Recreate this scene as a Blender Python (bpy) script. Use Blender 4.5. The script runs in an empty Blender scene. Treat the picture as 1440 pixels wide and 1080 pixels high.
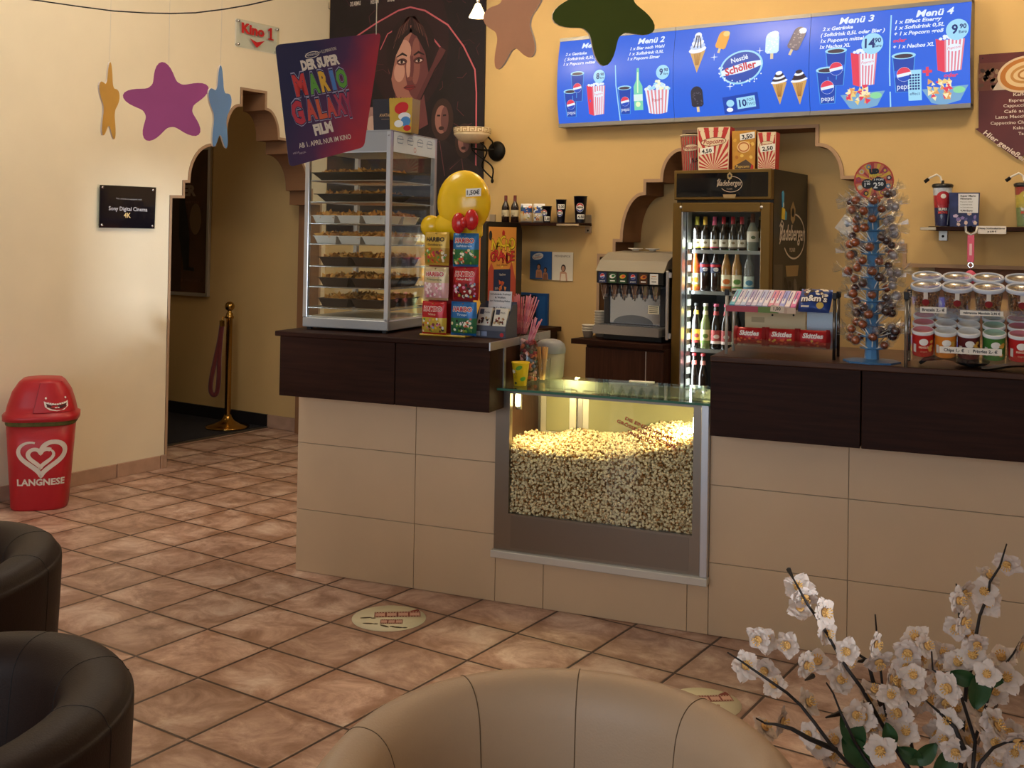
import bpy, math, random
import numpy as np
from mathutils import Vector, Matrix

random.seed(7)
sc = bpy.context.scene
COL = sc.collection
PI = math.pi

# ---------------------------------------------------------------- camera
FPX, PX, PY, CH = 1528.125, 720.0, 314.418, 1.52384
RGT = Vector((0.8372348, 0.5465865, 0.0167649))
DWN = Vector((0.0067866, 0.0202695, -0.9997715))
FWD = Vector((-0.5468014, 0.8371573, 0.0132608))
CAM = Vector((0, 0, CH))
cd = bpy.data.cameras.new('camera')
cd.sensor_width = 36
cd.lens = FPX / 1440 * 36
cd.shift_y = -(540 - PY) / 1440          # the photograph is upright-corrected: a lens shift
cd.clip_start = 0.05
cam = bpy.data.objects.new('camera', cd)
COL.objects.link(cam)
u_, b_ = -DWN, -FWD
cam.matrix_world = Matrix(((RGT.x, u_.x, b_.x, CAM.x), (RGT.y, u_.y, b_.y, CAM.y), (RGT.z, u_.z, b_.z, CAM.z), (0, 0, 0, 1)))
sc.camera = cam

# ---------------------------------------------------------------- world, exposure, lights
sc.view_settings.view_transform = 'Standard'
sc.view_settings.look = 'None'
sc.view_settings.exposure = 0.08
sc.view_settings.gamma = 1.0
sc.view_settings.use_curve_mapping = False
sc.cycles.transparent_max_bounces = 32
sc.cycles.use_denoising = True
w = bpy.data.worlds.new('sky')
sc.world = w
w.use_nodes = True
w.node_tree.nodes['Background'].inputs[0].default_value = (0.75, 0.85, 1.0, 1)
w.node_tree.nodes['Background'].inputs[1].default_value = 0.6


def add_light(name, kind, loc, energy, color, size=0.1, size_y=None, target=None, spread=None):
    l = bpy.data.lights.new(name, kind)
    l.energy = energy
    l.color = color
    if kind == 'AREA':
        l.shape = 'RECTANGLE'
        l.size = size
        l.size_y = size_y or size
        if spread:
            l.spread = spread
    else:
        l.shadow_soft_size = size
    o = bpy.data.objects.new(name, l)
    COL.objects.link(o)
    o.location = loc
    if target is not None:
        o.rotation_euler = (Vector(target) - Vector(loc)).to_track_quat('-Z', 'Y').to_euler()
    return o


DAY = (0.80, 0.90, 1.0)
WARM = (1.0, 0.78, 0.50)
# daylight through the glazed front of the foyer, behind the camera
add_light('daylight_front', 'AREA', (-1.2, -3.3, 1.9), 95, DAY, 4.5, 1.9, (-1.8, 4.0, 1.2))
# low daylight; an added slit shapes the soft bright patch on the left wall
add_light('daylight_side', 'AREA', (6.0, -2.0, 0.965), 900, DAY, 0.12, 0.12, (-5.7, 4.6, 1.9))
# warm ceiling lamps, then two unseen lamps added for brightness
add_light('ceiling_lamp_bar', 'POINT', (-2.6, 4.9, 3.45), 43, WARM, 0.12)
add_light('ceiling_lamp_right', 'POINT', (-0.6, 5.0, 3.45), 40, WARM, 0.12)
add_light('ceiling_lamp_foyer', 'POINT', (-4.0, 2.9, 3.45), 38, (1.0, 0.90, 0.75), 0.35)
add_light('left_wall_fill', 'POINT', (-4.2, 3.7, 3.5), 17, (1.0, 0.92, 0.80), 0.35)  # unseen lamp added to brighten the upper left wall
add_light('passage_fill', 'POINT', (-7.3, 4.2, 2.5), 4, WARM, 0.1)  # unseen weak lamp added to lift the passage


# ---------------------------------------------------------------- pixel <-> place
def ray(x, y):
    return RGT * ((x - PX) / FPX) + DWN * ((y - PY) / FPX) + FWD


def on(x, y, p, n):
    d = ray(x, y)
    n = Vector(n)
    return CAM + d * ((Vector(p) - CAM).dot(n) / d.dot(n))


def ony(x, y, Y=6.16): return on(x, y, (0, Y, 0), (0, 1, 0))
def onx(x, y, X=-5.72): return on(x, y, (X, 0, 0), (1, 0, 0))
def onz(x, y, Z=0.0): return on(x, y, (0, 0, Z), (0, 0, 1))
def ond(x, y, d): return CAM + ray(x, y) * d       # d metres along the view axis


CR = math.radians(10.56019)           # the sales counter stands at this angle to the room
CU = Vector((math.cos(CR), math.sin(CR), 0))
CV = Vector((-math.sin(CR), math.cos(CR), 0))


def cp(u, v, z): return CU * u + CV * v + Vector((0, 0, z))


def cuz(x, y, v):                      # pixel on the counter plane v -> (u, z)
    p = on(x, y, CV * v, CV)
    return p.dot(CU), p.z


# ---------------------------------------------------------------- materials
def lin(c):
    if isinstance(c, str):
        c = [int(c[i:i + 2], 16) / 255 for i in (0, 2, 4)]
    return tuple(x / 12.92 if x <= 0.04045 else ((x + 0.055) / 1.055) ** 2.4 for x in c)


MATS = {}


def mat(col, rough=0.5, metal=0.0, trans=0.0, emit=0.0, var=0.0, scale=8.0, bump=0.0, bscale=60.0, alpha=1.0, ior=1.45, coat=0.0, sheen=0.0, sub=0.0):
    key = (col, rough, metal, trans, emit, var, scale, bump, bscale, alpha, ior, coat, sheen, sub)
    if key in MATS:
        return MATS[key]
    m = bpy.data.materials.new('mat_%s' % (col if isinstance(col, str) else 'x'))
    m.use_nodes = True
    nt = m.node_tree
    b = nt.nodes['Principled BSDF']
    c = lin(col) + (1,)
    I = b.inputs
    I['Base Color'].default_value = c
    I['Roughness'].default_value = rough
    I['Metallic'].default_value = metal
    I['Transmission Weight'].default_value = trans
    I['IOR'].default_value = ior
    I['Alpha'].default_value = alpha
    I['Coat Weight'].default_value = coat
    I['Sheen Weight'].default_value = sheen
    if sub:
        I['Subsurface Weight'].default_value = sub
        I['Subsurface Radius'].default_value = (0.02, 0.01, 0.006)
    if emit:
        I['Emission Color'].default_value = c
        I['Emission Strength'].default_value = emit
    if var or bump:
        tc = nt.nodes.new('ShaderNodeTexCoord')
        nz = nt.nodes.new('ShaderNodeTexNoise')
        nz.inputs['Scale'].default_value = scale
        nz.inputs['Detail'].default_value = 4
        nt.links.new(tc.outputs['Object'], nz.inputs['Vector'])
        if var:
            hs = nt.nodes.new('ShaderNodeHueSaturation')
            hs.inputs['Color'].default_value = c
            mr = nt.nodes.new('ShaderNodeMapRange')
            mr.inputs['From Min'].default_value = 0.3
            mr.inputs['From Max'].default_value = 0.7
            mr.inputs['To Min'].default_value = 1 - var
            mr.inputs['To Max'].default_value = 1 + var
            nt.links.new(nz.outputs['Fac'], mr.inputs['Value'])
            nt.links.new(mr.outputs['Result'], hs.inputs['Value'])
            nt.links.new(hs.outputs['Color'], I['Base Color'])
        if bump:
            n2 = nt.nodes.new('ShaderNodeTexNoise')
            n2.inputs['Scale'].default_value = bscale
            n2.inputs['Detail'].default_value = 3
            nt.links.new(tc.outputs['Object'], n2.inputs['Vector'])
            bp = nt.nodes.new('ShaderNodeBump')
            bp.inputs['Strength'].default_value = bump
            bp.inputs['Distance'].default_value = 0.004
            nt.links.new(n2.outputs['Fac'], bp.inputs['Height'])
            nt.links.new(bp.outputs['Normal'], I['Normal'])
    MATS[key] = m
    return m


def paint(col): return mat(col, 0.9, var=0.03, scale=3, bump=0.12, bscale=90)
def plastic(col, r=0.35): return mat(col, r, var=0.02, scale=12)
def ink(col): return mat(col, 0.55)
def lit(col, e=1.0): return mat(col, 0.6, emit=e)


def glass_mat(name, tint=(1, 1, 1), refl=0.025, rough=0.02):
    """Thin clear sheet: mostly see-through, with a Fresnel reflection."""
    if name in MATS:
        return MATS[name]
    m = bpy.data.materials.new(name)
    m.use_nodes = True
    nt = m.node_tree
    nt.nodes.remove(nt.nodes['Principled BSDF'])
    out = nt.nodes['Material Output']
    t = nt.nodes.new('ShaderNodeBsdfTransparent')
    t.inputs[0].default_value = (*tint, 1)
    g = nt.nodes.new('ShaderNodeBsdfGlossy')
    g.inputs['Roughness'].default_value = rough
    fr = nt.nodes.new('ShaderNodeLayerWeight')
    fr.inputs['Blend'].default_value = 0.5
    pw = nt.nodes.new('ShaderNodeMath')
    pw.operation = 'POWER'
    pw.inputs[1].default_value = 4.0
    mul = nt.nodes.new('ShaderNodeMath')
    mul.operation = 'MULTIPLY_ADD'
    mul.inputs[1].default_value = 0.6
    mul.inputs[2].default_value = refl
    mx = nt.nodes.new('ShaderNodeMixShader')
    nt.links.new(fr.outputs['Facing'], pw.inputs[0])
    nt.links.new(pw.outputs[0], mul.inputs[0])
    nt.links.new(mul.outputs[0], mx.inputs[0])
    nt.links.new(t.outputs[0], mx.inputs[1])
    nt.links.new(g.outputs[0], mx.inputs[2])
    nt.links.new(mx.outputs[0], out.inputs[0])
    MATS[name] = m
    return m


GLASS = glass_mat('clear_glass', (0.97, 0.985, 0.975))
ACRYL = glass_mat('clear_acrylic', (0.96, 0.97, 0.98), 0.04)
FILM = glass_mat('clear_film', (0.9, 0.92, 0.95), 0.11, 0.28)
GREENGLASS = glass_mat('greenish_glass', (0.80, 0.92, 0.86), 0.10)


# ---------------------------------------------------------------- mesh builder
def plane_map(O, U, V):
    O, U, V = Vector(O), Vector(U).normalized(), Vector(V).normalized()
    N = U.cross(V)
    return lambda a, b, h=0.0: O + U * a + V * b + N * h


def front(x=0, y=0, z=0):             # faces local -Y, a to the right, b up
    return plane_map((x, y, z), (1, 0, 0), (0, 0, 1))


GLY = {}


def glyphs(s, bold, shear):
    key = (s, bold, shear)
    if key not in GLY:
        cu = bpy.data.curves.new('t', 'FONT')
        cu.body = s
        cu.size = 1.0
        cu.resolution_u = 2
        cu.offset = bold
        cu.shear = shear
        cu.align_x = 'LEFT'
        cu.fill_mode = 'FRONT'
        ob = bpy.data.objects.new('t', cu)
        me = bpy.data.meshes.new_from_object(ob)
        vs = [(v.co.x, v.co.y) for v in me.vertices]
        fs = [tuple(p.vertices) for p in me.polygons]
        bpy.data.objects.remove(ob)
        bpy.data.meshes.remove(me)
        bpy.data.curves.remove(cu)
        GLY[key] = (vs, fs)
    return GLY[key]


class MB:
    def __init__(self):
        self.v, self.f, self.m, self.s, self.mats = [], [], [], [], []

    def mi(self, m):
        if m not in self.mats:
            self.mats.append(m)
        return self.mats.index(m)

    def add(self, vs, fs, m, smooth=False):
        o = len(self.v)
        self.v += [tuple(x) for x in vs]
        k = self.mi(m)
        for f in fs:
            self.f.append([i + o for i in f])
            self.m.append(k)
            self.s.append(smooth)
        return self

    def box(self, x0, x1, y0, y1, z0, z1, m, bev=0.0, rot=None, c=None):
        b = min(bev, abs(x1 - x0) / 2.01, abs(y1 - y0) / 2.01, abs(z1 - z0) / 2.01)
        if b <= 0:
            vs = [(x, y, z) for x in (x0, x1) for y in (y0, y1) for z in (z0, z1)]
            fs = [(0, 1, 3, 2), (4, 6, 7, 5), (0, 4, 5, 1), (2, 3, 7, 6), (0, 2, 6, 4), (1, 5, 7, 3)]
        else:
            vs, ix = [], {}
            X, Y, Z = (x0, x1), (y0, y1), (z0, z1)
            for i in (0, 1):
                for j in (0, 1):
                    for k in (0, 1):
                        sx, sy, sz = b * (1 - 2 * i), b * (1 - 2 * j), b * (1 - 2 * k)
                        for ax, p in (('x', (X[i], Y[j] + sy, Z[k] + sz)), ('y', (X[i] + sx, Y[j], Z[k] + sz)), ('z', (X[i] + sx, Y[j] + sy, Z[k]))):
                            ix[(i, j, k, ax)] = len(vs)
                            vs.append(p)
            fs = []
            for i in (0, 1):
                fs.append([ix[(i, j, k, 'x')] for j, k in ((0, 0), (0, 1), (1, 1), (1, 0))])
                fs.append([ix[(j, i, k, 'y')] for j, k in ((0, 0), (0, 1), (1, 1), (1, 0))])
                fs.append([ix[(j, k, i, 'z')] for j, k in ((0, 0), (0, 1), (1, 1), (1, 0))])
                for j in (0, 1):
                    fs.append([ix[(i, j, 0, 'x')], ix[(i, j, 1, 'x')], ix[(i, j, 1, 'y')], ix[(i, j, 0, 'y')]])
                    fs.append([ix[(i, 0, j, 'x')], ix[(i, 1, j, 'x')], ix[(i, 1, j, 'z')], ix[(i, 0, j, 'z')]])
                    fs.append([ix[(0, i, j, 'y')], ix[(1, i, j, 'y')], ix[(1, i, j, 'z')], ix[(0, i, j, 'z')]])
                    for k in (0, 1):
                        fs.append([ix[(i, j, k, a)] for a in 'xyz'])
        if rot is not None:
            c = Vector(c if c is not None else ((x0 + x1) / 2, (y0 + y1) / 2, (z0 + z1) / 2))
            vs = [rot @ (Vector(p) - c) + c for p in vs]
        return self.add(vs, fs, m)

    def lathe(self, prof, m, c=(0, 0, 0), n=24, smooth=True, sx=1.0, sy=1.0, a0=0.0, a1=None, axis=None):
        full = a1 is None
        vs, fs = [], []
        k = n if full else n + 1
        aa = [a0 + ((2 * PI if full else a1 - a0) * i / n) for i in range(k)]
        for r, z in prof:
            for a in aa:
                vs.append((r * math.cos(a) * sx, r * math.sin(a) * sy, z))
        P = len(prof)
        for j in range(P - 1):
            for i in range(n):
                i2 = (i + 1) % k
                fs.append((j * k + i, j * k + i2, (j + 1) * k + i2, (j + 1) * k + i))
        if axis is not None:
            q = Vector((0, 0, 1)).rotation_difference(Vector(axis))
            vs = [q @ Vector(p) for p in vs]
        c = Vector(c)
        return self.add([Vector(p) + c for p in vs], fs, m, smooth)

    def tube(self, pts, r, m, n=8, smooth=True, cap=True):
        pts = [Vector(p) for p in pts]
        rr = r if isinstance(r, (list, tuple)) else [r] * len(pts)
        vs, fs = [], []
        t0 = (pts[1] - pts[0]).normalized()
        up = Vector((0, 0, 1)) if abs(t0.z) < 0.9 else Vector((1, 0, 0))
        nn = t0.cross(up).normalized()
        for i, p in enumerate(pts):
            t = (pts[min(i + 1, len(pts) - 1)] - pts[max(i - 1, 0)]).normalized()
            nn = (nn - t * nn.dot(t)).normalized()
            bb = t.cross(nn)
            for k in range(n):
                a = 2 * PI * k / n
                vs.append(p + (nn * math.cos(a) + bb * math.sin(a)) * rr[i])
        for i in range(len(pts) - 1):
            for k in range(n):
                k2 = (k + 1) % n
                fs.append((i * n + k, i * n + k2, (i + 1) * n + k2, (i + 1) * n + k))
        if cap:
            fs.append(tuple(range(n)))
            fs.append(tuple(range((len(pts) - 1) * n, len(pts) * n)))
        return self.add(vs, fs, m, smooth)

    def ell(self, c, rx, ry, rz, m, nu=14, nv=8, f=None):
        c = Vector(c)
        vs, fs = [], []
        for j in range(nv + 1):
            ph = -PI / 2 + PI * j / nv
            for i in range(nu):
                a = 2 * PI * i / nu
                p = Vector((math.cos(ph) * math.cos(a), math.cos(ph) * math.sin(a), math.sin(ph)))
                k = f(p) if f else 1.0
                vs.append(c + Vector((p.x * rx, p.y * ry, p.z * rz)) * k)
        for j in range(nv):
            for i in range(nu):
                i2 = (i + 1) % nu
                fs.append((j * nu + i, j * nu + i2, (j + 1) * nu + i2, (j + 1) * nu + i))
        return self.add(vs, fs, m, True)

    def grid(self, fn, nu, nv, m, smooth=True, closed=False):
        vs = [fn(i / nu, j / nv) for j in range(nv + 1) for i in range(nu + 1)]
        fs = [(j * (nu + 1) + i, j * (nu + 1) + i + 1, (j + 1) * (nu + 1) + i + 1, (j + 1) * (nu + 1) + i) for j in range(nv) for i in range(nu)]
        return self.add(vs, fs, m, smooth)

    def prism(self, poly, mp, h0, h1, m, mside=None, smooth=False):
        n = len(poly)
        self.add([mp(a, b, h1) for a, b in poly], [tuple(range(n))], m)
        self.add([mp(a, b, h0) for a, b in poly], [tuple(range(n - 1, -1, -1))], mside or m)
        vs = [mp(a, b, h0) for a, b in poly] + [mp(a, b, h1) for a, b in poly]
        self.add(vs, [(i, (i + 1) % n, n + (i + 1) % n, n + i) for i in range(n)], mside or m, smooth)
        return self

    # flat print on a mapped surface
    def poly(self, pts, mp, m, h=0.0006):
        return self.add([mp(a, b, h) for a, b in pts], [tuple(range(len(pts)))], m)

    def rect(self, a0, a1, b0, b1, mp, m, h=0.0006, nb=1, na=6):
        vs, fs = [], []
        for j in range(nb + 1):
            for i in range(na + 1):
                vs.append(mp(a0 + (a1 - a0) * i / na, b0 + (b1 - b0) * j / nb, h))
        k = na + 1
        for j in range(nb):
            for i in range(na):
                fs.append((j * k + i, j * k + i + 1, (j + 1) * k + i + 1, (j + 1) * k + i))
        return self.add(vs, fs, m)

    def disc(self, a, b, ra, rb, mp, m, h=0.0006, n=24, a0=0, a1=2 * PI, rot=0.0):
        full = abs(a1 - a0 - 2 * PI) < 1e-6
        k = n if full else n + 1
        pts = []
        for i in range(k):
            t = a0 + (a1 - a0) * i / n
            x, y = ra * math.cos(t), rb * math.sin(t)
            pts.append((a + x * math.cos(rot) - y * math.sin(rot), b + x * math.sin(rot) + y * math.cos(rot)))
        if n < 10:
            return self.poly(pts, mp, m, h)
        cx, cy = (a, b) if full else (sum(p[0] for p in pts) / k, sum(p[1] for p in pts) / k)
        vs, fs = [mp(cx, cy, h)], []
        for f in (.5, 1.0):
            vs += [mp(cx + (x - cx) * f, cy + (y - cy) * f, h) for x, y in pts]
        for i in range(k):
            j = (i + 1) % k
            fs += [(0, 1 + i, 1 + j), (1 + i, 1 + k + i, 1 + k + j, 1 + j)]
        return self.add(vs, fs, m)

    def ring(self, a, b, ra, rb, wd, mp, m, h=0.0006, n=32, a0=0, a1=2 * PI, rot=0.0):
        vs, fs = [], []
        for i in range(n + 1):
            t = a0 + (a1 - a0) * i / n
            for k in (0, wd):
                x, y = (ra - k) * math.cos(t), (rb - k) * math.sin(t)
                vs.append(mp(a + x * math.cos(rot) - y * math.sin(rot), b + x * math.sin(rot) + y * math.cos(rot), h))
        for i in range(n):
            fs.append((2 * i, 2 * i + 1, 2 * i + 3, 2 * i + 2))
        return self.add(vs, fs, m)

    def line(self, pts, wd, mp, m, h=0.0006):
        """A flat stroke; wd a number or one width per point."""
        n = len(pts)
        ww = wd if isinstance(wd, (list, tuple)) else [wd] * n
        vs = []
        for i in range(n):
            x0, y0 = pts[max(i - 1, 0)]
            x1, y1 = pts[min(i + 1, n - 1)]
            dx, dy = x1 - x0, y1 - y0
            L = math.hypot(dx, dy) or 1
            nx, ny = -dy / L * ww[i] / 2, dx / L * ww[i] / 2
            vs += [mp(pts[i][0] + nx, pts[i][1] + ny, h), mp(pts[i][0] - nx, pts[i][1] - ny, h)]
        return self.add(vs, [(2 * i, 2 * i + 1, 2 * i + 3, 2 * i + 2) for i in range(n - 1)], m)

    def text(self, s, a, b, size, mp, m, h=0.0008, al='C', bold=0.0, w=None, rot=0.0, shear=0.0, curve=0.0):
        """size = cap height; (a, b) the baseline point; w fits the width."""
        vs, fs = glyphs(s, bold, shear)
        if not vs:
            return self
        x0, x1 = min(p[0] for p in vs), max(p[0] for p in vs)
        k = size / 0.70
        kx = w / (x1 - x0) if w else k
        W = (x1 - x0) * kx
        off = {'L': 0, 'C': -W / 2, 'R': -W}[al]
        ca, sa = math.cos(rot), math.sin(rot)
        out = []
        for x, y in vs:
            X, Y = (x - x0) * kx + off, y * k
            if curve:
                Y -= curve * X * X
            out.append(mp(a + X * ca - Y * sa, b + X * sa + Y * ca, h))
        return self.add(out, fs, m)

    def build(self, name, parent=None, loc=None, rotz=0.0, label=None, cat=None, group=None, kind=None):
        me = bpy.data.meshes.new(name)
        me.from_pydata(self.v, [], self.f)
        for m in self.mats:
            me.materials.append(m)
        me.polygons.foreach_set('material_index', self.m)
        me.polygons.foreach_set('use_smooth', self.s)
        me.update()
        o = bpy.data.objects.new(name, me)
        COL.objects.link(o)
        if parent is not None:
            o.parent = parent
        if loc is not None:
            o.location = loc
        o.rotation_euler.z = rotz
        tag(o, label, cat, group, kind)
        return o


def tag(o, label=None, cat=None, group=None, kind=None):
    for k, v in (('label', label), ('category', cat), ('group', group), ('kind', kind)):
        if v:
            o[k] = v
    return o


def thing(name, label, cat, loc=(0, 0, 0), rotz=0.0, group=None):
    o = bpy.data.objects.new(name, None)
    o.empty_display_size = 0.05
    COL.objects.link(o)
    o.location = loc
    o.rotation_euler.z = rotz
    return tag(o, label, cat, group)


def cthing(name, label, cat, u, v, z, group=None, dr=0.0):      # stands on the counter, turned with it
    return thing(name, label, cat, cp(u, v, z), CR + dr, group)


def dup(root, loc, rotz=None, label=None, group=None):
    """A copy of a thing with copies of its parts and sub-parts."""
    r = root.copy()
    COL.objects.link(r)
    r.location = loc
    if rotz is not None:
        r.rotation_euler.z = rotz
    if label:
        r['label'] = label
    if group:
        r['group'] = group
    for ch in list(root.children):
        c = ch.copy()
        COL.objects.link(c)
        c.parent = r
        for g in list(ch.children):
            d = g.copy()
            COL.objects.link(d)
            d.parent = c
    return r


def struct(mb, name, **k):
    return mb.build(name, kind='structure', **k)


def arc(cx, cy, rx, ry, a0, a1, n=10):
    return [(cx + rx * math.cos(math.radians(a0 + (a1 - a0) * i / n)), cy + ry * math.sin(math.radians(a0 + (a1 - a0) * i / n))) for i in range(n + 1)]


def ribbon(mb, path, inset, mp, h0, h1, m):
    """A band of thickness `inset` along a 2D path (towards its left), from depth h0 to h1."""
    n = len(path)
    off = []
    for i in range(n):
        def nrm(a, b):
            dx, dy = b[0] - a[0], b[1] - a[1]
            L = math.hypot(dx, dy) or 1
            return (-dy / L, dx / L)
        n0 = nrm(path[i - 1], path[i]) if i else nrm(path[0], path[1])
        n1 = nrm(path[i], path[i + 1]) if i < n - 1 else n0
        bx, by = n0[0] + n1[0], n0[1] + n1[1]
        L2 = bx * bx + by * by
        k = 2 / L2 if L2 > 0.2 else 1
        off.append((path[i][0] + bx * k * inset, path[i][1] + by * k * inset))
    vs = []
    for p, q in zip(path, off):
        vs += [mp(p[0], p[1], h0), mp(p[0], p[1], h1), mp(q[0], q[1], h1), mp(q[0], q[1], h0)]
    fs = []
    for i in range(n - 1):
        for k in range(4):
            k2 = (k + 1) % 4
            fs.append((4 * i + k, 4 * i + k2, 4 * i + 4 + k2, 4 * i + 4 + k))
    mb.add(vs, fs, m)


BLACK, WHITE = ink('111114'), ink('F2F0EA')
STEEL = mat('B4B0A8', 0.32, 1.0, var=0.04, scale=3)
ALU = mat('C9CBD0', 0.35, 0.9)
CHROME = mat('D8D8DA', 0.12, 1.0)
DKWOOD = None

# ================================================================ the setting
def node(nt, t, **k):
    n = nt.nodes.new(t)
    for a, v in k.items():
        setattr(n, a, v)
    return n


def math_n(nt, op, a, b=None):
    n = node(nt, 'ShaderNodeMath', operation=op)
    for i, x in enumerate((a, b)):
        if x is None:
            continue
        if isinstance(x, (int, float)):
            n.inputs[i].default_value = x
        else:
            nt.links.new(x, n.inputs[i])
    return n.outputs[0]


def floor_material():
    m = bpy.data.materials.new('terracotta_tiles')
    m.use_nodes = True
    nt = m.node_tree
    b = nt.nodes['Principled BSDF']
    L = nt.links.new
    tc = node(nt, 'ShaderNodeTexCoord')
    sp = node(nt, 'ShaderNodeSeparateXYZ')
    L(tc.outputs['Object'], sp.inputs[0])
    S = 0.33
    gx = math_n(nt, 'DIVIDE', math_n(nt, 'SUBTRACT', sp.outputs[0], 0.0453), S)
    gy = math_n(nt, 'DIVIDE', math_n(nt, 'SUBTRACT', sp.outputs[1], 0.2502), S)
    # distance to the nearest joint
    def edge(g):
        fr = math_n(nt, 'FRACT', g)
        return math_n(nt, 'MINIMUM', fr, math_n(nt, 'SUBTRACT', 1.0, fr))
    e = math_n(nt, 'MINIMUM', edge(gx), edge(gy))
    nzj = node(nt, 'ShaderNodeTexNoise')
    nzj.inputs['Scale'].default_value = 40
    L(tc.outputs['Object'], nzj.inputs['Vector'])
    ej = math_n(nt, 'ADD', e, math_n(nt, 'MULTIPLY', math_n(nt, 'SUBTRACT', nzj.outputs[0], 0.5), 0.006))
    mr = node(nt, 'ShaderNodeMapRange')
    mr.inputs['From Min'].default_value = 0.0125
    mr.inputs['From Max'].default_value = 0.0175
    L(ej, mr.inputs['Value'])
    mask = mr.outputs['Result']                     # 0 joint, 1 tile
    mr2 = node(nt, 'ShaderNodeMapRange')
    mr2.inputs['From Min'].default_value = 0.012
    mr2.inputs['From Max'].default_value = 0.03
    L(ej, mr2.inputs['Value'])
    # per tile value
    cx = node(nt, 'ShaderNodeCombineXYZ')
    L(math_n(nt, 'FLOOR', gx), cx.inputs[0])
    L(math_n(nt, 'FLOOR', gy), cx.inputs[1])
    wn = node(nt, 'ShaderNodeTexWhiteNoise', noise_dimensions='2D')
    L(cx.outputs[0], wn.inputs[0])
    # mottled glaze, moved per tile
    va = node(nt, 'ShaderNodeVectorMath', operation='MULTIPLY_ADD')
    L(wn.outputs['Color'], va.inputs[0])
    va.inputs[1].default_value = (7, 7, 7)
    L(tc.outputs['Object'], va.inputs[2])
    mp = node(nt, 'ShaderNodeMapping')
    mp.inputs['Scale'].default_value = (1.0, 1.15, 1)
    L(va.outputs[0], mp.inputs[0])
    n1 = node(nt, 'ShaderNodeTexNoise')
    n1.inputs['Scale'].default_value = 5.5
    n1.inputs['Detail'].default_value = 9
    n1.inputs['Roughness'].default_value = 0.70
    n1.inputs['Distortion'].default_value = 0.5
    L(mp.outputs[0], n1.inputs['Vector'])
    cr = node(nt, 'ShaderNodeValToRGB')
    el = cr.color_ramp.elements
    el[0].position, el[0].color = 0.30, lin('7A5848') + (1,)
    el[1].position, el[1].color = 0.72, lin('DECABC') + (1,)
    x = el.new(0.43)
    x.color = lin('A48272') + (1,)
    x = el.new(0.55)
    x.color = lin('C2A292') + (1,)
    L(n1.outputs[0], cr.inputs[0])
    hs = node(nt, 'ShaderNodeHueSaturation')
    mr3 = node(nt, 'ShaderNodeMapRange')
    mr3.inputs['To Min'].default_value = 0.86
    mr3.inputs['To Max'].default_value = 1.10
    L(wn.outputs['Value'], mr3.inputs['Value'])
    L(mr3.outputs[0], hs.inputs['Value'])
    # worn brown glaze towards the tile edges
    ed = node(nt, 'ShaderNodeMapRange')
    ed.inputs['From Min'].default_value = 0.02
    ed.inputs['From Max'].default_value = 0.20
    ed.inputs['To Min'].default_value = 0.55
    ed.inputs['To Max'].default_value = 0.0
    L(math_n(nt, 'ADD', e, math_n(nt, 'MULTIPLY', math_n(nt, 'SUBTRACT', n1.outputs[0], 0.5), 0.45)), ed.inputs['Value'])
    mxe = node(nt, 'ShaderNodeMix', data_type='RGBA')
    mxe.inputs[7].default_value = lin('8E6852') + (1,)
    L(ed.outputs[0], mxe.inputs[0])
    L(cr.outputs[0], mxe.inputs[6])
    L(mxe.outputs[2], hs.inputs['Color'])
    mix = node(nt, 'ShaderNodeMix', data_type='RGBA')
    mix.inputs[6].default_value = lin('3C2820') + (1,)
    L(mask, mix.inputs[0])
    L(hs.outputs[0], mix.inputs[7])
    L(mix.outputs[2], b.inputs['Base Color'])
    ro = node(nt, 'ShaderNodeMapRange')
    ro.inputs['To Min'].default_value = 0.30
    ro.inputs['To Max'].default_value = 0.52
    L(n1.outputs[0], ro.inputs['Value'])
    L(ro.outputs[0], b.inputs['Roughness'])
    bp = node(nt, 'ShaderNodeBump')
    bp.inputs['Distance'].default_value = 0.004
    bp.inputs['Strength'].default_value = 0.55
    L(math_n(nt, 'ADD', mr2.outputs[0], math_n(nt, 'MULTIPLY', n1.outputs[0], 0.35)), bp.inputs['Height'])
    L(bp.outputs[0], b.inputs['Normal'])
    return m


def wood_material(name, c0, c1, rough=0.4, axis=0):
    m = bpy.data.materials.new(name)
    m.use_nodes = True
    nt = m.node_tree
    b = nt.nodes['Principled BSDF']
    L = nt.links.new
    tc = node(nt, 'ShaderNodeTexCoord')
    mp = node(nt, 'ShaderNodeMapping')
    s = [30, 30, 30]
    s[axis] = 1.6
    mp.inputs['Scale'].default_value = s
    L(tc.outputs['Object'], mp.inputs[0])
    n1 = node(nt, 'ShaderNodeTexNoise')
    n1.inputs['Scale'].default_value = 2.2
    n1.inputs['Detail'].default_value = 6
    n1.inputs['Distortion'].default_value = 0.6
    L(mp.outputs[0], n1.inputs['Vector'])
    cr = node(nt, 'ShaderNodeValToRGB')
    cr.color_ramp.elements[0].position = 0.3
    cr.color_ramp.elements[0].color = lin(c0) + (1,)
    cr.color_ramp.elements[1].position = 0.75
    cr.color_ramp.elements[1].color = lin(c1) + (1,)
    L(n1.outputs[0], cr.inputs[0])
    L(cr.outputs[0], b.inputs['Base Color'])
    b.inputs['Roughness'].default_value = rough
    b.inputs['IOR'].default_value = 1.22
    return m


WENGE = wood_material('dark_wenge', '220F09', '321A11', 0.55)
WENGE_V = wood_material('dark_wenge_upright', '2C1A14', '452A20', 0.42, 2)
M_CREAM = paint('EADDC2')
M_YEL = paint('CFAF77')
M_BROWN = paint('8A6242')
M_BROWNF = paint('A98B70')
M_TERR = mat('B0907C', 0.5, var=0.16, scale=9, bump=0.2, bscale=30)
M_CARPET = mat('1A1B26', 0.95, var=0.25, scale=90, bump=0.6, bscale=300)

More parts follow.
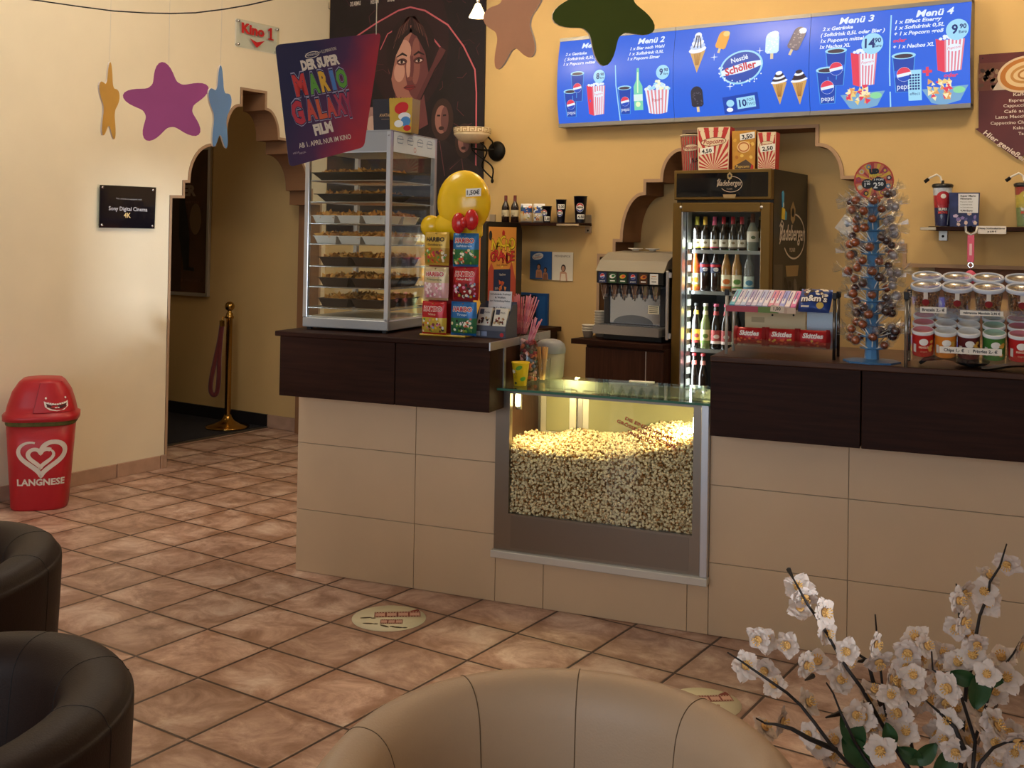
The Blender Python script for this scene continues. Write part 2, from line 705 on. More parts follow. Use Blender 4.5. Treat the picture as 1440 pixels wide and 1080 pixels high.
mb = MB()
mb.box(-6.30, 3.3, -3.6, 6.42, -0.1, 0, floor_material())
struct(mb, 'floor')
mb = MB()
mb.box(-9.2, -6.285, 2.0, 6.42, -0.1, 0.006, M_CARPET)
struct(mb, 'floor_passage')
mb = MB()
mb.box(-9.3, 3.4, -3.7, 6.5, 3.75, 3.85, paint('E9E2D2'))
struct(mb, 'ceiling')

# left wall with the stepped Moorish arch
half = [(4.687, 0), (4.687, 1.765), (4.788, 1.768), (4.788, 1.868), (4.832, 1.872)] + arc(5.045, 1.872, 0.213, 0.258, 180, 90)[1:] + [(5.045, 2.222), (5.142, 2.224)] + \
    arc(5.274, 2.224, 0.132, 0.2, 180, 90)[1:] + [(5.274, 2.542)]
arch_left = half + [(2 * 5.3985 - a, b) for a, b in reversed(half)]
mpx = lambda a, b, h=0.0: Vector((-5.72 - h, a, b))      # on the left wall; h goes into the wall
wl = [(-3.6, 0)] + arch_left + [(6.42, 0), (6.42, 3.75), (-3.6, 3.75)]
mb = MB()
mb.prism(wl, mpx, 0, 0.2, M_CREAM)
struct(mb, 'wall_left')
mb = MB()
ribbon(mb, arch_left, -0.02, mpx, -0.004, 0.215, M_BROWN)
ribbon(mb, arch_left, -0.018, mpx, -0.006, 0.004, M_BROWNF)
struct(mb, 'trim_1')

# back wall with the stepped niche behind the bar
niche = [(-3.362, 0), (-3.362, 1.433), (-3.25, 1.433), (-3.25, 1.53), (-3.20, 1.53)] + arc(-3.04, 1.53, 0.16, 0.296, 180, 90)[1:] + \
    [(-3.04, 1.907), (-2.925, 1.907)] + arc(-2.78, 1.907, 0.145, 0.19, 180, 90)[1:] + [(-2.78, 2.205)]
niche += [(-4.713 - a, b) for a, b in reversed(niche[3:])] + [(-1.442, 1.53), (-1.442, 1.422), (1.6, 1.422), (1.6, 0)]
mpy = lambda a, b, h=0.0: Vector((a, 6.16 + h, b))
wbk = [(-9.2, 0)] + niche + [(3.3, 0), (3.3, 3.75), (-9.2, 3.75)]
mb = MB()
mb.prism(wbk, mpy, 0, 0.25, M_YEL)
struct(mb, 'wall_back')
mb = MB()
ribbon(mb, niche, -0.02, mpy, -0.004, 0.25, M_BROWN)
ribbon(mb, niche, -0.02, mpy, -0.007, 0.004, M_BROWNF)
struct(mb, 'trim_2')
mb = MB()
mb.box(-3.6, 2.0, 6.42, 6.5, 0, 3.75, M_YEL)
struct(mb, 'wall_niche')
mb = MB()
mb.box(-1.33, 1.6, 6.33, 6.41, 0, 1.41, paint('8E6B58'))  # brown board added; the recess's dimness is put into its colour
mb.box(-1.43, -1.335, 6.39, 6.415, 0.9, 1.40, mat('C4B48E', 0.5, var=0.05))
struct(mb, 'wall_niche_shade_board')

# passage beyond the arch
mb = MB()
mb.box(-9.3, -9.2, 2.0, 6.42, 0, 3.75, M_CREAM)
mb.box(-9.2, -5.92, 1.9, 2.0, 0, 3.75, M_CREAM)
struct(mb, 'wall_passage')
mb = MB()
mb.box(-9.2, -6.29, 6.138, 6.158, 0, 0.10, mat('15141A', 0.6, var=0.1))
struct(mb, 'baseboard_passage')
# other sides of the foyer, outside the frame: bare openings
mb = MB()
for x0, x1, z0, z1 in ((-5.72, -4.0, 0, 3.75), (1.8, 3.3, 0, 3.75), (-4.0, 1.8, 0, 0.7), (-4.0, 1.8, 3.0, 3.75)):
    mb.box(x0, x1, -3.7, -3.6, z0, z1, M_CREAM)
struct(mb, 'wall_front')
mb = MB()
for y0, y1, z0, z1 in ((-3.6, -.63, 0, 3.75), (-.41, 6.42, 0, 3.75), (-.63, -.41, 0, 0.95), (-.63, -.41, 1.17, 3.75)):  # small slit added to shape the side daylight on the left wall
    mb.box(3.3, 3.4, y0, y1, z0, z1, M_CREAM)
struct(mb, 'wall_right')

# terracotta skirting
mb = MB()
y = -3.6
k = 0
while y < 4.66:
    y1 = min(y + 0.33, 4.676)
    mb.box(-5.72, -5.706, y + 0.003, y1 - 0.003, 0.0, 0.085, M_TERR, 0.003)
    y += 0.33
mb.box(-5.92, -5.706, 4.664, 4.70, 0, 0.085, M_TERR, 0.003)
struct(mb, 'baseboard_left')
mb = MB()
for x0, x1 in ((-6.285, -5.99), (-5.985, -5.76)):
    mb.box(x0, x1, 6.14, 6.16, 0, 0.10, M_TERR, 0.003)
x = -5.7
while x < -3.45:
    mb.box(x, x + 0.326, 6.146, 6.16, 0, 0.085, M_TERR, 0.003)
    x += 0.33
struct(mb, 'baseboard_back')
mb = MB()
mb.box(-6.30, -6.27, 4.3, 6.14, 0, 0.008, mat('6A6660', 0.4, 0.8))
struct(mb, 'trim_3')

# ================================================================ sales counter
M_CTILE = mat('CCB191', 0.42, var=0.025, scale=5)
M_GROUT = ink('9A8670')
Z0 = 1.076
ctr = thing('sales_counter', 'long beige tiled cinema snack counter with dark brown wood fascia boards', 'counter', (0, 0, 0), CR)
tiles = MB()
regions = [(-2.784, -1.80, 0, Z0 - 0.02), (-1.80, -0.90, 0, 0.195), (-0.90, 1.6, 0, Z0 - 0.02)]
for r in regions:
    tiles.box(r[0] + (0.002 if r[0] < -2 else 0), r[1], 4.211, 4.70, r[2], r[3], M_GROUT)
for i in range(8):
    for j in range(4):
        a0, a1 = -2.784 + 0.6 * i, -2.784 + 0.6 * (i + 1)
        b0, b1 = (-0.02 + 0.3 * j, 0.28 + 0.3 * j)
        for r in regions:
            x0, x1, y0, y1 = max(a0, r[0]), min(a1, r[1]), max(b0, r[2]), min(b1, r[3])
            if x1 - x0 > 0.01 and y1 - y0 > 0.01:
                tiles.box(x0 + 0.0012, x1 - 0.0012, 4.205, 4.213, y0 + 0.0012, y1 - 0.0012, M_CTILE, 0.001)
for j in range(4):
    for k in range(2):
        tiles.box(-2.785, -2.776, 4.206 + 0.25 * k, 4.452 + 0.25 * k, max(0, -0.02 + 0.3 * j) + .001, min(0.278 + 0.3 * j, Z0 - .02), M_CTILE)
tiles.build('tiled_base', ctr)
for x0, x1 in ((-2.776, -2.202), (-2.198, -1.765)):
    MB().box(x0, x1, 4.035, 4.204, 0.815, Z0, WENGE, 0.002).build('fascia_board', ctr)
for x0, x1 in ((-0.867, -0.332), (-0.328, 0.50), (0.504, 1.6)):
    MB().box(x0, x1, 4.035, 4.204, 0.80, Z0, WENGE, 0.002).build('fascia_board', ctr)
MB().box(-2.80, -1.768, 4.028, 4.72, Z0, 1.098, WENGE, 0.003).build('worktop', ctr)
MB().box(-0.868, 1.6, 4.028, 4.67, Z0, 1.098, wood_material('wenge_top', '3B261D', '553A2D', 0.3), 0.003).build('worktop', ctr)
MB().box(-1.768, -1.762, 4.03, 4.72, 1.066, 1.099, ALU).build('edge_strip', ctr)
MB().box(-1.768, -1.764, 4.19, 4.72, 0.30, 1.066, WENGE_V).build('side_panel', ctr)
MB().box(-1.770, -1.760, 4.17, 4.188, 0.90, 1.066, ALU).build('corner_profile', ctr)
for u in (-2.2, 0.3):
    pass

# ================================================================ popcorn display case
rnd = random.Random(11)
pc = cthing('popcorn_display_case', 'stainless steel popcorn display case with glass front, built into the snack counter', 'display case', -1.80, 4.185, 0.195)
W, ZT = 0.9, 0.70            # local width, top
STEELF = mat('8E8478', 0.36, 1.0, var=0.04, scale=3)
f = MB()
f.box(0.0, 0.063, 0, 0.03, 0.03, ZT, STEELF)
f.box(0.837, 0.868, 0, 0.03, 0.03, ZT, STEELF)
f.box(0.063, 0.837, 0, 0.03, 0.03, 0.184, STEELF)
f.box(0.063, 0.837, 0.0, 0.03, 0.682, ZT, STEELF)
f.box(0.075, 0.825, -0.0015, 0.0, 0.045, 0.176, mat('857B70', 0.38, 1.0))
f.build('front_frame', pc)
MB().box(0.868, 0.9, -0.008, 0.03, 0.03, ZT, ALU, 0.003).build('edge_trim', pc)
MB().box(-0.006, 0.903, -0.022, 0.02, 0.0, 0.031, mat('C8C4BC', 0.4, 0.3), 0.003).build('base_rail', pc)
b = MB()
b.box(0.0, 0.012, 0.03, 0.42, 0.03, ZT, STEEL)
b.box(0.888, 0.9, 0.03, 0.42, 0.03, ZT, STEEL)
b.box(0.012, 0.888, 0.03, 0.42, 0.03, 0.05, STEEL)
b.box(0.012, 0.888, 0.40, 0.42, 0.05, ZT, STEEL)
b.build('housing', pc)
for x0, x1 in ((0.05, 0.22), (0.25, 0.84)):           # serving flaps in the rear wall
    d = MB()
    d.box(x0, x1, 0.385, 0.398, 0.44, 0.66, mat('C9C2B0', 0.4, 0.7), 0.004)
    d.box(x0 + 0.03, x1 - 0.03, 0.382, 0.386, 0.47, 0.63, mat('8F8A66', 0.25, 0.2), 0.003)
    dd = d.build('serving_flap', pc)
    h = MB()
    h.tube([(x0 + 0.05, 0.37, 0.648), (x1 - 0.05, 0.37, 0.648)], 0.006, CHROME)
    h.build('grip_bar', dd)
MB().box(0.063, 0.837, 0.008, 0.013, 0.184, 0.682, GLASS).build('glass_front', pc)
g = MB()
g.box(0.0, 0.93, -0.075, 0.42, ZT + 0.003, ZT + 0.012, GREENGLASS)
gt = g.build('glass_top', pc)
e = MB()
e.box(0.0, 0.93, -0.0765, -0.0745, ZT + 0.003, ZT + 0.012, mat('3F6E5C', 0.2))
e.box(0.929, 0.9305, -0.075, 0.42, ZT + 0.003, ZT + 0.012, mat('3F6E5C', 0.2))
e.build('glass_edge', gt)
RED = ink('961418')
tx = MB()
mp = front(0, 0.0072, 0)
for s, px, py, wpx in (('DIE EINZIG WAHRE', 878.7, 590, 0.205), ('GRÖSSE FÜR POPCORN:', 867, 593.5, 0.258), ('UNENDLICH', 882, 609, 0.12)):
    u, z = cuz(px, py, 4.192)
    tx.text(s, u + 1.80, z - 0.195, 0.0128, mp, RED, al='L', bold=0.035, rot=-0.34, w=wpx)
tx.build('glass_lettering', pc)
BULB = lit('FFE9A8', 14)
for k, (x, y, z) in enumerate(((0.074, 0.06, 0.652), (0.826, 0.08, 0.60))):
    s = MB()
    s.lathe([(0.0, -0.032), (0.009, -0.03), (0.011, 0), (0.009, 0.03), (0.0, 0.032)], BULB, (x, y, z), 12)
    s.box(x - 0.012, x + 0.012, y + 0.008, y + 0.02, z - 0.045, z + 0.045, STEEL, 0.002)
    s.build('heat_lamp', pc)
    l = bpy.data.lights.new('heat_lamp_light', 'AREA')
    l.energy = 2.7
    l.color = (1.0, 0.80, 0.36)
    l.shape = 'RECTANGLE'
    l.size, l.size_y = .03, .06
    lo = bpy.data.objects.new('heat_lamp_light', l)
    COL.objects.link(lo)
    lo.location = pc.matrix_basis @ Vector((x + (0.03 if k == 0 else -0.03), y + 0.03, z + .02))
    aim = (CU * (.75 if k == 0 else -.75) + CV * .35 + Vector((0, 0, -.75))).normalized()
    lo.rotation_euler = aim.to_track_quat('-Z', 'Y').to_euler()


def heap_z(x, y):
    t = x / 0.9
    front_ = 0.468 - 0.05 * math.exp(-((t - 0.45) / 0.2) ** 2) * 0.7 - 0.02 * math.exp(-((t - .13) / .1) ** 2) + 0.075 * max(0, (t - 0.55) / 0.45) ** 1.2
    back = 0.055 * math.sin(min(1, y / 0.3) * 1.5) * (0.2 + 1.0 * math.exp(-((t - 0.62) / 0.33) ** 2))
    return front_ + back + 0.006 * math.sin(17 * x + 9 * y)


def kernel_shape(r):
    vs = []
    nu, nv = 7, 5
    lob = [Vector((r.gauss(0, 1), r.gauss(0, 1), r.gauss(0, 1))).normalized() for _ in range(4)]
    for j in range(nv + 1):
        ph = -PI / 2 + PI * j / nv
        for i in range(nu):
            a = 2 * PI * i / nu
            p = Vector((math.cos(ph) * math.cos(a), math.cos(ph) * math.sin(a), math.sin(ph)))
            k = 0.62 + 0.55 * max(0, max(p.dot(q) for q in lob)) ** 3 + r.uniform(-.05, .05) * (0 < j < nv)
            vs.append(p * k)
    fs = [(j * nu + i, j * nu + (i + 1) % nu, (j + 1) * nu + (i + 1) % nu, (j + 1) * nu + i) for j in range(nv) for i in range(nu)]
    return np.array([tuple(v) for v in vs]), fs


def rand_rot(r):
    q = np.array([r.gauss(0, 1) for _ in range(4)])
    q /= np.linalg.norm(q)
    w_, x, y, z = q
    return np.array([[1 - 2 * (y * y + z * z), 2 * (x * y - z * w_), 2 * (x * z + y * w_)], [2 * (x * y + z * w_), 1 - 2 * (x * x + z * z), 2 * (y * z - x * w_)], [2 * (x * z - y * w_), 2 * (y * z + x * w_), 1 - 2 * (x * x + y * y)]])


def popcorn_material():
    m = bpy.data.materials.new('popcorn')
    m.use_nodes = True
    nt = m.node_tree
    b = nt.nodes['Principled BSDF']
    tc = node(nt, 'ShaderNodeTexCoord')
    n1 = node(nt, 'ShaderNodeTexNoise')
    n1.inputs['Scale'].default_value = 75
    n1.inputs['Detail'].default_value = 3
    nt.links.new(tc.outputs['Object'], n1.inputs['Vector'])
    cr = node(nt, 'ShaderNodeValToRGB')
    cr.color_ramp.elements[0].position = 0.38
    cr.color_ramp.elements[0].color = lin('95642E') + (1,)
    cr.color_ramp.elements[1].position = 0.5
    cr.color_ramp.elements[1].color = lin('F2DFB6') + (1,)
    nt.links.new(n1.outputs[0], cr.inputs[0])
    nt.links.new(cr.outputs[0], b.inputs['Base Color'])
    b.inputs['Roughness'].default_value = 0.8
    return m


KS = [kernel_shape(rnd) for _ in range(6)]
VV, FF, n0 = [], [], 0
spots = []
sp = 0.0125
z = 0.065
while z < 0.75:
    x = 0.022
    while x < 0.88:
        for y0 in (0.026, 0.036):
            xx, zz, yy = x + rnd.uniform(-.005, .005) + (0.006 if y0 > .03 else 0), z + rnd.uniform(-.005, .005), y0 + rnd.uniform(-.003, .004)
            if 0.05 < xx < 0.85 and zz > 0.17 and zz < heap_z(xx, 0.02) and (y0 < .03 or rnd.random() < .85):
                spots.append((xx, yy, zz))
        x += sp
    z += sp
y = 0.035
while y < 0.375:
    x = 0.022
    while x < 0.88:
        xx, yy = x + rnd.uniform(-.005, .005), y + rnd.uniform(-.005, .005)
        spots.append((xx, yy, heap_z(xx, yy) + rnd.uniform(-.006, .007)))
        x += sp
    y += sp
for (x, y, z) in spots:
    vs, fs = KS[rnd.randrange(6)]
    s = rnd.uniform(0.0062, 0.0088)
    v = vs @ rand_rot(rnd).T * s + np.array((x, y, z))
    v[:, 1] = np.maximum(v[:, 1], 0.0145)
    VV.append(v)
    FF += [[i + n0 for i in q] for q in fs]
    n0 += len(vs)
pk = MB()
pk.v = [tuple(p) for p in np.concatenate(VV)]
pk.f = FF
pk.m = [0] * len(FF)
pk.s = [True] * len(FF)
pk.mats = [popcorn_material()]
core = mat('9A6E38', 0.9, var=0.3, scale=60)
pk.grid(lambda a, b: Vector((0.015 + a * 0.87, 0.042 + b * 0.336, heap_z(0.015 + a * 0.87, 0.04 + b * 0.336) - 0.008)), 30, 14, core)
pk.grid(lambda a, b: Vector((0.015 + a * 0.87, 0.042, 0.052 + (heap_z(0.015 + a * 0.87, 0.04) - 0.06) * b)), 30, 10, core)
pk.build('popcorn', None, cp(-1.80, 4.185, 0.195), CR, 'loose popped corn heaped behind the glass of the steel display case', 'popcorn', kind='stuff')

# ================================================================ heated nacho cabinet
hc = cthing('hot_display_cabinet', 'tall glass heated cabinet with wire shelves full of nacho trays', 'display cabinet', -2.745, 4.16, 1.098)
HW, HD, HH = 0.437, 0.45, 0.885
M_GREY = mat('A7A9AC', 0.4, 0.6, var=0.02)
s = MB()
s.box(0, HW, 0, HD, 0.012, 0.055, M_GREY, 0.003)
s.box(0.02, HW - 0.02, 0.02, HD - 0.02, 0.055, 0.062, mat('D0CDC4', 0.35, 0.7))
s.build('base', hc)
for x in (0.015, HW - 0.035):
    for y in (0.015, HD - 0.035):
        MB().box(x, x + 0.02, y, y + 0.02, 0, 0.012, BLACK).build('foot', hc)
for x, y in ((0, 0), (HW - 0.022, 0), (0, HD - 0.022), (HW - 0.022, HD - 0.022)):
    p = MB()
    p.box(x, x + 0.022, y, y + 0.022, 0.055, HH, ALU, 0.002)
    for zz in (0.06, HH - 0.02):
        p.lathe([(0, 0), (0.004, 0), (0.004, 0.0015), (0, 0.0015)], M_GREY, (x + 0.011, y - 0.0005, zz), 8, axis=(0, -1, 0))
    p.build('post', hc)
h = MB()
h.box(0.022, HW - 0.022, 0.002, HD - 0.002, HH - 0.088, HH, M_GREY)
h.box(0.0, HW, 0.0, HD, HH, HH + 0.004, M_GREY)
h.box(0.022, HW - 0.022, 0, 0.004, HH - 0.094, HH - 0.088, ALU)
hd = h.build('header', hc)
sg = MB()
mr_ = plane_map((HW + 0.001, 0.022, HH - 0.09), (0, 1, 0), (0, 0, 1))
sg.add([mr_(0, 0), mr_(0.406, 0), mr_(0.406, 0.088), mr_(0, 0.088)], [(0, 1, 2, 3)], mat('BFCFE6', 0.4))
for k in range(4):
    a = 0.06 + k * 0.095
    sg.line([(a - 0.03, 0.06), (a - 0.022, 0.042), (a + 0.022, 0.042), (a + 0.03, 0.06), (a - 0.03, 0.06)], 0.004, mr_, ink('6E86B0'))
    sg.ring(a, 0.066, 0.026, 0.009, 0.003, mr_, ink('6E86B0'), n=16)
sg.ring(0.2, 0.022, 0.012, 0.012, 0.003, mr_, ink('B06A78'), n=14)
sg.build('header_print', hd)
shelf_z = [0.099, 0.192, 0.285, 0.384, 0.476, 0.573, 0.669]
WIRE = mat('C9C9C6', 0.25, 0.9)
for zz in shelf_z:
    s = MB()
    for a, b_, c, d in ((0.012, 0.012, HW - 0.012, 0.012), (0.012, HD - 0.012, HW - 0.012, HD - 0.012), (0.012, 0.012, 0.012, HD - 0.012), (HW - 0.012, 0.012, HW - 0.012, HD - 0.012)):
        s.tube([(a, b_, zz), (c, d, zz)], 0.0028, WIRE, 6)
    for k in range(1, 16):
        x = 0.012 + (HW - 0.024) * k / 16
        s.tube([(x, 0.012, zz + 0.001), (x, HD - 0.012, zz + 0.001)], 0.0012, WIRE, 4)
    s.build('wire_shelf', hc)
for nm, (x0, x1, y0, y1) in (('glass_pane', (0.022, HW - 0.022, 0.004, 0.007)), ('glass_pane', (HW - 0.008, HW - 0.005, 0.022, HD - 0.022)), ('glass_pane', (0.005, 0.008, 0.022, HD - 0.022)), ('glass_pane', (0.022, HW - 0.022, HD - 0.008, HD - 0.005))):
    MB().box(x0, x1, y0, y1, 0.06, HH - 0.09, GLASS).build(nm, hc)

# trays and the chips in them
CHIP = mat('D79A45', 0.7, var=0.25, scale=40)
CHIP2 = mat('B97A35', 0.7, var=0.25, scale=40)


def tray_mb(wd, dp, ht, m):
    t = MB()
    th = 0.003
    a, b2 = wd / 2, dp / 2
    k = 0.8
    o = [(-a * k, -b2 * k, 0), (a * k, -b2 * k, 0), (a * k, b2 * k, 0), (-a * k, b2 * k, 0)]
    tp = [(-a, -b2, ht), (a, -b2, ht), (a, b2, ht), (-a, b2, ht)]
    ti = [(-a + th, -b2 + th, ht), (a - th, -b2 + th, ht), (a - th, b2 - th, ht), (-a + th, b2 - th, ht)]
    bi = [(x * 0.97, y * 0.97, th) for x, y, _ in o]
    rim = [(x * 1.05, y * 1.05, ht) for x, y, _ in tp]
    rim2 = [(x * 1.05, y * 1.05, ht - 0.003) for x, y, _ in tp]
    vs = o + tp + ti + bi + rim + rim2
    fs = [(3, 2, 1, 0), (12, 13, 14, 15)]
    for i in range(4):
        j = (i + 1) % 4
        fs += [(i, j, 4 + j, 4 + i), (8 + i, 8 + j, 12 + j, 12 + i), (16 + i, 16 + j, 8 + j, 8 + i), (20 + i, 20 + j, 16 + j, 16 + i), (4 + i, 4 + j, 20 + j, 20 + i)]
    t.add(vs, fs, m)
    return t


def chips_mb(t, cx, cy, z, wd, dp, n, r, heap=0.012):
    for _ in range(n):
        x, y = r.uniform(-.46, .46) * wd, r.uniform(-.46, .46) * dp
        e_ = max(0, 1 - (2 * x / wd) ** 2) * max(0, 1 - (2 * y / dp) ** 2)
        s_ = r.uniform(0.016, 0.026)
        R = rand_rot(r)
        pts = []
        for k in range(3):
            a_ = k * 2.094
            q = R @ np.array((s_ * math.cos(a_), s_ * math.sin(a_), 0.0))
            pts.append((cx + x + q[0], cy + y + q[1], max(z - 0.02, z + r.uniform(-.008, heap) * (0.5 + e_) + q[2] * 0.75)))
        t.add(pts, [(0, 1, 2)], r.choice((CHIP, CHIP, CHIP2)))


BLK = mat('17130F', 0.35)
BRN = mat('3A2516', 0.45)
WHT = mat('DAD6CC', 0.5)
rows = [  # shelf index, colour, label, [(x, w, h)], front y, depth
    (6, BLK, 'large black nacho tray on the cabinet\'s topmost shelf', [(0.215, 0.40, 0.036)], 0.16, 0.26),
    (5, BLK, 'large black nacho tray on the cabinet\'s second shelf', [(0.215, 0.36, 0.036)], 0.16, 0.24),
    (4, WHT, 'white card tray of chips on the cabinet\'s third shelf', [(0.075, 0.118, 0.036), (0.205, 0.118, 0.036), (0.335, 0.118, 0.036)], 0.115, 0.15),
    (3, WHT, 'white card tray of chips on the cabinet\'s fourth shelf', [(0.085, 0.118, 0.036), (0.21, 0.118, 0.036), (0.335, 0.118, 0.036)], 0.115, 0.15),
    (2, BRN, 'dark brown chip tray on the cabinet\'s fifth shelf', [(0.13, 0.155, 0.04), (0.30, 0.155, 0.04)], 0.13, 0.17),
    (1, BRN, 'dark brown chip tray on the cabinet\'s sixth shelf', [(0.13, 0.155, 0.04), (0.30, 0.155, 0.04)], 0.13, 0.17),
    (0, BRN, 'dark brown chip tray on the cabinet\'s lowest shelf', [(0.13, 0.155, 0.04), (0.30, 0.155, 0.04)], 0.13, 0.17)]
ORD = ['topmost', 'second', 'third', 'fourth', 'fifth', 'sixth', 'lowest']
POSN = {1: [''], 2: ['on the left', 'on the right'], 3: ['on the left', 'in the middle', 'on the right']}
for ri, (si, m, lb, items, fy, dp) in enumerate(rows):
    ch = MB()
    for k, (x, wd, ht) in enumerate(items):
        for back in ((0, 1) if dp < 0.2 else (0,)):
            y = fy + back * (dp + 0.02)
            loc = hc.matrix_basis @ Vector((x, y, shelf_z[si] + 0.0025))
            nm = lb.replace(' on the cabinet', ', ' + ('back row' if back else 'front row') + ' ' + POSN[len(items)][k] + ', on the cabinet', 1) if len(items) > 1 else lb
            tray_mb(wd, dp, ht, m).build('nacho_tray', None, loc, CR, nm.replace('  ', ' '), 'tray', 'filled trays in the hot cabinet')
            chips_mb(ch, x, y, shelf_z[si] + ht + 0.002, wd * .9, dp * .9, 110 if wd < 0.2 else 300, rnd)
    ch.build('tortilla_chips', None, hc.matrix_basis.translation, CR, 'golden tortilla chips heaped in the trays on the cabinet\'s %s shelf' % ORD[ri], 'chips', kind='stuff')

o = cthing('paper_strip', 'white paper strip lying at the rear edge of the glass counter top', 'paper', -1.28, 4.585, 0.908)
t = MB()
t.box(-.06, .05, -.012, .012, 0, .004, ink('E4DCCC'))
t.build('sheet', o)

# ================================================================ on the left part of the counter
TOPZ = 1.098
rnd = random.Random(5)

# candy bag stand: red-brown display card with pegs, plain yellow domed topper, six hanging bags
st = cthing('candy_bag_stand', 'floor of the counter bag display with plain yellow domed topper and red bow', 'display stand', -2.03, 4.20, TOPZ)
st['label'] = 'counter display stand for candy bags with plain yellow domed topper and red bow'
s = MB()
s.box(-0.135, 0.085, -0.02, 0.15, 0, 0.008, mat('C9A02C', 0.35), 0.003)
s.build('base', st)
s = MB()
s.box(-0.125, 0.085, 0.045, 0.055, 0.008, 0.44, mat('8E1512', 0.4, var=0.05))
s.build('back_board', st)
YEL = mat('F0C414', 0.25, coat=0.4)
s = MB()
s.ell((0.035, 0.05, 0.575), 0.125, 0.06, 0.14, YEL, 28, 16)
s.ell((0.0, 0.05, 0.48), 0.105, 0.045, 0.07, YEL, 24, 12)
s.ell((-0.12, 0.05, 0.47), 0.05, 0.035, 0.05, YEL, 16, 10)
s.box(-0.10, 0.125, 0.03, 0.07, 0.42, 0.50, YEL, 0.015)
tpz = s.build('topper', st)
s = MB()
REDG = mat('C3151A', 0.25, coat=0.4)
s.ell((0.045, -0.02, 0.485), 0.032, 0.022, 0.045, REDG, 16, 10)
s.ell((0.105, -0.02, 0.50), 0.032, 0.022, 0.045, REDG, 16, 10)
s.ell((0.075, -0.028, 0.487), 0.018, 0.02, 0.024, REDG, 12, 8)
s.build('bow', st)
s = MB()
mpz = plane_map((0.112, -0.022, 0.616), (1, 0, 0.05), (0, 0, 1))
s.prism([(-0.035, -0.017), (0.035, -0.017), (0.035, 0.017), (-0.035, 0.017)], mpz, -0.002, 0.0, WHITE)
s.text('1,50€', 0, -0.009, 0.019, mpz, BLACK, bold=0.02)
s.build('price_tag', st)


def pillow_map(wd, ht, th):
    def f(a, b, h=0.0):
        u, v = min(1, abs(2 * a / wd)), min(1, abs(2 * b / ht))
        bl = th * (max(0, 1 - u ** 2.4) ** 0.5) * (max(0, 1 - v ** 3.0) ** 0.6)
        wv = 0.0016 * math.sin(a * 150 + b * 40) * (0.3 + v) * (1 if bl > 0.002 else 0.3)
        return Vector((a * (1 - 0.04 * v * v), -bl - h + wv, b))
    return f


def pillow_bag(name, wd, ht, th, bands, parent=None, nu=14, nv=18, backm=None):
    """bands: [(v0, v1, material)] from bottom to top, v in 0..1."""
    t = MB()
    mp = pillow_map(wd, ht, th)
    for v0, v1, m in bands:
        n = max(1, round((v1 - v0) * nv))
        t.grid(lambda a, b: mp((a - .5) * wd, (v0 + (v1 - v0) * b - .5) * ht), nu, n, m)
    t.grid(lambda a, b: mp((a - .5) * wd, (b - .5) * ht) * 1.0 + Vector((0, 2 * (-mp((a - .5) * wd, (b - .5) * ht).y), 0)) * 0.7, nu, 8, backm or bands[0][2])
    return t, mp


def bag_print(t, mp, wd, ht, title, tcol, sub, scol, candies, win, r, edge=True):
    if edge:
        t.text(title, 0, ht * 0.217, ht * 0.13, mp, ink('EDE4DA'), 0.0013, w=wd * 0.75, bold=0.10)
    t.text(title, 0, ht * 0.22, ht * 0.125, mp, tcol, 0.0017, w=wd * 0.72, bold=0.03)
    if sub:
        t.text(sub, 0, ht * 0.09, ht * 0.065, mp, scol, 0.0015, w=wd * min(0.6, 0.075 * len(sub)), bold=0.01)
    for _ in range(34):
        a, b = r.uniform(-.42, .42) * wd, r.uniform(win[0], win[1]) * ht
        t.disc(a, b, r.uniform(.03, .06) * wd, r.uniform(.03, .055) * ht, mp, r.choice(candies), 0.0012 + r.uniform(0, .0006), 8, rot=r.uniform(0, 3))


FOIL = lambda c: mat(c, 0.3, 0.15, var=0.05, scale=20)
GUMMY = [ink(c) for c in ('C8323A', 'E8B83A', 'E07A2A', '5A9A3A', 'E8DCC0', '7A2A2E')]
LIQ = [ink(c) for c in ('1E1A1A', 'E8E0D4', 'D87AA0', '3A2A22', 'C8A838', '8AA8C8')]
PNK = [ink(c) for c in ('E8A8B8', 'F0D8D8', 'D87890', 'F4E8E0')]
SALAD = [ink(c) for c in ('E8D8A0', '7AA83A', 'D85A3A', 'F0E8D0', '4A7A3A')]
BAGS = [  # pixel centre, bands top/bottom colours, title colour, sub, candies, label
    (611, 350, 'C8A13C', 'A67F2A', '16151A', 'Goldbären', '2A2320', GUMMY, 'gold bag of gummy candy, upper left of the bag display'),
    (650, 352, '2A6FA8', '2F6E3E', 'C02028', 'Saftbären', 'D8E4F0', SALAD, 'blue and green candy bag, upper right of the bag display'),
    (610, 399, 'C8B48A', 'D8A8A8', 'B82030', 'Primavera', '6A7A5A', PNK, 'pale pink see-through candy bag, middle left of the bag display'),
    (650, 399, 'B01C22', '8E161C', 'C8141C', 'Color-Rado', 'F2E6D8', LIQ, 'red bag of mixed liquorice candy, middle right of the bag display'),
    (607, 448, 'B41820', 'C8A83C', 'C0141C', 'Vino', 'E8C8A0', LIQ + GUMMY, 'red and gold candy bag, lower left of the bag display'),
    (647, 449, '2468A8', '2E6A44', 'C01C28', 'Tropi', 'D8E4F0', SALAD + LIQ[:2], 'blue and green candy bag, bottom right of the bag display')]
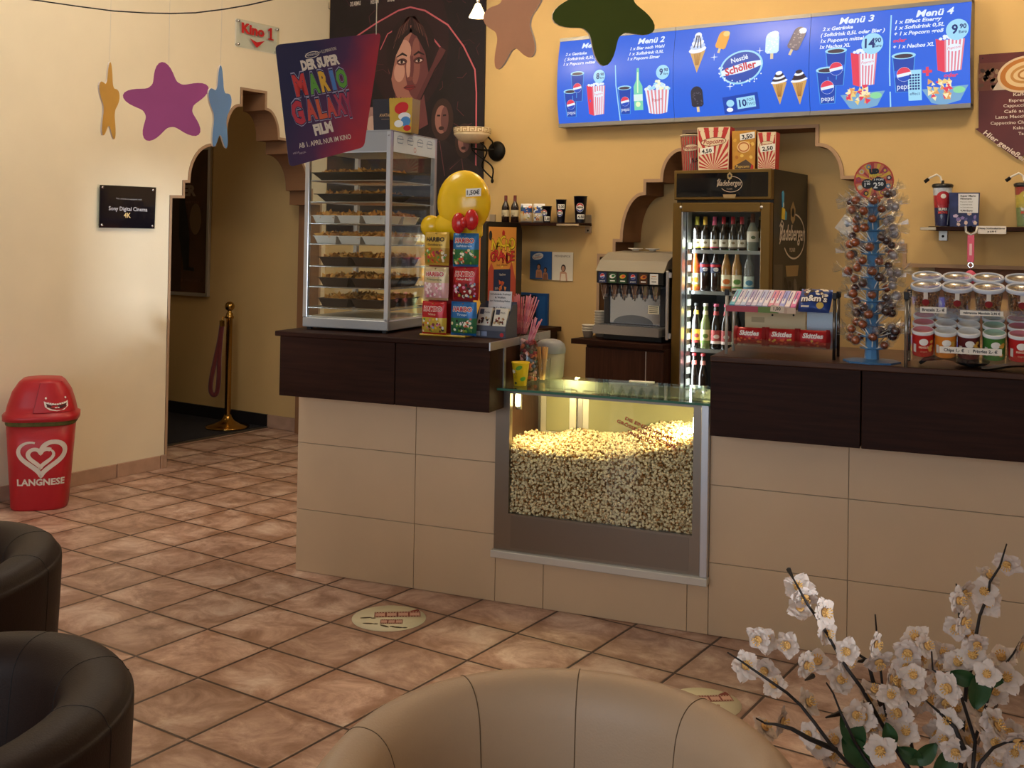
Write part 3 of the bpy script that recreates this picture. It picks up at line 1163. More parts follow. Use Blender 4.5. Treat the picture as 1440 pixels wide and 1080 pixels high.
for i, (px, py, c1, c2, ct, sub, cs, cand, lb) in enumerate(BAGS):
    u, z = cuz(px, py, 4.165)
    wd, ht = 0.125, 0.143
    b = cthing('candy_bag', lb, 'candy bag', u, 4.19 + 0.012 * (i % 2), z - ht / 2 + 0.001, 'candy bags on the counter display', dr=(-0.10 if i % 2 == 0 else -0.04))
    A, B = FOIL(c1), FOIL(c2)
    t, mp0 = pillow_bag('candy_bag', wd, ht, 0.02, [(0, 0.07, A), (0.07, 0.52, B), (0.52, 0.94, A), (0.94, 1.0, A)])
    bag_print(t, mp0, wd, ht, 'HARIBO', ink(ct), sub, ink(cs), cand, (-0.40, 0.0), rnd, i > 0)
    t.v = [(x, y, z_ + ht / 2) for x, y, z_ in t.v]
    t.build('pouch', b)
    k = MB()
    k.ring(0, ht - 0.012, 0.012, 0.008, 0.004, front(0, -0.002, 0), ink('C8A040'), n=14)
    k.tube([(0, -0.012, ht - 0.008), (0, 0.030 - 0.01 * (i % 2), ht - 0.008)], 0.0025, mat('B08A30', 0.4), 6)
    k.build('hanger', b)

# small cardboard display of wafer packs with a paper sign
cb = cthing('wafer_display_box', 'grey cardboard counter box of wafer packs with a white price sign standing up behind', 'display box', -1.862, 4.245, TOPZ, dr=-0.1)
s = MB()
GB = mat('4A4C5A', 0.6, var=0.05)
s.box(-0.078, 0.078, 0.0, 0.10, 0, 0.05, GB)
s.prism([(0.0, 0), (0.10, 0), (0.10, 0.14), (0.06, 0.14), (0.0, 0.05)], plane_map((-0.078, 0, 0), (0, 1, 0), (0, 0, 1)), -0.0015, 0.0015, GB)
s.prism([(0.0, 0), (0.10, 0), (0.10, 0.14), (0.06, 0.14), (0.0, 0.05)], plane_map((0.078, 0, 0), (0, 1, 0), (0, 0, 1)), -0.0015, 0.0015, GB)
s.box(-0.078, 0.078, 0.097, 0.10, 0, 0.15, GB)
m1 = front(0, -0.0003, 0)
s.rect(-0.077, 0.077, 0.030, 0.049, m1, ink('6A6A74'))
s.rect(-0.075, -0.045, 0.006, 0.026, m1, ink('C8CCD8'))
s.disc(0.06, 0.014, 0.009, 0.009, m1, ink('C02830'))
s.rect(-0.04, -0.012, 0.006, 0.026, m1, ink('8E98B4'))
s.build('tray', cb)
for k, (x, c) in enumerate(((-0.038, 'E6DECF'), (0.04, 'EFE6D0'))):
    q = MB()
    m2 = plane_map((x, 0.008, 0.045), (1, 0, 0), (0, 0.35, 1))
    q.prism([(-0.032, 0), (0.032, 0), (0.032, 0.085), (-0.032, 0.085)], m2, -0.01, 0, mat(c, 0.5))
    for _ in range(16):
        q.disc(rnd.uniform(-.024, .024), rnd.uniform(.015, .04), rnd.uniform(.003, .008), rnd.uniform(.003, .007), m2, ink(rnd.choice(('8A2A22', '6A3A22', 'C8A878', '3A2A24'))), n=8)
    q.rect(-0.026, -0.006, 0.055, 0.078, m2, ink('4A4E60'))
    q.text('Milch' if k else 'Waffel', 0.008, 0.06, 0.008, m2, ink('3A2A28'))
    q.build('wafer_pack', cb)
q = MB()
m2 = plane_map((-0.002, 0.088, 0.11), (1, 0, 0), (0, 0.12, 1))
q.prism([(-0.056, 0), (0.056, 0), (0.056, 0.085), (-0.056, 0.085)], m2, -0.001, 0, ink('ECEAE6'))
for k, tt in enumerate(('Schokolade Pralinen', '& Waffeln', 'zur Vorstellung Kakao', '', 'je 1,- Euro')):
    if tt:
        q.text(tt, 0, 0.068 - k * 0.0145, 0.0075, m2, BLACK, bold=0.015, w=min(.1, .0058 * len(tt)))
q.build('price_sign', cb)

# candy jar with pink straws in it, by the counter's end, on the glass top
GZ = 0.908
jar = cthing('candy_jar', 'clear jar full of coloured sweets beside the end of the left counter', 'jar', -1.716, 4.335, GZ)
s = MB()
s.lathe([(0.0, 0.0), (0.038, 0.0), (0.041, 0.02), (0.041, 0.20), (0.037, 0.205)], ACRYL, n=24)
s.build('glass_body', jar)
s = MB()
SW = [mat(c, 0.4) for c in ('8A2A30', 'C86A40', '6A7A90', '3A4A38', 'A88A6A', 'D8A8A0', '5A3A30')]
for k in range(170):
    a, zz = rnd.uniform(0, 2 * PI), rnd.uniform(0.012, 0.18)
    rr = 0.029 + rnd.uniform(-.003, .003)
    s.ell((rr * math.cos(a), rr * math.sin(a), zz), 0.009, 0.009, 0.0085, rnd.choice(SW), 8, 5)
s.lathe([(0, 0.01), (0.026, 0.01), (0.026, 0.176), (0, 0.178)], SW[-1])
s.build('sweets', None, jar.location, CR, 'coloured round sweets filling the clear jar under the pink straws', 'sweets', kind='stuff')
PINK = mat('E79AA6', 0.5)
PINK2 = mat('DB7F92', 0.5)
sb = MB()
for k in range(6):
    sb.lathe([(0.0028, k * 0.04), (0.0028, k * 0.04 + 0.04)], PINK if k % 2 else PINK2, n=7)
sb.lathe([(0, 0), (0.0028, 0)], PINK, n=7)
sb.lathe([(0.0016, 0.2395), (0.0028, 0.24)], PINK, n=7)
first = None
su = cthing('straw_cup', 'small clear cup holding the tall bundle of pink straws by the wafer box', 'cup', -1.808, 4.47, TOPZ)
tag(su, group=None)
q = MB()
q.lathe([(0, 0), (0.026, 0), (0.031, 0.055), (0.0295, 0.055), (0.0245, 0.002), (0, 0.002)], ACRYL, n=20)
q.build('cup_body', su)
for k in range(34):
    rr, a = 0.021 * math.sqrt(rnd.random()), rnd.uniform(0, 2 * PI)
    d = Vector((rr * math.cos(a) * 2.6 + 0.012, rr * math.sin(a) * 2.0, 0.17)).normalized()
    o = sb.build('drinking_straw') if first is None else first.copy()
    if first is None:
        first = o
    else:
        COL.objects.link(o)
    p = cp(-1.808, 4.47, TOPZ + 0.003) + CU * rr * math.cos(a) + CV * rr * math.sin(a)
    o.location = p
    o.rotation_mode = 'QUATERNION'
    dw = CU * d.x + CV * d.y + Vector((0, 0, d.z))
    o.rotation_quaternion = Vector((0, 0, 1)).rotation_difference(dw)
    o.scale = (1, 1, rnd.uniform(0.66, 0.74))
    tag(o, 'pink straw in the tall bundle behind the wafer box', 'straw', 'pink straws in the tall bundle')
for k in range(9):
    rr, a = 0.03 * math.sqrt(rnd.random()), rnd.uniform(0, 2 * PI)
    o = first.copy()
    COL.objects.link(o)
    o.location = cp(-1.712, 4.335, GZ + 0.165) + CU * rr * math.cos(a) * .5 + CV * rr * math.sin(a) * .5
    dw = CU * rnd.uniform(.0, .55) + CV * rnd.uniform(-.2, .2) + Vector((0, 0, 1))
    o.rotation_quaternion = Vector((0, 0, 1)).rotation_difference(dw.normalized())
    o.scale = (1, 1, rnd.uniform(0.42, 0.5))
    tag(o, 'pink straw leaning out of the jar of sweets', 'straw', 'pink straws in the sweet jar')

# yellow paper cup, glass of wooden stirrers, plastic dispenser
u, z = cuz(732, 537, 4.33)
yc = cthing('paper_cup', 'yellow paper cup with green leaves on the glass counter top', 'cup', -1.708, 4.225, GZ)
s = MB()
s.lathe([(0, 0), (0.026, 0), (0.0365, 0.092), (0.0385, 0.094), (0.0385, 0.098), (0.035, 0.096), (0.025, 0.004), (0, 0.004)], mat('E9C41E', 0.4), n=28)
cm = lambda a, b, h=0.0: Vector(((0.0265 + b * 0.115 + h) * math.sin(a / 0.032), -(0.0265 + b * 0.115 + h) * math.cos(a / 0.032), b))
GRN = ink('5F9A2E')
s.disc(0.006, 0.076, 0.014, 0.008, cm, GRN, rot=0.5)
s.disc(0.024, 0.030, 0.013, 0.009, cm, GRN, rot=0.3)
s.disc(-0.012, 0.012, 0.008, 0.005, cm, ink('2E3A1A'))
s.disc(-0.022, 0.06, 0.012, 0.008, cm, ink('F4E8C0'))
for k in range(4):
    s.text(('feel', 'good', 'cup', '100 %')[k], -0.010, 0.058 - k * 0.009, 0.005, cm, ink('6A5A1A'))
s.build('cup_body', yc)
gl = cthing('stirrer_glass', 'drinking glass full of wooden stirrers behind the yellow cup', 'glass', -1.675, 4.40, GZ)
s = MB()
s.lathe([(0, 0), (0.031, 0), (0.036, 0.10), (0.034, 0.10), (0.029, 0.006), (0, 0.006)], ACRYL, n=24)
s.build('glass_body', gl)
wd = MB()
wd.box(-0.003, 0.003, -0.0007, 0.0007, 0, 0.14, mat('D9A868', 0.6, var=0.1, scale=30))
fw = None
for k in range(26):
    o = wd.build('wooden_stirrer') if fw is None else fw.copy()
    if fw is None:
        fw = o
    else:
        COL.objects.link(o)
    a = rnd.uniform(0, 2 * PI)
    rr = 0.013 * math.sqrt(rnd.random())
    o.location = cp(-1.675, 4.40, GZ + 0.007) + CU * rr * math.cos(a) + CV * rr * math.sin(a)
    dw = (CU * (rr * math.cos(a) * 1.6 + rnd.uniform(-.002, .002)) + CV * rr * math.sin(a) * 1.5 + Vector((0, 0, 0.1))).normalized()
    o.rotation_mode = 'QUATERNION'
    o.rotation_quaternion = Vector((0, 0, 1)).rotation_difference(dw) @ Matrix.Rotation(rnd.uniform(0, PI), 3, 'Z').to_quaternion()
    tag(o, 'flat wooden stirrer standing in the glass behind the yellow cup', 'stirrer', 'wooden stirrers in the glass')
dj = cthing('plastic_dispenser_jar', 'translucent plastic jar with grey domed lid on the glass counter top', 'jar', -1.685, 4.515, GZ)
s = MB()
s.lathe([(0, 0), (0.052, 0), (0.06, 0.01), (0.066, 0.118), (0.062, 0.118), (0.056, 0.012), (0, 0.008)], mat('CFC8B0', 0.45, trans=0.3, alpha=0.75), n=32)
s.build('jar_body', dj)
s = MB()
s.lathe([(0.0675, 0.112), (0.069, 0.13), (0.062, 0.152), (0.045, 0.166), (0.02, 0.172), (0, 0.173)], mat('8C8E92', 0.35), n=32)
s.build('lid', dj)

# cartons on top of the hot cabinet
CT = 1.098 + 0.889


def carton(name, lb, u, v, z, wd, dp, ht, m_front, m_side, dr=0.0, taper=0.9, cat='carton', group=None, loc=None, rotz=None):
    b = cthing(name, lb, cat, u, v, z, group, dr) if loc is None else thing(name, lb, cat, loc, rotz or 0, group)
    t = MB()
    a, d = wd / 2, dp / 2
    k = taper
    lo = [(-a * k, -d * k, 0), (a * k, -d * k, 0), (a * k, d * k, 0), (-a * k, d * k, 0)]
    hi = [(-a, -d, ht), (a, -d, ht), (a, d, ht), (-a, d, ht)]
    t.add(lo + hi, [(0, 1, 5, 4), (2, 3, 7, 6)], m_front)
    t.add(lo + hi, [(1, 2, 6, 5), (3, 0, 4, 7), (3, 2, 1, 0)], m_side)
    inn = [(x * 0.95, y * 0.95, ht - 0.0) for x, y, _ in hi]
    ib = [(x * 0.9, y * 0.9, ht * 0.3) for x, y, _ in hi]
    t.add(hi + inn + ib, [(i, (i + 1) % 4, 4 + (i + 1) % 4, 4 + i) for i in range(4)] + [(4 + i, 4 + (i + 1) % 4, 8 + (i + 1) % 4, 8 + i) for i in range(4)] + [(8, 9, 10, 11)], WHITE)
    def fm(aa, bb, h=0.0):
        q = bb / ht
        return Vector((aa * (k + (1 - k) * q), -d * (k + (1 - k) * q) - h, bb))
    def rm(aa, bb, h=0.0):
        q = bb / ht
        return Vector((a * (k + (1 - k) * q) + h, aa * (k + (1 - k) * q), bb))
    return b, t, fm, rm


b, t, fm, rm = carton('popcorn_carton', 'black popcorn carton with film title standing on the hot cabinet', -2.425, 4.36, CT, 0.125, 0.12, 0.155, mat('1D1722', 0.5), mat('2E2238', 0.5), dr=0.1)
t.text('AVATAR', 0.0, 0.075, 0.014, fm, ink('B89468'), w=0.06, bold=0.02)
t.rect(-0.02, 0.02, 0.062, 0.066, fm, ink('6A5648'))
for k in range(14):
    t.disc(rnd.uniform(-.05, .05), rnd.uniform(.02, .14), .012, .02, rm, ink(rnd.choice(('6A5A90', '9A80B0', 'C8B8D0', '3A3058'))), n=9, rot=rnd.uniform(0, 3))
t.build('carton_body', b)
b, t, fm, rm = carton('popcorn_carton', 'shiny gold popcorn carton with red and blue blobs on the hot cabinet', -2.335, 4.33, CT, 0.115, 0.085, 0.152, mat('C6A33E', 0.3, 0.4, var=0.08), mat('9E8636', 0.3, 0.4), dr=0.05)
t.disc(0.004, 0.11, 0.036, 0.026, fm, ink('C8141C'), rot=0.3)
t.disc(0.02, 0.072, 0.032, 0.018, fm, ink('E4E6EA'), 0.0008)
t.disc(0.026, 0.05, 0.026, 0.022, fm, ink('4A8AC8'), 0.001)
t.disc(-0.01, 0.04, 0.024, 0.016, fm, ink('E4E6EA'), 0.0012)
t.disc(0.035, 0.02, 0.02, 0.013, fm, ink('C8141C'), 0.0014)
for k in range(8):
    t.disc(-0.05 + k * 0.0143, 0.152, 0.007, 0.004, fm, mat('C6A33E', 0.3, 0.4, var=0.08))
t.build('carton_body', b)
b, t, fm, rm = carton('popcorn_carton', 'pinkish carton half hidden behind the black one on the hot cabinet', -2.52, 4.42, CT, 0.10, 0.09, 0.13, mat('A87868', 0.5, var=0.2, scale=30), mat('8A5A58', 0.5))
t.disc(-0.01, 0.05, 0.03, 0.04, fm, ink('C8A088'))
t.disc(0.02, 0.09, 0.02, 0.02, fm, ink('5A7AA8'))
t.build('carton_body', b)

# ================================================================ on the back wall
def glow(col, e=0.9):
    key = ('glow', col, e)
    if key not in MATS:
        m = mat(col, 0.35, emit=e)
        m = m.copy()
        m.node_tree.nodes['Principled BSDF'].inputs['Base Color'].default_value = (0.01, 0.01, 0.012, 1)
        MATS[key] = m
    return MATS[key]


rnd = random.Random(21)
# ---- film poster (a plain invented portrait design)
PXL, PXR, PZ0, PZ1 = -5.703, -4.262, 1.55, 3.66
fp = thing('film_poster', 'very large dark film poster with a woman\'s face inside a thin pink arch line', 'poster', (PXL, 6.158, PZ0))
b = MB()
b.box(0, PXR - PXL, -0.012, 0, 0, PZ1 - PZ0, mat('17101A', 0.45, var=0.25, scale=6))
b.build('poster_sheet', fp)
t = MB()
mp = front(0, -0.0122, 0)


def q(px, py):
    p = ony(px, py, 6.146)
    return (p.x - PXL, p.z - PZ0)


def qs(*pts): return [q(x, y) for x, y in pts]


SK, SK2, SKL, HAIR = ink('A06A5E'), ink('6A3A3E'), ink('C49484'), ink('22141A')
t.disc(*q(575, 60), 0.36, 0.5, mp, ink('2A161E'), 0.0002)
t.poly(qs((520, 255), (530, 190), (552, 168), (600, 168), (632, 195), (640, 255)), mp, ink('1B1118'), 0.0004)
t.poly(qs((556, 130), (596, 130), (602, 175), (575, 190), (552, 175)), mp, SK2, 0.0006)
fc = q(577, 92)
K = 1.42
def fd(x, y, rx, ry, m, h, n=24, rot=0.0): t.disc(fc[0] + x * K, fc[1] + y * K, rx * K, ry * K, mp, m, h, n, rot=rot)
def fl(pts, w_, m, h): t.line([(fc[0] + x * K, fc[1] + y * K) for x, y in pts], [k * K for k in w_] if isinstance(w_, list) else w_ * K, mp, m, h)
fd(0, .07, .158, .185, HAIR, .0008, 36)
fd(0, 0, .128, .205, SK, .0010, 36)
fd(.047, .005, .079, .182, SK2, .0012, 30)
fd(.035, .02, .03, .12, ink('8A5650'), .0013, 20)
fd(-.045, .075, .05, .06, SKL, .0013, 20)
fd(-.07, -.03, .035, .05, SKL, .0013, 20)
fd(-.012, -.005, .014, .062, SKL, .0014, 16)
fd(.012, -.01, .012, .06, SK2, .0014, 16)
for sx in (-1, 1):
    fl([(sx * .003, .195), (sx * .06, .16), (sx * .11, .06), (sx * .128, -.06)], [.05, .05, .03, .012], HAIR, .0015)
    fl([(sx * .022, .05), (sx * .052, .064), (sx * .09, .048)], [.008, .013, .005], HAIR, .0016)
    fd(sx * .054, .022, .034, .018, ink('5A2E30'), .00155, 16)
    fd(sx * .055, .022, .023, .0085, ink('D0BCB4'), .0016, 14)
    fd(sx * .055, .022, .0092, .0092, HAIR, .0018, 10)
    fl([(sx * .028, .02), (sx * .055, .034), (sx * .084, .024)], .006, HAIR, .0019)
    fd(sx * .133, .0, .012, .035, SK2, .0007, 12)
fd(0, -.068, .021, .011, ink('7A4642'), .0017, 12)
fl([(-.04, -.112), (-.015, -.1), (0, -.104), (.015, -.1), (.04, -.112), (0, -.128), (-.04, -.112)], .004, ink('6A2028'), .0018)
fd(0, -.112, .036, .0125, ink('7E2C34'), .0017, 16)
fl([(-.036, -.111), (.036, -.111)], .0035, HAIR, .0019)
fl([(-.06, -.16), (0, -.20), (.06, -.16)], .008, SK2, .0013)
for k in range(22):
    x = -.11 + .22 * k / 21
    fl([(x, .20 - abs(x) * .7), (x * .7, .235 - abs(x) * .4), (x * .2, .25)], .004, ink(rnd.choice(('4A2C2C', '6A4440', '2E1A1E'))), .0016)
PKL = ink('C0606C')
t.line(qs((482, 60), (500, 52), (530, 32), (560, 15), (577, 10), (598, 15), (630, 35), (652, 65), (668, 98), (670, 130), (669, 262)), 0.012, mp, PKL, 0.0006)
t.line(qs((535, 70), (545, 48), (558, 40)), 0.009, mp, PKL, 0.0006)
t.line(qs((594, 42), (610, 55), (622, 70)), 0.012, mp, PKL, 0.0006)
t.line(qs((623, 68), (612, 92), (588, 140)), [0.06, 0.05, 0.035], mp, ink('5A2F34'), 0.0018)
t.line(qs((626, 76), (612, 98), (592, 140)), 0.01, mp, ink('1A1216'), 0.002)
for k in range(70):
    x, y = rnd.uniform(470, 680), rnd.uniform(0, 250)
    if abs(x - 575) < 45 and y < 150:
        continue
    a = rnd.uniform(0, 6.28)
    L = rnd.uniform(4, 16)
    t.line(qs((x, y), (x + L * math.cos(a), y + L * math.sin(a)), (x + 1.6 * L * math.cos(a + .4), y + 1.6 * L * math.sin(a + .4))), 0.005, mp, ink(rnd.choice(('3A1C26', '4A222E', '2C1824', '5A2A34'))), 0.0005)
for mi_, (hx, hy, s_, coat) in enumerate(((622, 168, 1.0, '241A20'), (653, 198, 0.82, '2C2024'))):     # two smaller men
    c = q(hx, hy)
    t.poly([(c[0] - 0.2 * s_, c[1] - 0.62), (c[0] - 0.17 * s_, c[1] - 0.22 * s_), (c[0], c[1] - 0.12 * s_), (c[0] + 0.16 * s_, c[1] - 0.24 * s_), (c[0] + 0.2 * s_, c[1] - 0.62)], mp, ink(coat), 0.0007 + .0002 * mi_)
    t.disc(c[0], c[1] + 0.0, 0.098 * s_, 0.15 * s_, mp, ink('3A2624'), 0.0010 + .00005 * mi_)
    t.disc(c[0] - 0.006, c[1], 0.058 * s_, 0.1 * s_, mp, ink('9A6A60'), 0.0012)
    t.disc(c[0] + 0.022 * s_, c[1], 0.034 * s_, 0.09 * s_, mp, ink('6A4444'), 0.0014)
    for sx in (-1, 1):
        t.line([(c[0] + sx * 0.012 * s_ - .006, c[1] + 0.028 * s_), (c[0] + sx * 0.04 * s_ - .006, c[1] + 0.03 * s_)], 0.012 * s_, mp, HAIR, 0.0016)
    t.disc(c[0] - 0.006, c[1] - 0.062 * s_, 0.024 * s_, 0.014 * s_, mp, ink('3A2424'), 0.0016)
    t.line([(c[0] - 0.15 * s_, c[1] - 0.24 * s_), (c[0] - 0.02, c[1] - 0.15 * s_), (c[0] + 0.03, c[1] - 0.4)], 0.006, mp, ink('6A3A40'), 0.001)
TXT = ink('D8D0C8')
for s_, px, py in (('DE ARMAS', 500, 8), ('HUSTON', 527, 5), ('BYRNE', 550, 2), ('REDDICK', 572, -1)):
    c = q(px, py)
    t.text(s_, c[0], c[1], 0.032, mp, TXT, 0.0012, w=0.0128 * len(s_), bold=0.02)
t.build('poster_print', fp)

# ---- menu light boxes
MZ0, MH = 2.26, 0.558
SCREEN = glow('2B66E2', 0.95)
LB, LW, LR, LC, LY = glow('0E2E80', .8), glow('E6F0FF', 1.0), glow('E8405A', .95), glow('9FD8F4', 1.0), glow('F0D080', .95)
LBR, LG, LN = glow('4A3A4A', .9), glow('8FD8A0', 1.0), glow('1E48B4', .9)
RAILM = mat('8E8C88', 0.4, 0.7)


def menu_box(x0, x1, lb):
    W_ = x1 - x0
    o = thing('menu_light_box', lb, 'menu board', (x0, 6.155, MZ0), 0, 'lit menu boards above the bar')
    bul = lambda b: 0.075 + 0.035 * (1 - (2 * b / MH - 1) ** 2)
    mp = lambda a, b, h=0.0: Vector((a, -bul(b) - h, b))
    s = MB()
    s.grid(lambda a, b: mp(a * W_, 0.012 + b * (MH - 0.024)), 1, 16, SCREEN)
    s.build('screen', o)
    h = MB()
    prof = [(0, 0)] + [(-bul(MH * k / 14) + 0.001, MH * k / 14) for k in range(15)] + [(0, MH)]
    h.prism(prof, plane_map((0, 0, 0), (0, 1, 0), (0, 0, 1)), 0, 0.004, RAILM)
    h.prism(prof, plane_map((W_ - 0.004, 0, 0), (0, 1, 0), (0, 0, 1)), 0, 0.004, RAILM)
    h.box(0, W_, -0.083, 0, -0.012, 0.012, RAILM)
    h.box(0, W_, -0.083, 0, MH - 0.012, MH + 0.01, RAILM)
    h.box(0, W_, -0.004, 0, 0, MH, RAILM)
    h.build('housing', o)

    def q(px, py):
        p = ony(px, py, 6.06)
        return (p.x - x0, p.z - MZ0)
    return o, mp, q


def sc(n): return n * 0.00405                  # one photo pixel on the boards, metres


def soda(t, mp, c, w_, h_, lab):
    x, y = c                                    # top centre
    t.add([mp(x - w_ / 2, y, .004), mp(x + w_ / 2, y, .004), mp(x + w_ * .36, y - h_, .004), mp(x - w_ * .36, y - h_, .004)], [(0, 1, 2, 3)], LN)
    t.line([(x - w_ / 2, y), (x - w_ * .36, y - h_), (x + w_ * .36, y - h_), (x + w_ / 2, y)], sc(1.2), mp, glow('4FA0F0', .9), .0048)
    t.disc(x, y, w_ * .54, w_ * .16, mp, LC, .005, 20)
    t.disc(x, y - w_ * .02, w_ * .42, w_ * .10, mp, LBR, .0055, 16)
    cx, cy, r = x + w_ * .02, y - h_ * .52, w_ * .33
    t.disc(cx, cy, r, r, mp, LW, .006, 20)
    t.disc(cx, cy, r * .97, r * .97, mp, LR, .0065, 12, a0=0.35, a1=PI + 0.0)
    t.disc(cx, cy, r * .97, r * .97, mp, glow('2050C8', .9), .0065, 12, a0=PI + 0.45, a1=2 * PI - 0.1)
    if lab:
        t.text('pepsi', cx, cy - r * 2.0, r * .75, mp, LW, .0065, w=w_ * .62)


def pbox(t, mp, x0, x1, y0, y1):
    k = 0.3                                     # red side, striped front
    xm = x0 + (x1 - x0) * k
    t.add([mp(x0, y1 - sc(2), .004), mp(xm, y1 - sc(5), .004), mp(xm + sc(1), y0, .004), mp(x0 + sc(3), y0 + sc(3), .004)], [(0, 1, 2, 3)], LR)
    n = 11
    for i in range(n):
        a0, a1 = i / n, (i + 1) / n
        t.add([mp(xm + (x1 - xm) * a0, y1 - sc(4), .004), mp(xm + (x1 - xm) * a1, y1 - sc(4), .004), mp(xm + sc(1) + (x1 - xm - sc(5)) * a1, y0 + sc(2) * a1, .004), mp(xm + sc(1) + (x1 - xm - sc(5)) * a0, y0 + sc(2) * a0, .004)], [(0, 1, 2, 3)], LW if i % 2 else glow('E88898', .95))
    for i in range(16):
        t.disc(x0 + (x1 - x0) * (.12 + .8 * rnd.random()), y1 - sc(3) + sc(4) * rnd.random(), sc(2.4), sc(2), mp, LW, .005 + .0005 * (i % 3), 8)
    t.disc((xm + x1) / 2, (y0 + y1) / 2 + sc(8), (x1 - xm) * .38, sc(5), mp, LW, .006, 16)
    t.text('Popcorn', (xm + x1) / 2, (y0 + y1) / 2 + sc(6.5), sc(3.6), mp, LR, .0068, w=(x1 - xm) * .66, shear=0.2, rot=0.1)


def price(t, mp, c, r, big):
    t.disc(c[0], c[1], r, r, mp, LC, .0072, 28)
    t.text(big, c[0] - r * .22, c[1] - r * .36, r * .85, mp, LB, .008, bold=0.03, w=r * (.55 if len(big) == 1 else .95))
    t.text('90', c[0] + r * .5, c[1] + r * .08, r * .42, mp, LB, .008, bold=0.03)
    t.text('Euro', c[0] + r * .5, c[1] - r * .36, r * .26, mp, LB, .008, bold=0.02)


def nachos(t, mp, c, w_, h_):
    x, y = c
    t.add([mp(x - w_ / 2, y + h_ * .1, .004), mp(x + w_ * .5, y + h_ * .18, .004), mp(x + w_ * .32, y - h_ * .35, .004), mp(x - w_ * .05, y - h_ * .5, .004), mp(x - w_ * .3, y - h_ * .4, .004)], [(0, 1, 2, 3, 4)], glow('7FB0D8', .9))
    for i in range(34):
        a, b = x + rnd.uniform(-.36, .12) * w_, y + rnd.uniform(-.25, .38) * h_
        s_ = sc(rnd.uniform(3, 5))
        an = rnd.uniform(0, 6)
        t.add([mp(a + s_ * math.cos(an + k * 2.1), b + s_ * math.sin(an + k * 2.1), .005 + i * 4e-5) for k in range(3)], [(0, 1, 2)], rnd.choice((LY, glow('F8E8B8', 1.), glow('E8A060', .95), LR)))
    t.disc(x + w_ * .3, y + h_ * .02, w_ * .13, h_ * .12, mp, LG, .007)


def menu_lines(t, mp, q, lines, red=()):
    for s_, px, py, hpx in lines:
        a, b = q(px, py)
        t.text(s_, a, b, sc(hpx), mp, LR if s_ in red else LW, .0045, al='L', bold=0.03, shear=0.2, w=sc(hpx) * (0.88 if len(s_) < 8 else 0.70 if len(s_) < 22 else 0.62) * len(s_))


o, mp, q = menu_box(-3.617, -2.799, 'lit blue menu board with a beer bottle and popcorn bucket, left end of the row')
t = MB()
menu_lines(t, mp, q, [('Menü 1', 818, 68, 8), ('2 x Getränke', 796, 79, 4.6), ('( Softdrink 0,5L )', 795, 86, 4.6), ('1 x Popcorn mittel', 794, 93, 4.6), ('Menü 2', 897, 62, 8.5), ('1 x Bier nach Wahl', 887, 71, 4.6), ('1 x Softdrink 0,5L', 886, 78.5, 4.6), ('1 x Popcorn Eimer', 884, 85.5, 4.6)])
soda(t, mp, q(814, 104), sc(23), sc(44), False)
soda(t, mp, q(804, 129), sc(23), sc(40), True)
a, b = q(826, 163), q(853, 117)
pbox(t, mp, a[0], b[0], a[1], b[1])
price(t, mp, q(845, 108), sc(10.5), '8')
t.line([q(867, 92), q(868, 120), q(870, 145), q(871, 171)], sc(1.8), mp, LC, .004)
soda(t, mp, q(880, 124), sc(22), sc(40), True)
a = q(898, 155)
BT = glow('7FD8B8', .95)
t.poly([(a[0] - sc(7), a[1]), (a[0] + sc(8), a[1]), (a[0] + sc(8), a[1] + sc(36)), (a[0] + sc(2.5), a[1] + sc(46)), (a[0] + sc(2), a[1] + sc(64)), (a[0] - sc(2), a[1] + sc(64)), (a[0] - sc(2.5), a[1] + sc(46)), (a[0] - sc(7), a[1] + sc(36))], mp, BT, .0046)
t.rect(a[0] - sc(7), a[0] + sc(8), a[1] + sc(14), a[1] + sc(24), mp, glow('D8F0E8', 1.), .0056, 2)
t.disc(a[0], a[1] + sc(9), sc(4), sc(4), mp, glow('E8F8C0', 1.), .0056)
t.rect(a[0] - sc(1), a[0] + sc(1.2), a[1] + sc(26), a[1] + sc(58), mp, glow('D8F8C8', 1.), .0056, 3)
a = q(925, 160)
for i in range(13):
    k0, k1 = -1 + 2 * i / 13, -1 + 2 * (i + 1) / 13
    t.add([mp(a[0] + sc(15) * k0, a[1] + sc(2) * k0 * k0, .0046), mp(a[0] + sc(15) * k1, a[1] + sc(2) * k1 * k1, .0046), mp(a[0] + sc(20) * k1, a[1] + sc(36), .0046), mp(a[0] + sc(20) * k0, a[1] + sc(36), .0046)], [(0, 1, 2, 3)], LW if i % 2 == 0 else glow('E89098', .95))
for i in range(46):
    k = rnd.uniform(-1, 1)
    t.disc(a[0] + sc(19.5) * k, a[1] + sc(36) + sc(14) * rnd.random() * (1 - abs(k)) + sc(1), sc(2.8), sc(2.3), mp, rnd.choice((LW, LC, glow('F0F0C8', 1.))), .0052 + .0004 * (i % 4), 8)
t.text('Popcorn', a[0], a[1] + sc(19), sc(5), mp, glow('C02838', .9), .0062, w=sc(16), shear=.2, rot=.08)
price(t, mp, q(934, 102), sc(11), '9')
t.build('menu_print', o)

o, mp, q = menu_box(-2.797, -1.961, 'lit blue ice cream board in the middle of the row of menu boards')
t = MB()
WAF, CHOC, CREAM_ = glow('D8A860', .95), glow('3A2A3A', .85), glow('F0F4FF', 1.)


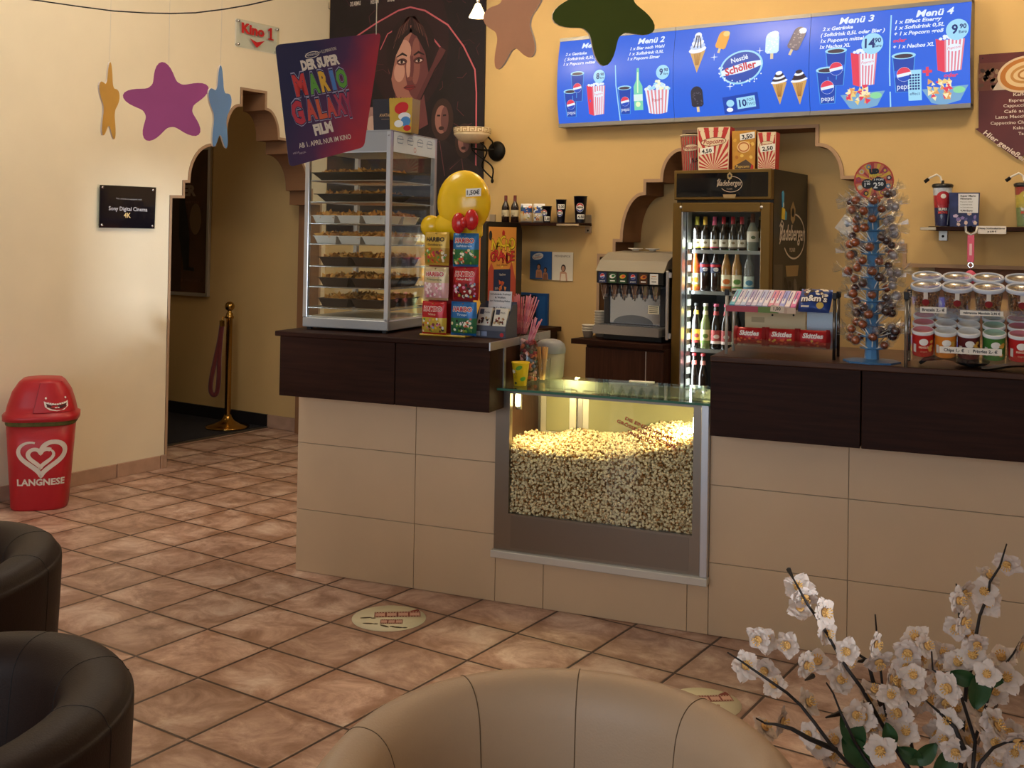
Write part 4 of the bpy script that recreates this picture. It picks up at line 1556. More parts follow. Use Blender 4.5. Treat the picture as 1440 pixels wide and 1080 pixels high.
def soft_cone(c, top, wpx, tip, cols):
    x, y = q(*c)
    w_ = sc(wpx)
    ty, by = q(c[0], top)[1], q(c[0], tip)[1]
    t.add([mp(x - w_ / 2, y, .0042), mp(x + w_ / 2, y, .0042), mp(x, by, .0042)], [(0, 1, 2)], WAF)
    for k in range(-3, 4):
        t.line([(x + w_ * .07 * k, y + (by - y) * .1), (x + w_ * .03 * k, by + (y - by) * .35)], sc(.7), mp, glow('A87030', .9), .005)
    n = 5
    for k in range(n):
        f_ = k / n
        t.disc(x, y + (ty - y) * (f_ * .9 + .06), w_ * (.56 - .42 * f_), (ty - y) * .17, mp, cols[k % len(cols)], .005 + k * .0006, 16, rot=.15)


def ice_bar(c, wpx, hpx, col, rot, nuts=None, bite=None):
    x, y = q(*c)
    w_, h_ = sc(wpx) / 2, sc(hpx) / 2
    sh = arc(0, h_ - w_, w_, w_, 180, 0, 8) + [(w_, -h_ + w_ * .3), (w_ * .7, -h_), (-w_ * .7, -h_), (-w_, -h_ + w_ * .3)]
    R_ = lambda p: (x + p[0] * math.cos(rot) - p[1] * math.sin(rot), y + p[0] * math.sin(rot) + p[1] * math.cos(rot))
    t.poly([R_(p) for p in [(-w_ * .22, -h_), (w_ * .22, -h_), (w_ * .22, -h_ * 1.5), (-w_ * .22, -h_ * 1.5)]], mp, glow('E8D0A0', .95), .0042)
    t.poly([R_(p) for p in sh], mp, col, .0048)
    if bite:
        cx = R_((w_ * .3, h_ * .72))
        t.disc(cx[0], cx[1], w_ * .62, w_ * .5, mp, bite, .0056, 12)
    if nuts:
        for _ in range(16):
            p = R_((rnd.uniform(-.8, .8) * w_, rnd.uniform(-.85, .6) * h_))
            t.disc(p[0], p[1], w_ * .14, w_ * .1, mp, nuts, .0058, 6)


soft_cone((982, 72), 44, 25, 103, [CREAM_, glow('C8D8F8', .95)])
for k in (-2, 0, 2):
    a, b = q(982 + 2.5 * k, 68), q(982 + k * .8, 50)
    t.line([a, ((a[0] + b[0]) / 2 + sc(1), (a[1] + b[1]) / 2), b], sc(1.6), mp, CHOC, .0085)
ice_bar((1017, 56), 17, 27, glow('F0A840', .95), -0.3, None, LY)
ice_bar((1087, 60), 20, 32, glow('C8E8F8', 1.), 0.0, glow('F4FAFF', 1.), CREAM_)
ice_bar((1122, 54), 18, 34, glow('6A5A6A', .9), -0.42, glow('B8A8A8', .9), CREAM_)
ice_bar((981, 136), 19, 30, glow('33303E', .85), 0.05, glow('5A5666', .9))
soft_cone((1097, 116), 100, 22, 147, [CREAM_, CHOC])
soft_cone((1125, 114), 98, 22, 147, [CREAM_, CHOC, CHOC])
c = q(1044, 95)
t.disc(c[0], c[1], sc(33), sc(24), mp, LC, .0045, 36, rot=.22)
t.disc(c[0], c[1], sc(30), sc(21.5), mp, glow('2A50B8', .9), .0052, 36, rot=.22)
t.line([(c[0] + sc(-30 + 6 * k), c[1] + sc(-1.5) + sc(-30 + 6 * k) * .21) for k in range(11)], [sc(7 + 6 * math.sin(PI * k / 10)) for k in range(11)], mp, LW, .0058)
t.text('Schöller', c[0], c[1] - sc(5.5), sc(10.5), mp, glow('D03040', .95), .0066, w=sc(48), bold=.03, rot=.21, curve=.5)
t.text('Nestlé', c[0] - sc(2), c[1] + sc(9), sc(7), mp, LW, .0066, w=sc(26), bold=.02, rot=.2)
for k in range(36):
    a = rnd.uniform(3.0, 6.0)
    t.disc(c[0] + sc(rnd.uniform(28, 36)) * math.cos(a), c[1] + sc(rnd.uniform(20, 27)) * math.sin(a), sc(1.1), sc(1.1), mp, LW, .006, 6)
for px, py in ((1006, 81), (1070, 72), (1028, 122)):
    x, y = q(px, py)
    t.line([(x - sc(6), y), (x, y), (x + sc(6), y)], [0, sc(1.5), 0], mp, LW, .0062)
    t.line([(x, y - sc(6)), (x, y), (x, y + sc(6))], [0, sc(1.5), 0], mp, LW, .0062)
a = q(1042, 145)
R_ = lambda u, v: (a[0] + u * math.cos(.1) - v * math.sin(.1), a[1] + u * math.sin(.1) + v * math.cos(.1))
t.poly([R_(sc(-27), sc(-12)), R_(sc(27), sc(-12)), R_(sc(27), sc(12)), R_(sc(-27), sc(12))], mp, LN, .0045)
t.poly([R_(sc(-6), sc(-8)), R_(sc(22), sc(-8)), R_(sc(22), sc(8)), R_(sc(-6), sc(8))], mp, LC, .0052)
t.disc(*R_(sc(-16), sc(2)), sc(6), sc(5), mp, LC, .0056)
t.disc(*R_(sc(-18), sc(-7)), sc(5), sc(3), mp, CREAM_, .0058)
x, y = R_(sc(3), sc(-5))
t.text('10', x, y, sc(9.5), mp, LB, .006, bold=.03, rot=.1)
x, y = R_(sc(15), sc(1))
t.text('FOR', x, y, sc(4), mp, LB, .006, rot=.1)
x, y = R_(sc(15), sc(-5))
t.text('TWO', x, y, sc(4), mp, LB, .006, rot=.1)
t.build('menu_print', o)

o, mp, q = menu_box(-1.959, -1.107, 'lit blue menu board with nachos and an energy drink can, right end of the row')
t = MB()
menu_lines(t, mp, q, [('Menü 3', 1180, 34, 9), ('2 x Getränke', 1157, 44, 5), ('( Softdrink 0,5L oder Bier )', 1155, 52.5, 5), ('1x Popcorn mittel', 1155, 61, 5), ('1x Nachos XL', 1154, 69.5, 5),
                      ('Menü 4', 1288, 24, 9), ('1 x Effect Energy', 1259, 34, 5), ('1 x Softdrink 0,5L', 1259, 42.5, 5), ('+ 1 x Popcorn groß', 1258, 51, 5), ('oder', 1257, 60.5, 5), ('+ 1 x Nachos XL', 1257, 69.5, 5), ('oder', 1328, 109, 5)], red=('oder',))
soda(t, mp, q(1177, 72), sc(28), sc(48), False)
soda(t, mp, q(1164, 99), sc(28), sc(46), True)
a, b = q(1197, 123), q(1235, 70)
pbox(t, mp, a[0], b[0], a[1], b[1])
price(t, mp, q(1228, 62), sc(14.5), '14')
nachos(t, mp, q(1213, 136), sc(60), sc(36))
t.line([q(1253, 21), q(1252.6, 60), q(1252, 100), q(1251.5, 150)], sc(1.8), mp, LC, .004)
soda(t, mp, q(1272, 79), sc(29), sc(48), True)
a = q(1287, 120)
t.rect(a[0] - sc(8.5), a[0] + sc(8.5), a[1] - sc(20), a[1] + sc(20), mp, LC, .006, 3)
for i in range(4):
    for j in range(6):
        t.rect(a[0] - sc(6.6) + sc(3.5) * i, a[0] - sc(4.2) + sc(3.5) * i, a[1] - sc(6) + sc(3.6) * j, a[1] - sc(3.6) + sc(3.6) * j, mp, LB, .0068)
t.text('effect', a[0], a[1] - sc(13), sc(4), mp, LB, .0068, w=sc(13))
c = q(1305, 101)
t.rect(c[0] - sc(6), c[0] + sc(6), c[1] - sc(1.8), c[1] + sc(1.8), mp, LR, .0045)
t.rect(c[0] - sc(1.8), c[0] + sc(1.8), c[1] - sc(6), c[1] + sc(6), mp, LR, .0047)
a, b = q(1316, 103), q(1358, 50)
pbox(t, mp, a[0], b[0], a[1], b[1])
price(t, mp, q(1347, 42), sc(14), '9')
nachos(t, mp, q(1329, 128), sc(58), sc(36))
t.build('menu_print', o)

# ---- coffee sign: arrow-shaped board
cs = thing('coffee_sign', 'dark red coffee menu board with cup picture and pointed lower end', 'sign', (-1.083, 6.155, 1.97))
def q(px, py):
    p = ony(px, py, 6.143)
    return (p.x + 1.083, p.z - 1.97)
s = MB()
mp = front(0, 0, 0)
MR = mat('5A1F1A', 0.4, var=0.15, scale=4)
pl = [q(1377, 77), q(1376, 180), q(1371, 181), q(1431, 224), (0.42, q(1371, 181)[1] + .0), (0.395, q(1376, 180)[1]), (0.395, q(1377, 77)[1])]
s.prism(pl, mp, 0, 0.012, MR, mat('2A0E0C', 0.4))
s.build('board', cs)
t = MB()
mp = front(0, -0.0122, 0)
zb, zt = q(1380, 128)[1], q(1380, 97)[1]
t.rect(0.001, 0.392, zb, zt + .03, mp, ink('6A3A2C'), 0.0003)
for k in range(26):
    x, y = rnd.uniform(0.01, 0.10), rnd.uniform(zb + .015, zt)
    t.disc(x, y, .014, .010, mp, ink(rnd.choice(('7A5A44', '5A4030', '94765C', '3A261C'))), .0006, 10, rot=rnd.uniform(0, 3))
c = q(1442, 104)
t.poly([(0.07, zb), (0.10, zb + .05), (0.34, zb + .05), (0.39, zb)], mp, ink('C8B8A8'), 0.0008)
t.disc(c[0], c[1], 0.135, 0.095, mp, ink('D8C0A0'), 0.001, 36, rot=.15)
t.disc(c[0], c[1], 0.122, 0.084, mp, ink('B8742C'), 0.0012, 36, rot=.15)
t.disc(c[0] + .004, c[1], 0.10, 0.066, mp, ink('E0C494'), 0.0014, 32, rot=.15)
t.ring(c[0] + .006, c[1], 0.078, 0.048, 0.014, mp, ink('C08A48'), 0.0016, rot=.15)
t.ring(c[0] + .008, c[1], 0.045, 0.028, 0.010, mp, ink('B07838'), 0.0016, rot=.15)
CTX = ink('E4D2C4')
for s_, px, py in (('Kaffee', 1425, 135), ('Espresso', 1419, 143.5), ('Cappuccino', 1411, 151), ('Café au lait', 1412, 159), ('Latte Macchiato', 1400, 167), ('Cappuccino Choco', 1393, 175.5), ('Kakao', 1425, 182), ('Tee', 1432, 190)):
    a, b = q(px, py)
    t.text(s_, a, b, 0.016, mp, CTX, 0.0006, al='L', w=0.0125 * len(s_), bold=0.01)
a, b = q(1382, 188)
t.text('Hier genießen!', a, b, 0.026, mp, CTX, 0.0006, al='L', bold=0.02, rot=-0.66, w=0.27, shear=.1)
t.disc(*q(1382, 82), .004, .004, mp, ink('2A1410'), .001)
t.build('board_print', cs)

# ---- wall sconce: greek-key bowl on wrought iron
wx, wz = -4.16, 2.125
so = thing('wall_sconce', 'pale bowl wall lamp with greek key rim on black iron bracket', 'wall lamp', (wx, 6.158, wz))
s = MB()
IRON = mat('16130F', 0.5, 0.6)
s.lathe([(0, 0.03), (0.055, 0.026), (0.066, 0.012), (0.07, 0)], IRON, (0.005, 0, -0.01), 24, axis=(0, -1, 0))
s.build('wall_plate', so)
s = MB()
bx, by = -0.085, -0.17
def hel(ph, sgn):
    return [(0.0 + (bx) * (1 - k / 14) + 0.07 * math.sin(k / 14 * 5.5 + ph) * math.sin(PI * k / 14), by * (1 - k / 14 * .75), 0.10 - 0.30 * k / 14) for k in range(15)]
s.tube(hel(0, 1), 0.0055, IRON)
s.tube(hel(PI, 1), 0.0055, IRON)
s.tube([(0, -0.02, 0), (-0.02, -0.09, -0.01), (bx, by, 0.0), (bx, by, 0.03)], 0.008, IRON)
s.tube([(0, -0.02, 0.0), (0.02, -0.08, 0.05), (bx + .10, by, 0.10), (bx + 0.112, by, 0.135)], 0.006, IRON)
s.ell((0.0, by * .26, -0.215), 0.011, 0.011, 0.016, IRON, 10, 8)
s.build('bracket', so)
s = MB()
BOWL = mat('D8C8A8', 0.5, var=0.06, scale=30, sub=0.2)
s.lathe([(0.0, 0.035), (0.05, 0.037), (0.09, 0.052), (0.118, 0.085), (0.125, 0.095), (0.122, 0.097), (0.128, 0.135), (0.123, 0.137), (0.117, 0.10), (0.088, 0.06), (0, 0.045)], BOWL, (bx, by, 0), 36)
s.build('bowl', so)
s = MB()
rmx = lambda a, b, h=0.0: Vector((bx + (0.126 + h + b * .1) * math.sin(a / .126), by - (0.126 + h + b * .1) * math.cos(a / .126), 0.099 + b))
KEY = ink('8A6A34')
for k in range(16):
    a = -0.39 + k * 0.05
    s.line([(a, 0.003), (a, 0.031), (a + .032, 0.031), (a + .032, 0.012), (a + .016, 0.012), (a + .016, 0.02)], 0.005, rmx, KEY, .001)
    s.line([(a, 0.003), (a + .05, 0.003)], 0.004, rmx, KEY, .001)
s.build('key_pattern', so)

# ---- left wall shelf and what stands on it
SHZ = 1.628
sh = thing('wall_shelf', 'narrow dark wall shelf holding wine bottles and priced drink cups', 'shelf', (-4.25, 6.158, SHZ))
s = MB()
s.box(0, 0.845, -0.17, 0, -0.02, 0, WENGE, 0.002)
s.build('board', sh)
for x in (0.05, 0.80):
    s = MB()
    s.box(x, x + 0.045, -0.012, 0, -0.065, 0.055, mat('A89A86', 0.4, 0.6), 0.002)
    s.box(x - 0.12, x + 0.045, -0.173, -0.02, -0.022, -0.008, mat('B8A88E', 0.4, 0.5), 0.002)
    s.lathe([(0, 0.003), (0.006, 0.002), (0.007, 0)], IRON, (x + 0.022, -0.012, -0.048), 10, axis=(0, -1, 0))
    s.build('bracket', sh)


def bottle(t, r, h, body, cap, lab, neck=0.3, sh_=0.45, n=20, lab2=None, capm=None, fill=None):
    rn = r * neck
    s0 = h * sh_
    t.lathe([(0, 0), (r * .93, 0), (r, h * .02), (r, s0), (r * .85, s0 + (h - s0) * .18), (rn * 1.25, s0 + (h - s0) * .45), (rn, s0 + (h - s0) * .6), (rn, h * .97), (0, h * .97)], body, n=n)


def bottle_thing(name, lb, cat, loc, r, h, body, cap, lab, grp, neck=.32, sh_=.52, capfrac=.12, lz=(.14, .42), lab_txt=None, rot=0.0, neckband=None):
    o = thing(name, lb, cat, loc, rot, grp)
    t = MB()
    bottle(t, r, h, body, cap, lab, neck, sh_)
    t.build('bottle_body', o)
    t = MB()
    rn = r * neck
    t.lathe([(rn * 1.12, h * (1 - capfrac)), (rn * 1.18, h * (1 - capfrac) + .002), (rn * 1.15, h), (0, h)], cap, n=16)
    t.build('cap', o)
    t = MB()
    t.lathe([(r + .0006, h * lz[0]), (r + .0006, h * lz[1])], lab, n=24)
    if neckband is not None:
        s0 = h * sh_
        z0, z1 = s0 + (h - s0) * .5, s0 + (h - s0) * .68
        t.lathe([(rn * 1.35, z0), (rn * 1.12, z1)], neckband, n=16)
    if lab_txt:
        cm = lambda a, b, hh=0.0: Vector(((r + .0008 + hh) * math.sin(a / r), -(r + .0008 + hh) * math.cos(a / r), b))
        for fn in lab_txt:
            fn(t, cm, r, h)
    t.build('bottle_label', o)
    return o


WINE = mat('20110E', 0.12, coat=0.5)
def lab_lines(c1):
    def fn(t, cm, r, h):
        for k in range(3):
            t.rect(-r * .6, r * .6, h * (.34 - .035 * k), h * (.35 - .035 * k), cm, ink(c1), .0003)
        t.disc(0, h * .25, r * .3, r * .22, cm, ink(c1), .0003, 12)
    return fn


y0 = 6.158 - 0.085
for k, px in enumerate((711, 724)):
    p = ony(px, 300, y0)
    bottle_thing('wine_bottle', ('small red wine bottle at the left end of the wall shelf', 'small red wine bottle beside the crisp bags on the wall shelf')[k], 'bottle', (p.x, y0, SHZ), 0.0265, 0.18, WINE, mat('5E1A1C', 0.35), mat('CBBE9E', .6), 'wine bottles on the wall shelf', .36, .56, .34, (.22, .46), [lab_lines('6A5A44')])
for k, px in enumerate((739, 757)):
    p = ony(px, 300, y0)
    b = thing('crisp_bag', ('small white and blue crisp bag next to the wine bottles', 'small white and blue crisp bag next to the smallest soda cup')[k], 'crisp bag', (p.x, y0 + .01, SHZ), 0.25, 'crisp bags on the wall shelf')
    t, mq = pillow_bag('bag', 0.082, 0.125, 0.022, [(0, .06, FOIL('C8C8C8')), (.06, .5, FOIL('D8C8A8')), (.5, .8, FOIL('2A4A8A')), (.8, .94, FOIL('D8DCE4')), (.94, 1, FOIL('E8E8EA'))])
    for _ in range(22):
        t.disc(rnd.uniform(-.034, .034), rnd.uniform(-.05, .045), rnd.uniform(.004, .011), rnd.uniform(.004, .009), mq, ink(rnd.choice(('E8EAF0', 'C86A30', '4A7A3A', '2A4A9A', 'E0B868', 'D8DCE8'))), .001 + rnd.uniform(0, .0005), 8, rot=rnd.uniform(0, 3))
    t.v = [(x, y, z + .0625) for x, y, z in t.v]
    t.build('pouch', b)
CUPM = mat('0D1020', 0.3)


def pepsi_cup(lb, loc, rt, h, tag_txt, tag_pos, logo_pos, cat='cup', grp='dark soda cups on the wall shelf', rot=0.45):
    o = thing('soda_cup', lb, cat, loc, rot, grp)
    rb = rt * .72
    t = MB()
    t.lathe([(0, 0), (rb, 0), (rb, .002), (rt, h), (rt * 1.05, h), (rt * 1.05, h + .003), (rt * .95, h), (rb * .95, .004), (0, .004)], CUPM, n=32)
    cm = lambda a, b, hh=0.0: Vector(((rb + (rt - rb) * b / h + hh) * math.sin(a / rt), -(rb + (rt - rb) * b / h + hh) * math.cos(a / rt), b))
    a, b = logo_pos[0] * rt, logo_pos[1] * h
    R_ = rt * .68
    t.disc(a, b, R_, R_, cm, WHITE, .0006, 28)
    t.disc(a, b, R_ * .93, R_ * .93, cm, ink('C8202C'), .0009, 16, a0=.25, a1=PI - .25)
    t.disc(a, b, R_ * .93, R_ * .93, cm, ink('1A3A9A'), .0009, 16, a0=PI + .25, a1=2 * PI - .25)
    t.text('PEPSI', a, b - R_ * .18, R_ * .38, cm, BLACK, .0011, w=R_ * 1.5, bold=.04)
    t.build('cup_body', o)
    t = MB()
    a, b = tag_pos[0] * rt, tag_pos[1] * h
    t.rect(a - rt * .72, a + rt * .72, b - .015, b + .015, cm, WHITE, .0014)
    t.text(tag_txt, a, b - .009, .018, cm, BLACK, .0018, w=rt * 1.2, bold=.03)
    t.build('price_tag', o)
    return o


for px, rt, h, txt, tp, lp, lb in ((769, .032, .105, '2,00', (.2, .24), (-.55, .6), 'smallest dark soda cup on the wall shelf, priced 2,00'), (789, .034, .148, '3,00', (.1, .70), (-.25, .42), 'medium dark soda cup on the wall shelf, priced 3,00'), (816, .043, .168, '4,50', (.2, .23), (0, .58), 'largest dark soda cup at the right end of the wall shelf')):
    p = ony(px, 300, y0)
    pepsi_cup(lb, (p.x, y0, SHZ), rt, h, txt, tp, lp)

# ---- two ice cream posters, blue panel
def wall_sheet(name, lb, cat, px0, py0, px1, py1, Y=6.156, th=0.003, m=None, **k):
    a, b = ony(px0, py1, Y - th), ony(px1, py0, Y - th)
    x0, z0, x1, z1 = a.x, a.z, b.x, b.z
    o = thing(name, lb, cat, (x0, Y, z0))
    s = MB()
    s.box(0, x1 - x0, -th, 0, 0, z1 - z0, m or WHITE)
    s.build('sheet', o)
    return o, x1 - x0, z1 - z0, front(0, -th, 0)


def person_figure(t, mp, x, z, s_, dress, skin='C08A6A', hair='2A1A14'):
    t.poly([(x - .55 * s_, z - 1.3 * s_), (x - .5 * s_, z - .2 * s_), (x - .2 * s_, z), (x + .2 * s_, z), (x + .5 * s_, z - .25 * s_), (x + .6 * s_, z - 1.3 * s_)], mp, ink(skin), .0005)
    t.poly([(x - .42 * s_, z - 1.3 * s_), (x - .3 * s_, z - .35 * s_), (x + .3 * s_, z - .35 * s_), (x + .42 * s_, z - 1.3 * s_)], mp, ink(dress), .0007)
    t.disc(x, z + .38 * s_, .36 * s_, .46 * s_, mp, ink(hair), .0008, 18)
    t.disc(x - .04 * s_, z + .32 * s_, .24 * s_, .33 * s_, mp, ink(skin), .001, 18)
    for k in (-1, 1):
        t.disc(x - .04 * s_ + k * .1 * s_, z + .38 * s_, .03 * s_, .02 * s_, mp, ink('2A1A14'), .0012, 8)
    t.disc(x - .04 * s_, z + .18 * s_, .07 * s_, .025 * s_, mp, ink('A03A3A'), .0012, 8)


o, W_, H_, mp = wall_sheet('ice_cream_poster', 'small blue poster of a couple eating ice cream', 'poster', 745, 354, 776, 392, m=ink('2E5A94'))
t = MB()
t.disc(W_ * .36, H_ * .82, W_ * .26, H_ * .12, mp, ink('E8E4DC'), .0005, rot=.2)
t.text('Nestlé', W_ * .36, H_ * .84, H_ * .06, mp, ink('2A4AA8'), .0008, rot=.2)
t.text('Schöller', W_ * .36, H_ * .755, H_ * .075, mp, ink('C02A34'), .0008, rot=.2, w=W_ * .4)
person_figure(t, mp, W_ * .42, H_ * .36, H_ * .24, 'A87858')
person_figure(t, mp, W_ * .72, H_ * .26, H_ * .21, '8A5A44', 'B07A5A')
t.build('poster_print', o)
o, W_, H_, mp = wall_sheet('ice_cream_poster', 'small cream poster of a dark-haired woman', 'poster', 776, 355, 806, 394, m=ink('E8E0CC'))
t = MB()
t.text('MÖVENPICK', W_ * .5, H_ * .82, H_ * .075, mp, ink('4A3A2A'), .0005, w=W_ * .76)
person_figure(t, mp, W_ * .55, H_ * .34, H_ * .27, 'E8D8C0', 'C8987A')
t.build('poster_print', o)
o, W_, H_, mp = wall_sheet('blue_poster', 'blue framed poster with dark pictures on the wall behind the straws', 'poster', 728, 413, 770, 475, th=0.02, m=mat('1F4E8C', 0.4, var=.05))
t = MB()
t.rect(W_ * .05, W_ * .62, H_ * .3, H_ * .95, mp, ink('17202E'), .0005)
for k in range(14):
    t.line([(W_ * rnd.uniform(.1, .55), H_ * rnd.uniform(.4, .9)) for _ in range(2)], .012, mp, ink(rnd.choice(('7A4A34', 'B8A890', '4A2A22'))), .0008 + .0001 * (k % 4))
t.rect(W_ * .7, W_ * .92, H_ * .06, H_ * .94, mp, ink('245A9C'), .0005)
t.build('panel_print', o)
o = thing('glass_wall_sign', 'clear glass wall sign with red hall lettering and a red down arrow', 'sign', (-5.72, 0, 0))
s = MB()
mw = lambda a, b, h=0.0: Vector((h, a, b))
s.prism([(5.212, 2.815), (5.614, 2.82), (5.614, 3.012), (5.212, 3.008)], mw, 0.018, 0.022, glass_mat('sign_glass', (0.93, 0.95, 0.93), 0.03))
s.build('glass_plate', o)
t = MB()
t.rect(5.214, 5.612, 2.817, 3.009, mw, mat('E8E4DA', 0.5), .0012)
RD = ink('BE1F22')
t.text('Kino', 5.255, 2.92, .066, mw, RD, .0225, al='L', w=.215, bold=.045)
t.poly([(5.522, 2.915), (5.542, 2.915), (5.542, 2.995), (5.526, 2.995), (5.505, 2.98), (5.505, 2.966), (5.522, 2.975)], mw, RD, .0225)
t.rect(5.504, 5.560, 2.908, 2.918, mw, RD, .0225)
t.poly([(5.33, 2.89), (5.40, 2.872), (5.475, 2.893), (5.40, 2.832)], mw, RD, .0225)
t.build('sign_lettering', o)
s = MB()
for a in (5.228, 5.598):
    for b in (2.832, 2.995):
        s.lathe([(0, 0.028), (0.009, 0.027), (0.009, 0.001), (0, 0.001)], CHROME, (0, a, b), 12, axis=(1, 0, 0))
s.build('spacer_bolts', o)
o = thing('wall_plaque', 'black acrylic wall plaque about digital cinema with light lettering', 'plaque', (-5.72, 0, 0))
s = MB()
s.prism([(4.147, 1.545), (4.553, 1.545), (4.558, 1.808), (4.147, 1.804)], mw, 0.02, 0.026, mat('14121A', 0.12, coat=.3))
s.build('plate', o)
s = MB()
s.prism([(4.135, 1.543), (4.565, 1.543), (4.57, 1.81), (4.135, 1.806)], mw, 0.014, 0.018, glass_mat('sign_glass', (0.9, 0.92, 0.9), 0.03))
for a in (4.165, 4.538):
    for b in (1.562, 1.79):
        s.lathe([(0, 0.03), (0.008, 0.029), (0.008, 0.001), (0, 0.001)], CHROME, (0, a, b), 12, axis=(1, 0, 0))
s.build('spacer_bolts', o)
t = MB()
t.text('This cinema is equipped with', 4.355, 1.722, .009, mw, ink('B8B8BC'), .0265, w=.19)
t.text('Sony Digital Cinema', 4.352, 1.653, .024, mw, ink('C8C8D0'), .0265, w=.285, bold=.01)
t.text('4K', 4.345, 1.61, .03, mw, ink('D8C088'), .0265, w=.052, bold=.02)
t.build('plaque_lettering', o)
# framed poster in the passage
pa, pb = ony(236, 418, 6.13), ony(296, 205, 6.13)
o = thing('framed_passage_poster', 'dark brown framed poster on the passage wall beyond the arch', 'framed poster', (pa.x - 0.25, 6.156, ony(294, 418, 6.13).z))
Wp, Hp = pb.x - pa.x + 0.25, pb.z - ony(294, 418, 6.13).z
s = MB()
for b in ((0, .03, 0, Hp), (Wp - .03, Wp, 0, Hp), (.03, Wp - .03, 0, .03), (.03, Wp - .03, Hp - .03, Hp)):
    s.box(b[0], b[1], -.026, 0, b[2], b[3], ALU, .002)
s.build('frame', o)
s = MB()
s.box(.03, Wp - .03, -.016, -.004, .03, Hp - .03, mat('4A2E1E', 0.2, var=.3, scale=3))
mp = front(0, -.016, 0)
def q(px, py):
    p = ony(px, py, 6.14)
    return (p.x - pa.x + .25, p.z - o.location.z)
s.rect(.04, q(254, 400)[0], .04, q(250, 262)[1], mp, ink('3A2418'), .0004)
s.text('ER', *q(266, 275), .085, mp, ink('8A7868'), .0008, w=.17, bold=.05)
s.text('WARTEN', *q(268, 286), .018, mp, ink('6A3A28'), .0008, w=.2)
s.line([q(256, 275), q(259, 330), q(262, 380)], [.06, .13, .06], mp, ink('0E0A0C'), .001)
s.disc(*q(255, 270), .05, .06, mp, ink('120E0E'), .001)
s.line([q(264, 378), q(273, 379)], .03, mp, ink('0E0A0C'), .001)
s.disc(*q(275, 308), .07, .13, mp, ink('6A543A'), .0006)
s.text('DEMNÄCHST', *q(268, 396), .02, mp, ink('6A4430'), .0008, w=.24)
s.build('poster_sheet', o)

# ================================================================ behind the counter
rnd = random.Random(33)
# ---- base cabinets
cbn = thing('base_cabinet', 'dark brown worktop cabinet under the soda dispenser', 'cabinet', (-3.25, 5.64, 0))
MB().box(0.0, 0.60, 0, 0.50, 0.90, 0.93, WENGE, 0.002).build('worktop', cbn)
MB().box(0.09, 0.60, 0.03, 0.50, 0.0, 0.90, WENGE_V).build('carcass', cbn)
d = MB().box(0.095, 0.488, 0.012, 0.03, 0.02, 0.885, WENGE_V, 0.001).build('door', cbn)
d = MB().box(0.494, 0.598, 0.012, 0.03, 0.02, 0.885, WENGE_V, 0.001).build('door', cbn)
s = MB()
s.box(0.489, 0.494, 0.008, 0.012, 0.02, 0.885, ALU)
s.build('door_edge', cbn)
cb2 = thing('base_cabinet', 'dark low cabinet carrying the nacho cheese machine by the wall', 'cabinet', (-4.35, 5.42, 0))
MB().box(0, 0.74, -0.02, 0.72, 0.92, 0.95, WENGE, 0.002).build('worktop', cb2)
MB().box(0.02, 0.72, 0.0, 0.70, 0, 0.92, WENGE_V).build('carcass', cb2)

# ---- nacho cheese machine
nm = thing('nacho_cheese_machine', 'tall black machine with orange nacho print and a blue menu strip', 'dispenser', (-4.12, 5.5, 0.952))
s = MB()
prof = arc(0.36, 0.60, 0.05, 0.07, 0, 90, 6)
s.prism([(0, 0), (0.41, 0)] + prof + [(0.03, 0.672), (0.0, 0.655)], plane_map((0, 0, 0), (0, 1, 0), (0, 0, 1)), 0.0, 0.34, mat('0E0D0F', 0.3, coat=.3))
s.build('housing', nm)
t = MB()
mp = plane_map((0.34, 0, 0), (0, 1, 0), (0, 0, 1))
t.rect(0.025, 0.34, 0.01, 0.64, mp, ink('E8A24E'), .0008)
t.poly([(0.025, 0.01), (0.34, 0.01), (0.34, 0.30), (0.29, 0.42), (0.24, 0.34), (0.12, 0.33), (0.06, 0.42), (0.025, 0.36)], mp, ink('C8584A'), .0012)
t.poly([(0.025, 0.01), (0.34, 0.01), (0.34, 0.12), (0.25, 0.22), (0.16, 0.13), (0.09, 0.19), (0.025, 0.10)], mp, ink('B8A888'), .0015)
for k, ch in enumerate('NACHO'):
    t.text(ch, 0.09 + k * 0.05, 0.50 + 0.012 * ((k * 7) % 3) - .01, 0.07, mp, ink('7A4A18'), .0018, bold=.05, rot=.12 * ((k % 3) - 1))
    t.text(ch, 0.088 + k * 0.05, 0.502 + 0.012 * ((k * 7) % 3) - .01, 0.068, mp, ink('F0DA3A'), .0022, bold=.02, rot=.12 * ((k % 3) - 1))
for k, ch in enumerate('GRANDE'):
    t.text(ch, 0.075 + k * 0.045, 0.425 + 0.012 * math.sin(k * 1.3), 0.06, mp, ink('6A1418'), .0022, bold=.05)
    t.text(ch, 0.073 + k * 0.045, 0.427 + 0.012 * math.sin(k * 1.3), 0.058, mp, ink('D83A44'), .0026, bold=.02)
t.text('hot cheese', 0.18, 0.395, 0.016, mp, ink('5A2A14'), .002, w=.12)
t.disc(0.19, 0.60, .016, .02, mp, ink('C02A30'), .0016)
t.disc(0.045, 0.585, .018, .03, mp, ink('2A2A30'), .0016)
for k in range(9):
    t.disc(rnd.uniform(.03, .33), rnd.uniform(.38, .6), .006, .012, mp, ink('F0D868'), .0014, 8, rot=rnd.uniform(0, 3))
t.rect(0.085, 0.275, 0.03, 0.375, mp, ink('1C3464'), .003)
